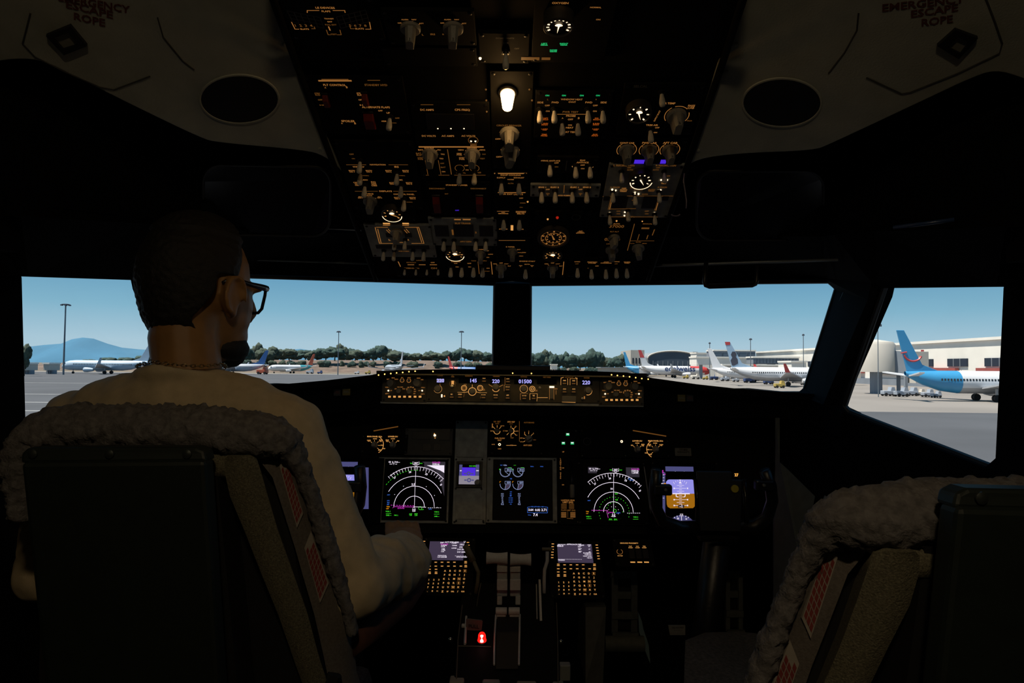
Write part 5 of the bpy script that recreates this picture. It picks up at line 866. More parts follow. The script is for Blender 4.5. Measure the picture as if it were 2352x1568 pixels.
# flight displays
def pfd(label, dx, rect, dy=0):
    p = DU(label, rect, (1515 + dx, 1068 + dy, 1642 + dx, 1208 + dy)); q = lambda x, y: (x + dx, y + dy)
    p.rect(*q(1559, 1077.5), 64, 11, 'L').line([q(1549, 1072.5), q(1549.5, 1083)], 'W', .0013).line([q(1570, 1072.5), q(1570, 1083)], 'W', .0013)
    def poly(pts, lv, z=.0003): p._l(lv).add([(*p.xy(*q(*w_)), p.top + z) for w_ in pts], [tuple(range(len(pts)))])
    poly([(1528.5, 1113), (1528.5, 1107), (1532, 1102.5), (1536, 1101.5), (1588, 1101.5), (1593, 1104), (1594, 1110), (1594, 1134), (1529, 1134)], 'S'); poly([(1529, 1134), (1594, 1134), (1594, 1163), (1590, 1167), (1538, 1167.5), (1532, 1164), (1530, 1158)], 'B')
    p.line([q(1544, 1134), q(1582, 1134)], 'W', .0028, .0005)
    for y, w in ((1112, 6), (1115.2, 16), (1118.3, 6), (1121.8, 25), (1125, 6), (1128.3, 16), (1131.3, 6), (1138, 6), (1141.3, 17), (1144.5, 6), (1147.7, 28), (1151, 6), (1154.3, 17), (1157.5, 6), (1161, 10)): p.line([q(1561.5 - w / 2, y), q(1561.5 + w / 2, y)], 'W', .0009, .0007)
    for y in (1121.8, 1147.7, 1161): p.rect(*q(1547, y), 3, 3, 'W', z=.0007).rect(*q(1577.5, y), 3, 3, 'W', z=.0007)
    p.line([q(1547, 1161), q(1556, 1161)], 'W', .001, .0007).line([q(1569, 1161), q(1577, 1161)], 'W', .001, .0007).line([q(1551.5, 1134), q(1551.5, 1140), q(1555, 1141.5)], 'W', .0022, .0008).line([q(1572, 1134), q(1572, 1140), q(1569, 1141.5)], 'W', .0022, .0008)
    poly([(1557.5, 1110), (1564, 1110), (1560.5, 1105)], 'W', .0008); poly([(1558, 1102), (1563, 1102), (1560.5, 1105)], 'W', .0008)
    for a in (-30, -20, -10, 10, 20, 30): p.line([q(1560.5 + 31 * math.sin(math.radians(a)), 1134 - 31 * math.cos(math.radians(a))), q(1560.5 + (28 if abs(a) < 30 else 25.5) * math.sin(math.radians(a)), 1134 - (28 if abs(a) < 30 else 25.5) * math.cos(math.radians(a)))], 'W', .0009, .0007)
    poly([(1556, 1160), (1570, 1160), (1570, 1166), (1556, 1166)], 'Z', .0009); p.text('-1', *q(1563, 1163), 6, 'W', z=.0012)
    poly([(1520.5, 1085), (1526.5, 1085), (1526.5, 1180), (1520.5, 1180)], 'L'); poly([(1600, 1085), (1616, 1085), (1616, 1180), (1600, 1180)], 'L')
    p.text('5', *q(1521, 1084), 4, 'M').line([q(1523, 1089.5), q(1527, 1089.5)], 'M', .0016, .0006).rect(*q(1518.5, 1111.5), 4, 3.5, 'W', z=.0007).rect(*q(1526, 1112), 4.5, 4.5, 'O', z=.0007)
    for y in (1091, 1097.5, 1104, 1111, 1144): p.line([q(1521, y), q(1524, y)], 'W', .001, .0007)
    c = [(1563.5 + 33 * math.sin(math.radians(a)), 1216 - 33 * math.cos(math.radians(a)) - .0) for a in range(-55, 61, 8)]; poly([(x, y) for x, y in c if y < 1197] + [(1590, 1197), (1536, 1197)], 'L')
    p.line([q(1563.5, 1184), q(1564, 1196)], 'W', .0016, .0007).line([q(1560.5, 1180.5), q(1567, 1180.5), q(1563.7, 1185), q(1560.5, 1180.5)], 'W', .0009, .0007)
    for a in (-42, -30, -18, -6, 6, 18, 30): p.line([q(1563.5 + 33 * math.sin(math.radians(a)), 1216 - 33 * math.cos(math.radians(a))), q(1563.5 + 30.5 * math.sin(math.radians(a)), 1216 - 30.5 * math.cos(math.radians(a)))], 'W', .0014, .0007)
    p.text('30', *q(1555.5, 1191), 5, 'W', z=.0008).text('27', *q(1547, 1194.5), 4, 'W', z=.0008).text('33', *q(1574.5, 1192), 4, 'W', z=.0008).text('305H', *q(1553.5, 1196), 8, 'M', z=.0008).text('MAG', *q(1574, 1196), 5, 'G', z=.0008); p.done()
pfd('attitude screen with violet sky and orange ground behind the empty seat\'s yoke', 0, (1498, 1060, 1656, 1216)); pfd('attitude screen mostly hidden behind the seated person\'s arm', -768, (730, 1050, 854, 1206), -11)
# standby instrument on a grey mounting plate
p = Panel('standby_mount', 'worn grey mounting plate around the small standby screen', 'mounting plate', FM, (1043, 966, 1118, 1204), M_PGREY, .008, raise_=-.002)
for x, y in ((1048, 1055), (1108, 1055), (1047, 1122), (1106, 1123), (1048, 1196), (1110, 1196)): link('fastener', SCREW, p.t, (*p.xy(x, y), p.top))
p.recess(1080, 1040, 62, 20, 'blank_cover', M_PGREY, .004).recess(1078, 1160, 62, 64, 'blank_cover', M_PGREY, .003); p.done()
p = Panel('standby_screen', 'small square standby screen with blue sky and white ground', 'display screen', FM, (1048, 1060, 1108, 1120), M_BTN, .014, raise_=.004, group='display screens on the main panel'); p.recess(1077.5, 1091, 50, 48, 'screen', M_SCR, .002); p.top += .0016
p.rect(1077, 1084, 31, 19, 'V0' if 0 else 'v', z=.0003).rect(1077.5, 1103, 46, 20, 'N', z=.0003).rect(1059, 1081, 7, 26, 'L', z=.0003).rect(1097, 1081, 8, 26, 'L', z=.0003).text('1013 HPA', 1086, 1071.5, 16, 'G').text('-o-', 1077, 1087, 22, 'L', z=.0005).text('-o-', 1078, 1102, 22, 'L', z=.0005).text('60', 1059, 1082, 4, 'W').text('200', 1097, 1082, 6, 'W').rknob(1097.5, 1109.5, 1.05); p.done()
# switch groups on the panel
p = Panel('autobrake_panel', 'black panel with SPD REF and AUTOBRAKE knobs beside the green gear lights', 'control panel', FM, (1126, 962, 1248, 1046), M_PANEL, .008, group=EG)
T_(p, 'm', ('N1 SET', 1142, 969, 16, 'd'), ('AUTO', 1142, 973.5, 9, 'd'), ('SPD REF', 1174, 969.5, 17), ('AUTO', 1174, 974, 8, 'd'), ('AUTOBRAKE', 1215, 971, 24, 'd'), ('FUEL FLOW', 1148, 1007, 23), ('RESET', 1147.5, 1011.5, 9), ('RATE', 1133, 1021, 7), ('USED', 1147.5, 1031, 8), ('MFD', 1175, 1023, 7), ('ANTI SKID', 1212, 1023, 20), ('BOTH', 1154, 978.5, 8), ('2', 1127.5, 990, 2), ('1', 1131, 978.5, 2), ('SET', 1158, 990, 6, 'd'), ('V1', 1185, 980, 4), ('VR', 1189, 990.5, 4), ('WT', 1186, 1000, 5), ('VREF', 1176, 1006, 8, 'd'), ('OFF', 1197, 1006.5, 6), ('RTO', 1198, 1015, 6), ('MAX', 1228, 1010.5, 6, 'd'), ('1', 1205, 996, 1.5), ('2', 1214.5, 991, 2), ('3', 1225, 996, 2)); p.line([(1193, 968), (1193, 1014)], 'd', .0014)
ring(p, 1141.5, 990, 7.8, 90, 270, 'b', 1); ring(p, 1173.5, 990, 7.8, 20, 180, 'b', 1.4)
for pts in ([(1129, 990), (1133, 990)], [(1132, 980), (1137, 985)], [(1142, 977), (1142, 982)], [(1151, 980), (1147, 985)], [(1161, 990), (1166, 990)], [(1173.5, 978), (1173.5, 983)], [(1184, 981), (1179, 986)], [(1187, 990.5), (1182, 990.5)], [(1185, 999), (1180, 995)], [(1168, 995), (1164, 999)], [(1173.5, 1003), (1173.5, 998)], [(1205, 997), (1208.5, 1001)], [(1214.3, 993), (1214.3, 997)], [(1223, 997), (1220, 1001)], [(1201, 1006.5), (1205, 1007)], [(1202, 1015), (1206, 1013)], [(1163, 1023), (1186, 1023)]): p.line(pts, 'b', .0009)
dial(p, 1141.5, 990, .72); dial(p, 1173.5, 990, .72); p.knob(1214.5, 1008, 60, .72); ring(p, 1147.5, 1021, 3, 0, 360, 'x', 1.3); p.done()
def dusel(label, kx, kx2, y, flip):
    p = Panel('display_selector', label, 'control panel', FM, (min(kx, kx2) - 32, y - 24, max(kx, kx2) + 34, y + 20), M_PANEL, .008, group=EG)
    p.text('MAIN PANEL DUs', kx, y - 19, 34, 'b').text('LOWER DU', kx2, y - 19, 22, 'b'); f = -1 if flip else 1
    for s_, dx, dy, w in (('NORM', 1, -14, 9), ('OUTBD\nPFD', -13, -9.5, 9), ('ENG\nPRI', 14, -9.5, 7), ('PFD', 17, 1, 6), ('INBD', 21, 8.5, 7), ('MFD', 12, 12, 7)): p.text(s_, kx + f * dx, y + dy, w, 'b')
    for s_, dx, dy, w in (('NORM', 0, -14, 9), ('ENG\nPRI', -13, -9.5, 7), ('ND', 12, -9, 5)): p.text(s_, kx2 + f * dx, y + dy, w, 'b')
    for k_ in (kx, kx2): p.line([(k_, y - 11), (k_, y - 8)], 'b', .0009).line([(k_ - 9, y - 8), (k_ - 6.5, y - 5)], 'b', .0009).line([(k_ + 9, y - 8), (k_ + 6.5, y - 5)], 'b', .0009).knob(k_, y, 0, .62)
    ring(p, kx, y, 21, (30 if not flip else -150), (150 if not flip else -30), 'b', 1.2); p.line([(kx + f * 8, y + 1), (kx + f * 13, y + 1)], 'b', .0009).line([(kx + f * 6, y + 7), (kx + f * 10, y + 10)], 'b', .0009); p.done()
dusel('black MAIN PANEL DUs selector above the screen with the magenta route', 861, 903, 1022, False); dusel('black MAIN PANEL DUs selector above the screen with green circles', 1505, 1463, 1032, True)
p = Panel('clock_panel', 'dark panel with blank window and two square buttons above the route screen', 'control panel', FM, (930, 984, 1040, 1046), mat('dark_grey_panel', (.03, .03, .027), .6, var=.2, vscale=60), .006, group=EG); p.recess(968, 1000, 42, 18, 'blank_window', M_FACE).recess(980.5, 1027.5, 20, 17, 'push_button', M_BTN).recess(1004, 1027, 17, 16, 'push_button', M_BTN).recess(1022, 998, 24, 26, 'switch_plate', M_BTN); p.bulb(999, 1000, 'x', .0035).bulb(998, 996, 'b', .0016).bulb(999.5, 1006, 'b', .0016); ring(p, 1022.5, 1000, 2.8, 150, 400, 'N', .8); p.done()
p = Panel('landing_gear_panel', 'narrow black panel with the landing gear lever and limit table', 'control panel', FM, (1280, 985, 1330, 1204), M_PANEL, .008, group=EG)
for i, c in enumerate('LANDING GEAR'): p.text(c, 1287.3, 1054 + i * 4.05, text_geo(c, True)[2] * 4.3, 'm') if c != ' ' else None
T_(p, 'm', ('UP', 1293.5, 1038, 4.5), ('OFF', 1293, 1075, 5), ('DN', 1293, 1113.5, 4.5), ('LANDING GEAR', 1304, 1149, 31), ('LIMIT (IAS)', 1304, 1153.5, 24), ('FLAPS LIMIT (IAS)', 1305, 1172, 32, 'd'))
for i in range(5):
    p.line([(1289, 1157.5 + i * 2.6), (1301, 1157.5 + i * 2.6)], 'd', .0012).line([(1307, 1157.5 + i * 2.6), (1318, 1157.5 + i * 2.6)], 'd', .0012).line([(1289, 1177 + i * 2.6), (1300, 1177 + i * 2.6)], 'm', .0013).line([(1310, 1177 + i * 2.6), (1321, 1177 + i * 2.6)], 'm', .0013)
p.line([(1302, 1190), (1316, 1191)], 'd', .0014).line([(1304, 1175), (1304, 1187)], 'd', .0008)
for x, y in ((1303.5, 998), (1293.5, 1018), (1314, 1018)): p.recess(x, y, 11, 9, 'gear_light', M_BTN, .003).rect(x, y + .5, 7.5, 5.5, 'g', z=.0034).rect(x, y - .5, 5.5, 2.5, 'W', z=.0037)
xk, yk = p.xy(1310.5, 1060); x2, y2 = p.xy(1311.5, 1130); o = MB().tube([(xk, yk, .004), (xk, (yk + y2) / 2, .026), (x2, y2 + .012, .034)], .004, 8).build('gear_lever', M_NUT, p.t, smooth=True); MB().lathe([(.0055, -.017), (.0062, -.015), (.0062, .015), (.005, .018)], 16, Matrix.Translation((x2, y2, .036)) @ Matrix.Rotation(PI / 2, 4, 'X')).build('lever_wheel', M_CAP, o, smooth=40); p.done()
p = Panel('flap_gauge_panel', 'dark panel with an unlit flap gauge beside the green gear lights', 'control panel', FM, (1332, 985, 1440, 1052), M_PANEL, .006, group=EG); p.arc(1348, 1014, .0105, 0, 360, 'k', .0006); ring(p, 1427.5, 1014, 3, 0, 360, 'x', 1.6); p.done()
p = Panel('winglet_placard', 'small pale placard lettered 737-800 WINGLETS', 'placard', FM, (1549.5, 1029, 1587, 1047.5), mat('aged_white_placard', (.15, .145, .13), .7, var=.1, vscale=100), .002, bolts=False, raise_=.004); AMB['K'] = mat('black_print', (.006, .006, .006), .8); p.text('737-800', 1568, 1033.5, 20, 'K').text('WINGLETS', 1568.5, 1039, 28, 'K').text('- - - - - - - - -', 1568, 1044, 28, 'K'); p.done()
p = Panel('number_window', 'small amber 27 readout above the yoke checklist', 'display', FM, (1683, 1083, 1700, 1098), M_BTN, .008, bolts=False); p.text('27', 1690.5, 1091, 9, 'A').text('27', 1690.5, 1091, 9, 'x', z=.0002); p.done()
# ================================================================ keyboards (control display units)
ca = at(1176, 1240, 1.86); cb = at(1176, 1385, 1.72); CN = Vector((1, 0, 0)).cross(cb - ca).normalized(); CN = -CN if CN.z < 0 else CN
FC = Frame(ca, CN); KEYM = {}
def key(p, px, py, w, h, s_=None, tw=None, lv='b', box=False, bars=0):
    kx = (round(w, 4), round(h, 4))
    if kx not in KEYM: KEYM[kx] = MB().loft([[Vector((sx * w * q / 2, sy * h * q / 2, z)) for sx, sy in ((-1, -1), (1, -1), (1, 1), (-1, 1))] for z, q in ((0, 1), (.002, 1), (.003, .86))]).mesh('key', M_BTN)
    x, y = p.xy(px, py); link('key', KEYM[kx], p.t, (x, y, p.top))
    if s_: p.text(s_, px, py, tw or 4, lv, z=.0034)
    if bars: p.rect(px, py - (1.6 if bars > 1 else 0), 5.5, 1.8, lv, z=.0034)
    if bars > 1: p.rect(px, py + 1.6, 6, 1.8, lv, z=.0034)
    if box: p.line([(px - 3.4, py - 3.2), (px + 3.4, py - 3.2), (px + 3.4, py + 3.2), (px - 3.4, py + 3.2), (px - 3.4, py - 3.2)], 'd', .0008, .0034)
def cdu(label, dx, dy, lines):
    p = Panel('keypad_unit', label, 'keypad unit', FC, (1261 + dx, 1243 + dy, 1384 + dx, 1376 + dy), M_PANEL, .01, group='keypad units ahead of the levers'); q = lambda x, y: (x + dx, y + dy)
    p.recess(*q(1321, 1274), 84, 47, 'screen', M_SCR, .002); p.rect(*q(1320.5, 1274), 80, 43, 'Q', z=.0017); zt = .002
    for s_, x, y, w, lv in lines: p.text(s_, *q(x, y), w, lv, z=zt)
    for i in range(6): key(p, *q(1269.5 - .3 * i, 1253 + i * 6.3), .0080, .0048, None, bars=1); key(p, *q(1370 + .9 * i, 1255.5 + i * 6.3), .0080, .0048, None, bars=1)
    for r, (y, xs, b) in enumerate(((1301, (1282, 1296.3, 1310.6, 1325, 1339, 1364.8), 1), (1310, (1282, 1296.5, 1310.7, 1325.3, 1339.2, 1353.8, 1365), 1), (1317.3, (1282, 1297), 1), (1325.2, (1282.2, 1297), 2))):
        for x in xs: key(p, *q(x, y), .0115, .0095, None, lv='b', bars=2 if (b == 2 or (r == 0 and x in (1282, 1364.8)) or (r == 1 and x > 1360)) else 1)
    for i, c in enumerate(('A', 'B', 'C', 'D', 'E', 'F', 'G', 'H', 'I', 'J', 'K', 'L', 'M', 'N', 'O', 'P', 'Q', 'R', 'S', 'T', 'U', 'V', 'W', 'X', 'Y', 'Z', 'SP', 'DEL', '/', 'CLR')):
        r, k = divmod(i, 5); sk = -1.2 * (r if dx < 0 else -.4 * r); key(p, *q(1317.6 + k * 11.4 + k * r * .05 + sk, 1321 + r * 9.0 + r * r * .09), .0095, .0092, c, text_geo(c, True)[2] * (6.2 if len(c) == 1 else 4.2), 'b', c in 'ENSW' and len(c) == 1)
    for i, c in enumerate(('1', '2', '3', '4', '5', '6', '7', '8', '9', '.', '0', '+/-')):
        r, k = divmod(i, 3); sk = -1.2 * ((r + 2) if dx < 0 else -.2 * r); key(p, *q(1283 + k * 11.4 + sk, 1341.4 + r * 8.6), .0092, .0092, c, text_geo(c, True)[2] * (5.6 if len(c) == 1 else 3.6), 'b')
    p.done()
cdu('keypad unit with APPROACH REF page on its violet screen', 0, 0, [('APPROACH REF', 1318, 1253.5, 34, 'W'), ('GROSS WT', 1290, 1254, 18, 'W'), ('056.0', 1286.5, 1257, 14, 'W'), ('FLAPS', 1336, 1255.5, 10, 'W'), ('VREF', 1352.5, 1255, 8, 'W'), ('15°', 1331, 1258.5, 8, 'W'), ('30°', 1331.5, 1264.5, 8, 'W'), ('40°', 1332, 1270.5, 8, 'W'), ('KT', 1353, 1258.5, 4, 'W'), ('KT', 1353.5, 1264.5, 4, 'W'), ('KT', 1354, 1270.5, 4, 'W'), ('FLAP/SPD', 1348.5, 1273.5, 18, 'W'), ('--/---', 1350, 1276.5, 15, 'W'), ('WIND CORR', 1348.5, 1280.5, 20, 'W'), ('+05 KT', 1353.5, 1284.5, 12, 'W'), ('- - - - - - - - - - - - - - - -', 1308.5, 1287, 54, 'W'), ('<INDEX', 1289, 1289.5, 16, 'W')])
cdu('keypad unit with ACT RTE LEGS page partly covered by the sleeve', -295, -6, [('ACT RTE LEGS', 1333, 1254.5, 32, 'W'), ('1/', 1362, 1254, 4, 'W'), ('320°', 1311, 1255.5, 9, 'W'), ('(LCA-03)', 1316, 1259, 17, 'M'), ('(2.0NM)', 1315, 1261.5, 13, 'W'), ('LCA', 1313, 1264.5, 9, 'W'), ('128', 1313, 1270, 7, 'W'), ('2.1NM', 1313.5, 1273, 9, 'W'), ('LCA', 1312, 1276, 7, 'W'), ('7.2NM', 1338, 1256.5, 11, 'W'), ('7.0NM', 1339, 1262, 11, 'W'), ('6.0NM', 1338, 1268, 11, 'W'), ('191/', 1356, 1260, 10, 'W'), ('191/', 1355, 1266, 10, 'W'), ('210/ 2000', 1355, 1271, 19, 'W'), ('210/ 2000', 1354.5, 1277, 19, 'W'), ('- - - - - - -', 1353, 1285.5, 25, 'W'), ('RTE DATA>', 1356, 1288.5, 24, 'W'), ('RNP/ACTUAL', 1311, 1285, 20, 'W'), ('1.0/ 0.05NM', 1310.5, 1288.5, 21, 'W')])
p = Panel('ground_proximity_panel', 'small black panel lettered GROUND PROXIMITY', 'control panel', FC, (1410, 1240, 1500, 1302), M_PANEL, .008)
p.text('GROUND PROXIMITY', 1444.5, 1249.5, 42, 'b'); ring(p, 1423, 1269, 7, 30, 330, 'm', .9); p.text('SYS TEST', 1424, 1278.5, 12, 'b')
for i, (a, x) in enumerate((('FLAP', 1447.5), ('GEAR', 1463.5), ('TERR', 1479))): p.text(a, x, 1256.5, 7, 'b').text('INHIBIT', x + .5, 1260, 10, 'b').recess(x + 3, 1275, 12, 22, 'switch_guard', M_BTN, .006).rect(x + 5.5, 1293, 11, 2.6, 'b')
p.done()
# ================================================================ centre pedestal with levers
qa = at(1176, 1385, 1.70); qb = at(1176, 1568, 1.44); QN = Vector((1, 0, 0)).cross(qb - qa).normalized(); QN = -QN if QN.z < 0 else QN
FQ = Frame(qa, QN)
t = thing('throttle_quadrant', 'dark centre pedestal with grey thrust levers and flap scale', 'pedestal', (0, 1.55, FZ)); QL = t.location
L_ = lambda v: Vector(v) - QL
def qp(px, py, w=0): return FQ.pt(*FQ.uv(px, py), w)
tl, tr, bl, br = qp(1062, 1338), qp(1270, 1338), qp(1038, 1600), qp(1290, 1600)
MB().hexa([L_(Vector((bl.x, bl.y, FZ))), L_(Vector((br.x, br.y, FZ))), L_(Vector((tr.x, tr.y, FZ))), L_(Vector((tl.x, tl.y, FZ))), L_(bl), L_(br), L_(tr), L_(tl)]).build('housing', M_PANEL, t, bevel=.004)
M_EDGE = mat('bare_edge', (.09, .08, .06), .5)
for pts in (((1062, 1390), (1052, 1470), (1048, 1568)), ((1278, 1385), (1281, 1470), (1282, 1568))): MB().tube([L_(qp(*q_, .001)) for q_ in pts], .0012, 6).build('edge_strip', M_EDGE, t)
MB().tube([L_(qp(1051, 1484, .001)), L_(qp(1128, 1486, .001))], .0015, 6).build('edge_strip', M_EDGE, t)
M_LEV = mat('pale_lever_plastic', (.5, .49, .46), .45, var=.08, vscale=200); M_LEVD = mat('olive_lever', (.12, .105, .06), .5, var=.15, vscale=150)
for k, (x0, x1, yo) in enumerate(((1117.5, 1165.5, 0), (1172, 1219.5, 3))):
    c = at((x0 + x1) / 2, 1281.5 + yo, 1.655); hw = (x1 - x0) / 2 / F * 1.655; n = 14
    prof = [(.0150 - .0030 * math.cos((i / n - .5) * 2 * 1.4), -hw + 2 * hw * i / n) for i in range(n + 1)]; prof = [(.010, -hw)] + prof + [(.010, hw)]
    sx0, sx1 = ((1142, 1165), (1172, 1195))[k]
    top = [at(sx0, 1290, 1.66), at(sx1, 1290, 1.66)]; bot = [at(sx0 - .5, 1370, 1.685), at(sx1, 1370, 1.685)]
    s_ = MB().hexa([L_(bot[0]), L_(bot[1]), L_(bot[1] + Vector((0, .02, .012))), L_(bot[0] + Vector((0, .02, .012))), L_(top[0]), L_(top[1]), L_(top[1] + Vector((0, .02, 0))), L_(top[0] + Vector((0, .02, 0)))]).build('thrust_lever', M_LEV, t, bevel=.002)
    MB().lathe(prof, 22, Matrix.Translation(L_(c)) @ Matrix.Rotation(PI / 2, 4, 'Y')).build('lever_handle', M_LEV, s_, smooth=50)
    for y0, y1, o_ in ((1330, 1354, .004), (1300, 1312, .002)):
        a, b = at(sx0 - .5, y0, 1.66), at(sx1 + .3, y1, 1.665); MB().box(L_((a + b) / 2 + Vector((0, -.001, 0))), (b.x - a.x, .006, a.z - b.z)).build('lever_boot', M_LEV, s_, bevel=.0015)
    fx = (sx0, sx0 + 11) if k == 0 else (sx1 - 11, sx1); a, b = at(fx[0], 1368, 1.675), at(fx[1], 1386, 1.68); MB().box(L_((a + b) / 2), (b.x - a.x, .012, a.z - b.z)).build('lever_foot', M_LEV, s_, bevel=.001)
    rx0, rx1 = ((1139, 1164), (1168.5, 1193.5))[k]; c = at((rx0 + rx1) / 2, 1403, 1.645)
    r_ = MB().lathe([(.007, -.0135), (.0088, -.0125), (.0088, .0125), (.007, .0135)], 16, Matrix.Translation(L_(c)) @ Matrix.Rotation(PI / 2, 4, 'Y')).build('reverser_lever', M_LEV, t, smooth=40); MB().box(L_(c - Vector((0, 0, .012))), (.022, .008, .016)).build('reverser_arm', M_LEV, r_, bevel=.001)
for pts in (((1139, 1416), (1136, 1470), (1135, 1532)), ((1194, 1416), (1193, 1470), (1192, 1532))): MB().tube([L_(qp(*q_, .006)) for q_ in pts], .0022, 6).build('slot_rail', M_LEV, t)
MB().prism([L_(qp(1142, 1416, .003)), L_(qp(1191, 1416, .003)), L_(qp(1190, 1540, .003)), L_(qp(1139, 1540, .003))], QN * .002).build('slot_plate', M_FACE, t)
# speed brake and flap levers
pts = [(1065, 1251, 1.70), (1076, 1256, 1.70), (1086, 1284, 1.69), (1099, 1314, 1.685), (1097, 1340, 1.68), (1093, 1362, 1.68)]
s_ = MB().tube([L_(at(*q_)) for q_ in pts[2:]], .0045, 8).build('speedbrake_lever', M_LEVD, t, smooth=True); MB().tube([L_(at(1068, 1252, 1.70)), L_(at(1078, 1270, 1.695)), L_(at(1087, 1288, 1.69))], .0075, 10).build('lever_grip', M_LEVD, s_, smooth=True)
MB().tube([L_(at(1105, 1338, 1.69)), L_(at(1099, 1365, 1.68)), L_(at(1095, 1392, 1.68))], .0012, 6).build('guide_wire', M_EDGE, t)
s_ = MB().tube([L_(at(*q_)) for q_ in ((1257, 1266, 1.70), (1257, 1288, 1.695), (1251, 1308, 1.69), (1250, 1335, 1.685), (1250, 1362, 1.68))], .0042, 8).build('flap_lever', M_LEV, t, smooth=True); MB().box(L_(at(1257, 1260.5, 1.70)), (.026, .012, .0055)).build('lever_grip', M_LEVD, s_, bevel=.0015)
a, b = at(1239.5, 1333, 1.69), at(1243, 1436, 1.63); MB().hexa([L_(b - Vector((.0028, 0, 0))), L_(b + Vector((.0028, 0, 0))), L_(b + Vector((.0028, .01, 0))), L_(b + Vector((-.0028, .01, 0))), L_(a - Vector((.0025, 0, 0))), L_(a + Vector((.0025, 0, 0))), L_(a + Vector((.0025, .01, 0))), L_(a + Vector((-.0025, .01, 0)))]).build('flap_gate', M_LEV, t)
a, b = qp(1232, 1345, .004), qp(1233.5, 1424, .004); MB().tube([L_(a), L_(b)], .0014, 6).build('scale_edge', M_LEV, t)
p = Panel.__new__(Panel); p.fr = FQ; p.c = (0, 0); p.t = t; p.lay = {}; p.top = .004
for s_, x, y, w, lv in (('1', 1222.5, 1344.5, 2, 'd'), ('5', 1223, 1349.5, 3, 'd'), ('10', 1223, 1357, 6, 'd'), ('15', 1223, 1371, 6.5, 'm'), ('25', 1223, 1385.5, 7, 'b'), ('30', 1222.3, 1402, 7.2, 'b'), ('40', 1222, 1420, 7.5, 'b'), ('FLAP', 1223, 1438.5, 10, 'm'), ('DOWN', 1223.5, 1444, 11, 'm'), ('STAB TRIM', 1240, 1478.5, 31, 'k'), ('MAIN', 1226, 1491, 9, 'k'), ('AUTO PILOT', 1245, 1491.5, 14, 'k'), ('PARK\nBRAKE\nLIGHT', 1105, 1499, 14, 'P'), ('1', 1079.5, 1549, 5, 'P'), ('2', 1245, 1553, 10, 'P'), ('UP', 1114, 1351.5, 12, 'b'), ('ARMED', 1114, 1357, 12, 'x'), ('FLIGHT DETENT', 1165, 1505.5, 22, 'k'), ('TRIM', 1172, 1428, 14, 'd'), ('CUTOFF', 1162, 1550, 9, 'k')):
    AMB.setdefault('P', mat('pinkish_print', (.10, .065, .055), .7)); p.text(s_, x, y, w, lv)
for y, lv in ((1344.5, 'd'), (1349.5, 'd'), (1357.5, 'd'), (1371.5, 'm'), (1386, 'm'), (1403, 'm'), (1421, 'b')): p.line([(1228, y), (1232, y)], lv, .0016)
p.line([(1052, 1404), (1085, 1406)], 'd', .0012).line([(1207, 1416), (1214, 1418)], 'd', .002)
for y, s_ in ((1500, 1), (1531, -1)): p._l('k').add([(*p.xy(1244 + a, y - s_ * b), p.top + .0005) for a, b in ((-3, 0), (0, 4), (3, 0), (1.2, 0), (1.2, -3), (-1.2, -3), (-1.2, 0))], [(0, 1, 2, 3, 4, 5, 6)])
for lv, mb in p.lay.items(): mb.build('lettering', AMB[lv], t)['kind'] = 'stuff'
# start levers at the bottom edge of the view
for k, (x0, x1, y0, lab) in enumerate(((1033, 1067, 1554, 'P'), (1108, 1149, 1556, 'g'), (1186, 1232, 1558, 'P'), (1268, 1294, 1559, 'g'))):
    a, b = at(x0, y0, 1.45), at(x1, y0, 1.45); w = b.x - a.x
    o = thing('start_lever', '%s lever knob in the row at the foot of the centre pedestal' % ('cream' if lab == 'P' else 'pale grey'), 'lever', (a + b) / 2 - Vector((0, 0, .02)), 'lever knobs on the pedestal')
    MB().box((0, 0, 0), (w, .03, .034)).build('knob', mat('cream_knob', (.22, .20, .15), .5) if lab == 'P' else mat('grey_green_knob', (.17, .18, .17), .5), o, bevel=.003); MB().cone((0, .005, -.06), (0, 0, -.015), .006, .006, 10).build('stem', M_NUT, o)
# parking brake lever, its placard and the red lamp
o = thing('parking_brake', 'slim parking brake lever with pale grip', 'lever', qp(1068, 1482, .004))
MB().cone((0, 0, 0), at(1071, 1415, 1.64) - o.location, .003, .0025, 8).build('rod', M_LEV, o); c = at(1066, 1440, 1.615) - o.location; MB().box(c, (.012, .012, .014)).build('grip', M_LEV, o, bevel=.002)
pl = [at(x, y, 1.60) for x, y in ((1072.5, 1421), (1107, 1425), (1108.5, 1428), (1106, 1448), (1103, 1450), (1071, 1446), (1070, 1443), (1070.5, 1423))]
o = thing('pull_tag', 'grey plastic tag reading PULL hanging on the parking brake lever', 'tag', pl[0]); MB().prism([q_ - o.location for q_ in pl], (0, .002, .001)).build('tag_plate', mat('grey_tag', (.105, .10, .10), .6, var=.1, vscale=200), o)
mb = MB(); nn = Vector((0, -1, .15)).normalized()
for s_, p0, ex in (('PULL', (1088, 1438), (24, 2)),): px_text(mb, s_, p0, ex, (0, -11), pl[0], nn, .0022)
mb.v = [tuple(Vector(v) - o.location) for v in mb.v]; mb.build('lettering', AMB['K'], o)['kind'] = 'stuff'
o = thing('brake_warning_lamp', 'glowing red dome lamp on the pedestal', 'lamp', qp(1107, 1476, .002)); o.rotation_euler = FQ.mat3().to_euler()
MB().lathe([(.0125, 0), (.0125, .003), (.010, .005), (.0088, .005)], 22).build('lamp_base', M_NUT, o, smooth=30)
MB().lathe([(.0105, .004), (.0092, .008), (.0084, .018), (.0062, .0225), (.002, .024)], 22).build('lens', glow('red_lamp_glow', (1, .010, .006), 1.5), o, smooth=40)
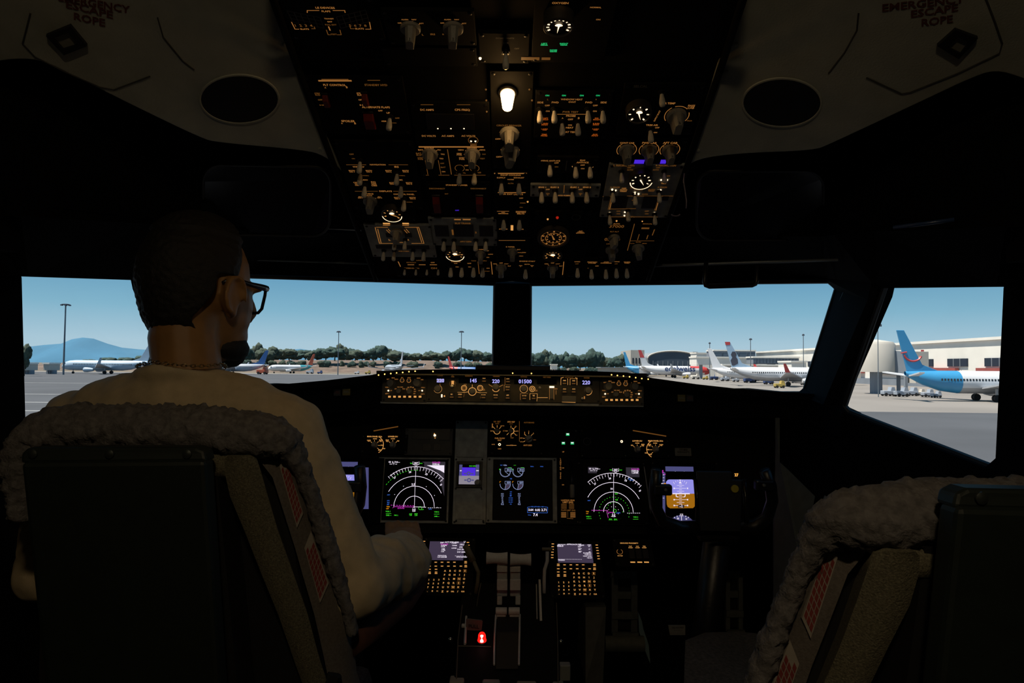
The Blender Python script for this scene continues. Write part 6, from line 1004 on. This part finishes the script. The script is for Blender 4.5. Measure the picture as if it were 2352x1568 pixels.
MB().lathe([(.0044, .0060), (.0040, .010), (.0024, .014), (.0026, .018), (.0036, .0205), (.0005, .0225)], 16, Matrix.Translation((0, -.0062, .001))).build('filament_glow', glow('red_lamp_core', (1, .55, .5), 5), o, smooth=True)
for x, y in ((1034.5, 1468), (1288, 1473)):
    o = tag(MB().lathe([(.005, 0), (.005, .004), (.003, .006), (.0005, .0065)], 14, Matrix.Translation(at(x, y, 1.5)) @ Matrix.Rotation(PI / 2, 4, 'X')).build('chrome_stud', mat('dull_chrome', (.35, .38, .36), .25, metal=1), smooth=40), 'small chrome stud beside the centre pedestal', 'stud', 'studs beside the pedestal')
o = tag(MB().box(at(1297.5, 1541, 1.46), (.022, .02, .032)).build('grey_switch_cover', mat('grey_green_knob', (.17, .18, .17), .5), bevel=.002), 'square pale cover at the corner of the centre pedestal', 'cover')
# ================================================================ yokes
M_YOKE = mat('black_yoke', (.007, .007, .008), .38, var=.3, vscale=80, bump=.3, bscale=120)
def yoke(label, s):
    Y = 1.62; f = (lambda p: p) if s > 0 else (lambda p: mir(p) - Vector((.012, 0, 0)))
    root = f(at(1648, 1235, Y)); t = thing('control_yoke', label, 'control yoke', (root.x, 1.75, FZ), 'control yokes'); l_ = lambda q_: f(q_) - t.location
    col = [Vector((at(1648, 1235, Y).x, 1.78, FZ)), Vector((at(1648, 1235, Y).x, 1.76, -.75)), at(1648, 1240, 1.68)]
    MB().tube([l_(q_) for q_ in col], .034, 14).build('column', M_YOKE, t, smooth=True)
    MB().box(l_(at(1648, 1205, 1.64)), (.10, .05, .075)).build('hub', M_YOKE, t, bevel=.012)
    for pts in (((1610, 1212), (1560, 1212), (1522, 1196), (1507, 1165), (1504, 1125), (1508, 1078)), ((1690, 1212), (1735, 1208), (1762, 1188), (1774, 1150), (1770, 1115), (1756, 1080))):
        h_ = MB().tube([l_(at(*q_, Y - .01 * i)) for i, q_ in enumerate(pts)], .014, 12, rs=[.018, .017, .0145, .0135, .0138, .0128]).build('horn', M_YOKE, t, smooth=True)
        tp = at(*pts[4], Y - .05); MB().box(l_(tp + Vector((.018 if pts[0][0] < 1640 else -.016, .0, .001))), (.04, .022, .024)).build('switch_block', M_YOKE, h_, bevel=.004)
        MB().lathe([(.0035, 0), (.0035, .004), (.001, .005)], 10, Matrix.Translation(l_(tp + Vector((.022 if pts[0][0] < 1640 else -.02, -.011, .003)))) @ Matrix.Rotation(PI / 2, 4, 'X')).build('trim_switch', M_CAP, h_, smooth=40)
    bd = [at(x, y, z_) for x, y, z_ in ((1601, 1082, 1.60), (1682, 1083, 1.60), (1682, 1101, 1.598), (1706, 1102, 1.598), (1702, 1222, 1.585), (1609, 1220, 1.585))]
    b_ = MB().prism([l_(q_) for q_ in bd], Vector((0, .012, 0))).build('clip_board', mat('black_card', (.005, .005, .005), .55), t, bevel=.003)
    n_ = (bd[1] - bd[0]).cross(bd[5] - bd[0]).normalized(); n_ = -n_ if n_.y > 0 else n_
    if s > 0:
        mb = MB(); rc = random.Random(2)
        for i, w in enumerate((40, 60, 34, 56, 40, 64, 44, 36, 60, 52, 48, 58, 40, 66, 50, 44, 62)):
            s_ = ''.join(rc.choice('NIOAESRTLD ') for _ in range(9)); y = 1113 + i * 5.7
            px_text(mb, '- - - - -', (1624 + i * .3, y), (w * .45, .3), (0, -4.4), bd[0], n_); px_text(mb, '- -', (1672 + i * .2, y + .5), (w * .16, .1), (0, -4.4), bd[0], n_)
        mb.v = [tuple(Vector(v) - t.location) for v in mb.v]; mb.build('checklist_print', mat('faint_grey_print', (.035, .035, .035), .8), b_)['kind'] = 'stuff'
        c = hit(1687, 1122, bd[0], n_); MB().lathe([(.0088, 0), (.0088, .004), (.0082, .0045), (.0005, .0045)], 26, Matrix.Translation(c - t.location) @ n_.to_track_quat('Z', 'Y').to_matrix().to_4x4()).build('yellow_disc', mat('yellow_plastic', (.42, .33, .012), .6), b_, smooth=40)
    for x in (1598, 1709): MB().tube([l_(at(x, 1100, 1.605)), l_(at(x + 4, 1150, 1.60)), l_(at(x + 6, 1200, 1.595))], .006, 8).build('side_grip', mat('glossy_rubber', (.012, .012, .014), .22, bump=.8, bscale=90), t, smooth=True)
    return t
yoke('black control yoke with checklist board and yellow disc', 1); yoke('black control yoke hidden by the seated person', -1)
# ================================================================ foot well
M_FOOT = mat('grey_foot_plate', (.075, .08, .07), .7, var=.2, vscale=60)
for k, (x0, x1, y0, y1, Yd, side) in enumerate(((1402, 1467, 1318, 1462, 1.95, 'beside the pedestal'), (1660, 1712, 1318, 1456, 1.95, 'near the side wall'))):
    a, b = at(x0, y0, Yd + .05), at(x1, y1, Yd); t = thing('rudder_pedal', 'grey rudder pedal plate with square holes %s' % side, 'pedal', ((a.x + b.x) / 2, Yd, b.z), 'rudder pedals'); w = b.x - a.x; h = a.z - b.z
    mb = MB()
    for j in range(4): mb.box((0, .05 * (j + .5) / 4, h * (j + .5) / 4 - .0 if 0 else h * j / 3.0), (w, .01, h * .12))
    for sx in (-1, 1): mb.box((sx * w * .38, .025, h * .5), (w * .24, .01, h))
    mb.build('pedal_plate', M_FOOT, t); MB().box((0, .045, h * .5), (w * .9, .006, h * .95)).build('backing', M_FACE, t)
    MB().cone((-w * .8, .0, -.02), (w * .7, 0, -.02), .022, .022, 14).build('pivot_tube', M_FOOT, t, smooth=40)
a = at(1372, 1400, 1.80); o = tag(MB().hexa([at(1345, 1568, 1.62), at(1385, 1568, 1.60), at(1385, 1568, 1.60) + Vector((0, .2, 0)), at(1345, 1568, 1.62) + Vector((0, .2, 0)), at(1345, 1394, 1.72), at(1392, 1394, 1.71), at(1392, 1394, 1.71) + Vector((0, .15, 0)), at(1345, 1394, 1.72) + Vector((0, .15, 0))]).build('pedestal_side_panel', mat('dark_green_grey', (.035, .038, .033), .7, var=.2, vscale=50)), 'dark grey side panel of the foot well beside the pedestal', 'panel')
t = thing('blue_foot_highlight', 'narrow pale blue trim behind the rudder pedal', 'trim', at(1475, 1450, 1.96)); MB().prism([at(x, y, 1.96) - t.location for x, y in ((1466, 1405), (1474, 1425), (1478, 1445), (1490, 1480), (1494, 1525), (1484, 1500), (1468, 1450))], (0, .006, 0)).build('highlight_strip', mat('pale_blue_highlight', (.16, .24, .27), .6), t)  # bluish highlight by the pedal tube drawn as a coloured strip
o = thing('warning_placard', 'small pale placard with printed lines in the foot well', 'placard', at(1555, 1447, 1.55)); MB().prism([at(x, y, 1.55) - o.location for x, y in ((1535, 1436), (1574, 1436), (1574, 1458), (1539, 1458))], (0, .003, 0)).build('placard_plate', mat('aged_white_placard', (.15, .145, .13), .7, var=.1, vscale=100), o)
mb = MB()
for i, s_ in enumerate(('DO NOT PUT', '- - - - -', '- - - - - - - -')): px_text(mb, s_, (1557, 1441 + i * 6), ((26, 18, 30)[i], 0), (0, -5), at(1555, 1447, 1.55), Vector((0, -1, 0)), .001)
mb.v = [tuple(Vector(v) - o.location) for v in mb.v]; mb.build('lettering', AMB['K'], o)['kind'] = 'stuff'
# side wall liner on the first officer's side
t = thing('side_wall_liner', 'dull grey-green side wall liner between main panel and empty seat', 'wall panel', at(1800, 1440, 1.60))
pts = [(1781, 960, 1.72), (1791, 960, 1.71), (1791, 1062, 1.68), (1806, 1075, 1.66), (1872, 1140, 1.56), (1840, 1300, 1.52), (1800, 1460, 1.50), (1776, 1460, 1.58), (1776, 1200, 1.68), (1781, 1080, 1.70)]
MB().prism([at(*q_) - t.location for q_ in pts], (.004, .012, 0)).build('liner_sheet', mat('grey_green_liner', (.075, .08, .066), .8, var=.12, vscale=40), t)
o = tag(MB().prism([at(*q_) for q_ in ((1574, 1470, 1.50), (1620, 1452, 1.60), (1700, 1450, 1.60), (1745, 1455, 1.55), (1760, 1600, 1.30), (1570, 1600, 1.30))], (0, 0, -.05)).build('floor_mat', mat('fuzzy_cushion', (.07, .065, .055), .95, var=.4, vscale=150, bump=.8, bscale=500)), 'dark fuzzy mat on the floor between pedestal and empty seat', 'mat')  # front of the empty seat's cushion
# dome light behind the seats
t = thing('dome_light', 'round dome light set in the ceiling behind the seats', 'lamp', (.0, -.32, .735)); MB().lathe([(.075, 0), (.075, -.012), (.062, -.018), (.058, -.018)], 28).build('lamp_ring', M_CAP, t, smooth=30)
MB().lathe([(.058, -.012), (.056, -.022), (.04, -.032), (.002, -.036)], 28).build('diffuser', glow('dome_glow', (1, .76, .46), 132), t, smooth=True)
# ================================================================ helpers for soft bodies
def ell(mb, c, r, M=None, n=16):
    prof = [(max(.02, math.sin(PI * i / 10)), -math.cos(PI * i / 10)) for i in range(11)]
    S = Matrix.Diagonal((*r, 1)); mb.lathe(prof, n, Matrix.Translation(c) @ (M.to_4x4() if M else Matrix.Identity(4)) @ S)
def cap(mb, pts, rs, n=14):
    pts = [Vector(p) for p in pts]; mb.tube(pts, 0, n, rs=rs)
    for p, r in zip(pts, rs): ell(mb, p, (r, r, r), n=n)
def remesh(mb, name, m, voxel, smooth=6, parent=None, wob=0, wscale=12, loc=None, folds=0):
    o = link('tmp', mb.mesh('tmp', m)); r = o.modifiers.new('r', 'REMESH'); r.mode = 'VOXEL'; r.voxel_size = voxel
    s = o.modifiers.new('s', 'SMOOTH'); s.factor = .5; s.iterations = smooth
    dg = bpy.context.evaluated_depsgraph_get(); me = bpy.data.meshes.new_from_object(o.evaluated_get(dg)); old = o.data; bpy.data.objects.remove(o); bpy.data.meshes.remove(old)
    me.name = name; me.materials.clear(); me.materials.append(m); me.polygons.foreach_set('use_smooth', [True] * len(me.polygons))
    if wob:
        me.update(); nn = [v.normal.copy() for v in me.vertices]
        for v, n in zip(me.vertices, nn):
            q = v.co * wscale
            if folds and v.co.y > 1.16: v.co += n * folds * min(1, (v.co.y - 1.16) / .06) * noise.noise(Vector((v.co.x * 16, v.co.y * 42 + v.co.z * 20, v.co.z * 12)))
            v.co += n * wob * (noise.noise(q) + .5 * noise.noise(q * 2.3 + Vector((3, 1, 0))))
    q = link(name, me, parent)
    if loc is not None: me.transform(Matrix.Translation(-Vector(loc)))
    return q
# ================================================================ seats
M_SHELL = mat('green_black_shell', (.0065, .012, .0085), .6, var=.2, vscale=60); M_WOOL = mat('grey_sheepskin', (.125, .118, .118), 1, var=.35, vscale=120, bump=1.0, bscale=260)
M_TWEED = mat('olive_tweed', (.115, .105, .068), .95, var=.45, vscale=420, bump=.8, bscale=500); M_COVER = mat('brown_grey_cover', (.115, .10, .088), .95, var=.2, vscale=260, bump=.4, bscale=500); M_DARKF = mat('black_seat_frame', (.004, .004, .004), .7)
M_LABEL = mat('cream_label', (.30, .27, .23), .7, var=.06, vscale=60); M_LRED = mat('label_red', (.20, .035, .03), .7); M_ARM = mat('brown_armrest', (.06, .020, .011), .85, var=.2, vscale=60)
def seat(label, s, dy, drop):
    f = (lambda p, d=drop: Vector((p.x, p.y + dy, p.z - d))) if s < 0 else (lambda p, d=drop: Vector((-p.x + .018, p.y + dy, p.z - d)))
    g = lambda p: f(p, 0)
    org = g(Vector((-.53, 1.0, FZ))); t = thing('pilot_seat', label, 'seat', org); l_ = lambda p: p - org
    # hard shell with lip and screws
    ps = [(46, 1062, .90), (470, 1058, .90), (503, 1568, .94), (515, 1760, .955), (128, 1760, .955), (100, 1568, .94)]
    sh = MB().prism([l_(g(at(*q))) for q in ps], (0, .03, 0)).build('back_shell', M_SHELL, t, bevel=.006)
    ps = [(62, 1028, .912), (450, 1027, .912), (468, 1036, .91), (474, 1060, .908), (46, 1064, .908), (48, 1040, .91)]
    MB().prism([l_(g(at(*q))) for q in ps], (0, .03, 0)).build('shell_lip', M_SHELL, t, bevel=.004)
    for x in (76, 252, 430): MB().lathe([(.006, 0), (.006, .002), (.003, .0035), (.0005, .0036)], 12, Matrix.Translation(l_(g(at(x, 1042, .908)))) @ Matrix.Rotation(PI / 2, 4, 'X')).build('screw', mat('steel_screw', (.05, .06, .055), .4, metal=.6), sh, smooth=40)
    # dark frame between shell and pads
    MB().prism([l_(g(Vector(q))) for q in ((-.655, .965, -.16), (-.412, .965, -.16), (-.372, 1.04, -.75), (-.70, 1.04, -.75))], (0, .06, 0)).build('back_frame', M_DARKF, t)
    # tweed bolster along the inboard edge
    rows = ((1046, 524, 576, .955), (1054, 516, 590, .958), (1085, 516, 600, .962), (1139, 528, 615, .97), (1220, 562, 639, .985), (1326, 604, 677, 1.005), (1411, 639, 707, 1.025), (1509, 673, 733, 1.045), (1568, 694, 752, 1.06), (1700, 745, 800, 1.10))
    rings = []
    for y, xl, xr, Y in rows:
        a, b = at(xl, y, Y), at(xr, y, Y + .012); m_ = (a + b) / 2
        rings.append([l_(f(q)) for q in (a, a.lerp(m_, .5) + Vector((0, -.006, 0)), m_ + Vector((0, -.008, 0)), b.lerp(m_, .4) + Vector((0, -.004, 0)), b, b + Vector((-.008, .02, 0)), b + Vector((-.02, .05, 0)), a + Vector((0, .05, 0)))])
    MB().loft(rings).build('side_bolster', M_TWEED, t, smooth=60)
    MB().tube([l_(f(at(*q))) for q in ((300, 1066, .985), (480, 1066, .985), (530, 1068, .982), (565, 1080, .98))], .019, 12).build('top_bolster', M_TWEED, t, smooth=True)
    # cover wing with labels
    rows = ((1034, 603, 655, 1.0), (1049, 590, 664, .995), (1096, 626, 681, 1.0), (1177, 652, 700, 1.012), (1262, 679, 732, 1.03), (1326, 697, 757, 1.04), (1411, 722, 790, 1.055), (1500, 742, 800, 1.07), (1568, 756, 806, 1.08), (1700, 800, 850, 1.11))
    rings = []
    for y, xl, xr, Y in rows:
        a, b = at(xl, y, Y), at(xr, y, Y + .028); m_ = (a + b) / 2
        rings.append([l_(f(q)) for q in (a, m_ + Vector((.0, -.0005, 0)), b, b + Vector((.0, .04, 0)), a + Vector((-.02, .05, 0)))])
    wg = MB().loft(rings).build('cover_wing', M_COVER, t, smooth=50)
    for qd in (((655, 1042), (642, 1070), (682, 1212), (696, 1180)), ((714, 1220), (699, 1258), (735, 1385), (755, 1340))):
        def yw(x, y):
            for r0, r1 in zip(rows, rows[1:]):
                if r0[0] <= y <= r1[0]:
                    k = (y - r0[0]) / (r1[0] - r0[0]); xl, xr, Y = [r0[i] + (r1[i] - r0[i]) * k for i in (1, 2, 3)]; return Y + .028 * max(-.2, min(1.2, (x - xl) / (xr - xl))) - .005
        c4 = [at(x, y, yw(x, y)) for x, y in qd]
        lb = MB().prism([l_(f(q)) for q in c4], g(Vector((0, .004, 0))) - g(Vector((0, 0, 0)))).build('warning_label', M_LABEL, t)
        mb = MB(); nn = (c4[1] - c4[0]).cross(c4[3] - c4[0]).normalized(); nn = -nn if nn.y > 0 else nn
        for r_ in range(3):
            for k in range(9):
                u0 = .10 + r_ * .30; v0 = .07 + k * .098; B = lambda u, v: (c4[0] * (1 - u) + c4[1] * u) * (1 - v) + (c4[3] * (1 - u) + c4[2] * u) * v + nn * .0012
                if (r_, k) in ((0, 0), (1, 0)): continue
                mb.add([l_(f(q)) for q in (B(u0, v0), B(u0 + .25, v0), B(u0 + .25, v0 + .08), B(u0, v0 + .08))], [(0, 1, 2, 3)])
        o = mb.build('label_print', M_LRED, lb); o['kind'] = 'stuff'
    # sheepskin roll over the top and down the inboard edge
    path = [(58, 1190, 1.0, .018), (60, 1110, 1.0, .026), (72, 1046, 1.0, .032), (98, 1000, 1.0, .034), (140, 986, 1.0, .034), (200, 983, 1.0, .034), (300, 983, 1.0, .034), (400, 985, 1.0, .035), (500, 990, 1.0, .036), (590, 1000, 1.0, .034), (630, 1006, 1.005, .031), (656, 1016, 1.012, .025), (678, 1046, 1.02, .0165), (698, 1090, 1.03, .0125), (717, 1140, 1.04, .0115), (746, 1230, 1.055, .0135), (771, 1310, 1.065, .012), (796, 1390, 1.08, .010), (812, 1460, 1.09, .008)]
    P_ = [(l_(f(at(x, y, Y))), r) for x, y, Y, r in path]; pts = []; rs = []
    for (a, ra), (b, rb) in zip(P_, P_[1:]):
        n = max(2, int((b - a).length / .004))
        for k in range(n): pts.append(a.lerp(b, k / n)); rs.append(ra + (rb - ra) * k / n)
    mb = MB().tube(pts, 0, 40, rs=rs); V = []
    ctr = [p for p in pts for _ in range(40)]
    for v, c in zip(mb.v, ctr):
        v = Vector(v); d = (v - c); q = v * 70
        V.append(tuple(v + d.normalized() * min(1, d.length / .022) * (.0055 * noise.noise(q) + .0035 * noise.noise(q * 2.2 + Vector((5, 0, 0))) + .002 * random.uniform(-1, 1)) + Vector((0, d.y * .3, 0))))
    mb.v = V; mb.build('sheepskin', M_WOOL, t, smooth=True)
    # backrest, seat pan, base and armrest
    MB().prism([l_(f(Vector(q))) for q in ((-.66, 1.015, -.10), (-.352, 1.015, -.10), (-.262, 1.115, -.70), (-.72, 1.10, -.70))], (0, .04, 0)).build('backrest', M_DARKF, t, bevel=.012)
    MB().box(l_(g(Vector((-.53, 1.36, -.74)))), (.44, .50, .11)).build('seat_cushion', M_WOOL, t, bevel=.03); MB().box(l_(g(Vector((-.53, 1.33, -.83)))), (.40, .46, .07)).build('seat_pan', M_DARKF, t, bevel=.01)
    b_ = MB().box(l_(g(Vector((-.53, 1.3, -1.03)))), (.16, .30, .36)).build('pedestal_base', M_DARKF, t, bevel=.01); MB().box(l_(g(Vector((-.53, 1.3, FZ + .012)))), (.30, .55, .024)).build('floor_rail', M_DARKF, b_)
    if s < 0:
        a_ = MB().tube([l_(g(Vector(q))) for q in ((-.262, 1.13, -.452), (-.240, 1.20, -.450), (-.208, 1.32, -.446), (-.190, 1.395, -.436))], .026, 14, rs=[.024, .028, .029, .024]).build('armrest', M_ARM, t, smooth=True); MB().tube([l_(g(Vector((-.27, 1.08, -.48)))), l_(g(Vector((-.32, 1.06, -.60))))], .012, 8).build('armrest_bracket', M_DARKF, a_)
    return t
seat('occupied seat with dark shell back, grey sheepskin and inboard warning labels', -1, 0, 0); seat('empty seat with dark shell back and grey sheepskin edge', 1, -.256, .055)
# ================================================================ the person in the occupied seat
M_SKIN = mat('skin', (.29, .15, .050), .55, var=.10, vscale=40); M_HAIR = mat('dark_hair', (.006, .005, .004), .7, var=.3, vscale=200, bump=.6, bscale=500); M_SHIRT = mat('beige_cotton', (.48, .39, .25), .95, var=.07, vscale=60, bump=.3, bscale=700); M_TROUS = mat('dark_trousers', (.012, .012, .015), .9, var=.2, vscale=100)
H = Vector((-.530, 1.165, at(450, 668, 1.165).z)); TH = math.radians(25)
fw = Vector((math.sin(TH), math.cos(TH), -.06)).normalized(); rt_ = Vector((math.cos(TH), -math.sin(TH), 0)); up = rt_.cross(fw).normalized()
MH = Matrix((rt_, fw, up)).transposed()
hp = lambda r, f_, u: H + rt_ * r + fw * f_ + up * u
person = thing('person', 'person in beige long-sleeved top with glasses and neck chain, sitting turned aside', 'person', (-.54, 1.25, FZ))
PL = person.location
RS = Vector((-.374, 1.13, -.107)); EL = Vector((-.262, 1.13, -.352)); WR = Vector((-.208, 1.385, -.388)); LS = Vector((-.716, 1.14, -.107)); LE = Vector((-.80, 1.20, -.36)); LW = Vector((-.70, 1.42, -.42))
mb = MB()
ell(mb, hp(0, -.012, .022), (.073, .094, .098), MH); ell(mb, hp(0, -.034, -.03), (.060, .062, .070), MH); ell(mb, hp(0, .022, -.02), (.063, .070, .095), MH); ell(mb, hp(0, .036, -.072), (.050, .054, .048), MH); ell(mb, hp(0, .068, -.098), (.026, .024, .022), MH)
cap(mb, [hp(0, .092, .012), hp(0, .108, -.022), hp(0, .100, -.034)], [.010, .013, .012]); ell(mb, hp(0, .078, -.062), (.022, .012, .012), MH)     # nose, lips
for s in (-1, 1):
    ell(mb, hp(s * .033, .082, .018), (.020, .014, .009), MH); ell(mb, hp(s * .034, .046, -.028), (.020, .030, .028), MH)                      # brow, cheek
    ell(mb, hp(s * .076, -.008, -.014), (.010, .019, .031), MH); ell(mb, hp(s * .074, -.004, -.038), (.009, .011, .013), MH); ell(mb, hp(s * .081, -.018, .000), (.006, .010, .020), MH)   # ear, lobe, rim
for s in (-1, 1): cap(mb, [hp(s * .088, -.008 + .021 * math.cos(a_), -.012 + .031 * math.sin(a_)) for a_ in [math.radians(q_) for q_ in range(-10, 251, 26)]], [.0042] * 11, 8)
cap(mb, [(-.540, 1.13, -.09), (-.530, 1.122, -.025), hp(.004, -.034, -.085), hp(0, -.026, -.045)], [.060, .054, .054, .056])
cap(mb, [LS, (-.62, 1.125, -.07), (-.47, 1.125, -.07), RS], [.05, .055, .055, .05]); ell(mb, (-.545, 1.15, -.25), (.15, .095, .19)); ell(mb, (-.545, 1.2, -.45), (.14, .09, .16)); ell(mb, (-.54, 1.25, -.60), (.16, .11, .10))
for a, b, c in ((RS, EL, WR), (LS, LE, LW)): cap(mb, [a, a.lerp(b, .5), b, b.lerp(c, .4), c], [.046, .042, .036, .037, .027])
for s, kx in ((-1, -.64), (1, -.43)):
    cap(mb, [(-.54 + s * .085, 1.27, -.62), (kx, 1.66, -.57), (kx + s * .01, 1.74, -.86), (kx + s * .01, 1.80, -1.13)], [.082, .058, .048, .036]); cap(mb, [(kx + s * .01, 1.78, -1.165), (kx + s * .02, 1.98, -1.18)], [.036, .03])
def hand(c0, dirn, side, thumb):               # palm plus five bent fingers
    d = dirn.normalized(); sd = side.normalized(); n = sd.cross(d).normalized(); n = n if n.z > 0 else -n
    cap(mb, [c0 - d * .02, c0 + d * .015], [.026, .028]); M = Matrix((sd, d, n)).transposed(); ell(mb, c0 + d * .048, (.041, .050, .017), M)
    for k, (o_, L) in enumerate(((-.031, .078), (-.011, .088), (.010, .083), (.029, .066))):
        b0 = c0 + d * .088 + sd * o_ + n * .003; p1 = b0 + d * L * .42 + n * .004; p2 = p1 + d * L * .22 - n * L * .26; p3 = p2 - d * L * .04 - n * L * .26
        cap(mb, [b0 - d * .02, b0, p1, p2, p3], [.0095, .0095, .0088, .008, .0068], 10)
    b0 = c0 + d * .025 + sd * .034 * thumb; cap(mb, [b0, b0 + sd * .022 * thumb + d * .028 - n * .006, b0 + sd * .026 * thumb + d * .055 - n * .016], [.0125, .0105, .0085], 10)
hand(WR + Vector((-.008, .045, .014)), Vector((-.22, 1, .10)), Vector((1, .2, 0)), -1); hand(LW + Vector((.01, .04, -.01)), Vector((.15, 1, -.25)), Vector((1, -.1, 0)), 1)
remesh(mb, 'body', M_SKIN, .0045, 4, person, loc=PL)
# hair: shell over the cranium with a tapered neck line
def hairshell(n1=200, n2=170, ext=.0085):
    vs = []; keep = []; fs = []; c = hp(0, -.012, .022)
    for i in range(n2 + 1):
        ph = PI * i / n2
        for j in range(n1):
            th = 2 * PI * j / n1; d = Vector((math.sin(ph) * math.cos(th), math.sin(ph) * math.sin(th), math.cos(ph)))
            x, y, z = d.x * .073, d.y * .094, d.z * .098
            if z < .01 and y < .03: k_ = min(1, (.01 - z) / .10); x *= 1 + .10 * k_; y = y * (1 - .04 * k_) - .004 * k_; z = z * (1 + .42 * k_)
            bk = -y / .094                                # 1 at the back
            low = -.132 if bk > .30 else -.132 + (.30 - bk) * .26
            ok = z > low and not (y > .045 and z < .055) and not (abs(x) > .05 and y > -.026 - max(0, -z - .03) * .5 and z < .0)
            e_ = ext * max(.15, min(1, (z - low) / .06)) + (.006 if z > .06 else 0)
            q = Vector((x, y, z)); q += q.normalized() * (e_ + .0022 * noise.noise(q * 160)); vs.append(c + MH @ q - PL); keep.append(ok)
    for i in range(n2):
        for j in range(n1):
            a, b = i * n1 + j, i * n1 + (j + 1) % n1
            if keep[a] and keep[b] and keep[a + n1] and keep[b + n1]: fs.append((a, b, b + n1, a + n1))
    for _ in range(14):                          # even out the hair line
        cnt = {}
        for f_ in fs:
            for a, b in zip(f_, f_[1:] + f_[:1]): cnt[frozenset((a, b))] = cnt.get(frozenset((a, b)), 0) + 1
        nb = {}
        for e_, c_ in cnt.items():
            if c_ == 1:
                a, b = tuple(e_); nb.setdefault(a, []).append(b); nb.setdefault(b, []).append(a)
        new = {a: vs[a] * .4 + sum((vs[b] for b in l), Vector()) / len(l) * .6 for a, l in nb.items()}
        for a, p_ in new.items(): vs[a] = p_
    return MB().add(vs, fs)
o = hairshell().build('hair', M_HAIR, person, smooth=True, merge=True); q = o.modifiers.new('solid', 'SOLIDIFY'); q.thickness = .006; q.offset = -1
mb = MB(); ell(mb, hp(0, .064, -.102), (.032, .030, .026), MH); ell(mb, hp(.030, .044, -.094), (.022, .036, .022), MH); ell(mb, hp(-.030, .044, -.094), (.022, .036, .022), MH); remesh(mb, 'beard', M_HAIR, .004, 3, person, .0015, 160, loc=PL)
cap_ = MB(); ell(cap_, hp(.0835, -.018, .012), (.010, .030, .022), MH)
# top with sleeves
mb = MB()
cap(mb, [(-.66, 1.125, -.085), (-.60, 1.112, -.070), (-.542, 1.106, -.066), (-.485, 1.112, -.068), (-.43, 1.122, -.080)], [.060, .060, .064, .060, .060]); mb.tube([(-.540 + .060 * math.cos(a_), 1.116 + .060 * math.sin(a_), -.024 - .012 * math.sin(a_)) for a_ in [2 * PI * i_ / 24 for i_ in range(24)]], .0105, 8, closed=True); cap(mb, [LS + Vector((0, 0, -.004)), RS + Vector((0, 0, -.004))], [.062, .062])
ell(mb, (-.545, 1.145, -.22), (.205, .115, .20)); ell(mb, (-.545, 1.19, -.42), (.19, .115, .20)); ell(mb, (-.545, 1.22, -.58), (.185, .12, .13))
cap(mb, [RS, RS.lerp(EL, .35), RS.lerp(EL, .75), EL + Vector((.006, 0, -.008)), EL.lerp(WR, .35) + Vector((.008, 0, 0)), EL.lerp(WR, .7) + Vector((.006, 0, .0)), WR + Vector((0, -.015, 0))], [.062, .061, .058, .058, .057, .061, .054]); cap(mb, [LS, LS.lerp(LE, .5), LE, LE.lerp(LW, .5), LW], [.062, .058, .056, .052, .045])
remesh(mb, 'shirt', M_SHIRT, .006, 9, person, .0048, 19, loc=PL, folds=.009)
mb = MB(); ell(mb, (-.54, 1.25, -.62), (.185, .135, .12))
for s, kx in ((-1, -.64), (1, -.43)): cap(mb, [(-.54 + s * .09, 1.28, -.62), (kx, 1.66, -.57), (kx + s * .01, 1.75, -.86), (kx + s * .01, 1.80, -1.09)], [.098, .073, .065, .058])
remesh(mb, 'trousers', M_TROUS, .008, 8, person, .004, 15, loc=PL)
for s, kx in ((-1, -.64), (1, -.43)):
    mb = MB(); cap(mb, [(kx + s * .01, 1.77, -1.17), (kx + s * .015, 1.88, -1.178), (kx + s * .02, 2.02, -1.185)], [.045, .042, .034]); remesh(mb, 'shoe', mat('black_shoe', (.008, .008, .008), .4), .006, 6, person, loc=PL)
# glasses
G_ = thing('eyeglasses', 'dark framed rectangular glasses worn by the seated person', 'glasses', hp(0, .098, .006)); gl = lambda r, f_, u: hp(r, f_, u) - G_.location
M_GFR = mat('dark_glasses_frame', (.008, .009, .012), .3); M_LENS = gm
for s in (-1, 1):
    out = [(s * r, u) for r, u in ((.009, .016), (.014, .019), (.050, .020), (.058, .017), (.057, .004), (.051, -.020), (.042, -.027), (.022, -.027), (.012, -.016))]
    MB().tube([gl(r, .090 - abs(r) * .10, u) for r, u in out], .0028, 8, closed=True).build('rim', M_GFR, G_, smooth=True)
    MB().add([gl(r, .094 - abs(r) * .10, u) for r, u in out], [tuple(range(9))]).build('lens', M_LENS, G_)
    MB().tube([gl(s * .058, .085, .016), gl(s * .067, .068, .015), gl(s * .075, .03, .014), gl(s * .080, -.012, .016), gl(s * .079, -.03, .006)], .003, 8, rs=[.0062, .0056, .0042, .0032, .0026]).build('temple', M_GFR, G_, smooth=True)
MB().tube([gl(-.010, .093, .010), gl(0, .097, .013), gl(.010, .093, .010)], .002, 8).build('bridge', M_GFR, G_, smooth=True)
# neck chain
N_ = thing('necklace', 'fine metal link chain around the seated person\'s neck', 'necklace', (-.538, 1.116, -.004)); mb = MB(); n = 64
for k in range(n):
    a = 2 * PI * k / n; c = Vector((.0655 * math.cos(a), .066 * math.sin(a), .004 + .004 * math.sin(a * 2) - .012 * max(0, math.sin(a)) * 1.6 - (.010 if math.cos(a) < -.3 else 0) * abs(math.cos(a)))); d = Vector((-math.sin(a), math.cos(a), 0)); n1 = Vector((0, 0, 1)) if k % 2 else Vector((math.cos(a), math.sin(a), 0))
    mb.tube([c + d * .0045 * math.cos(w) + n1 * .0024 * math.sin(w) for w in [2 * PI * i / 8 for i in range(8)]], .0008, 5, closed=True)
o = mb.build('chain_link', mat('dull_gold', (.30, .22, .11), .35, metal=1), N_, smooth=True); o['kind'] = 'stuff'
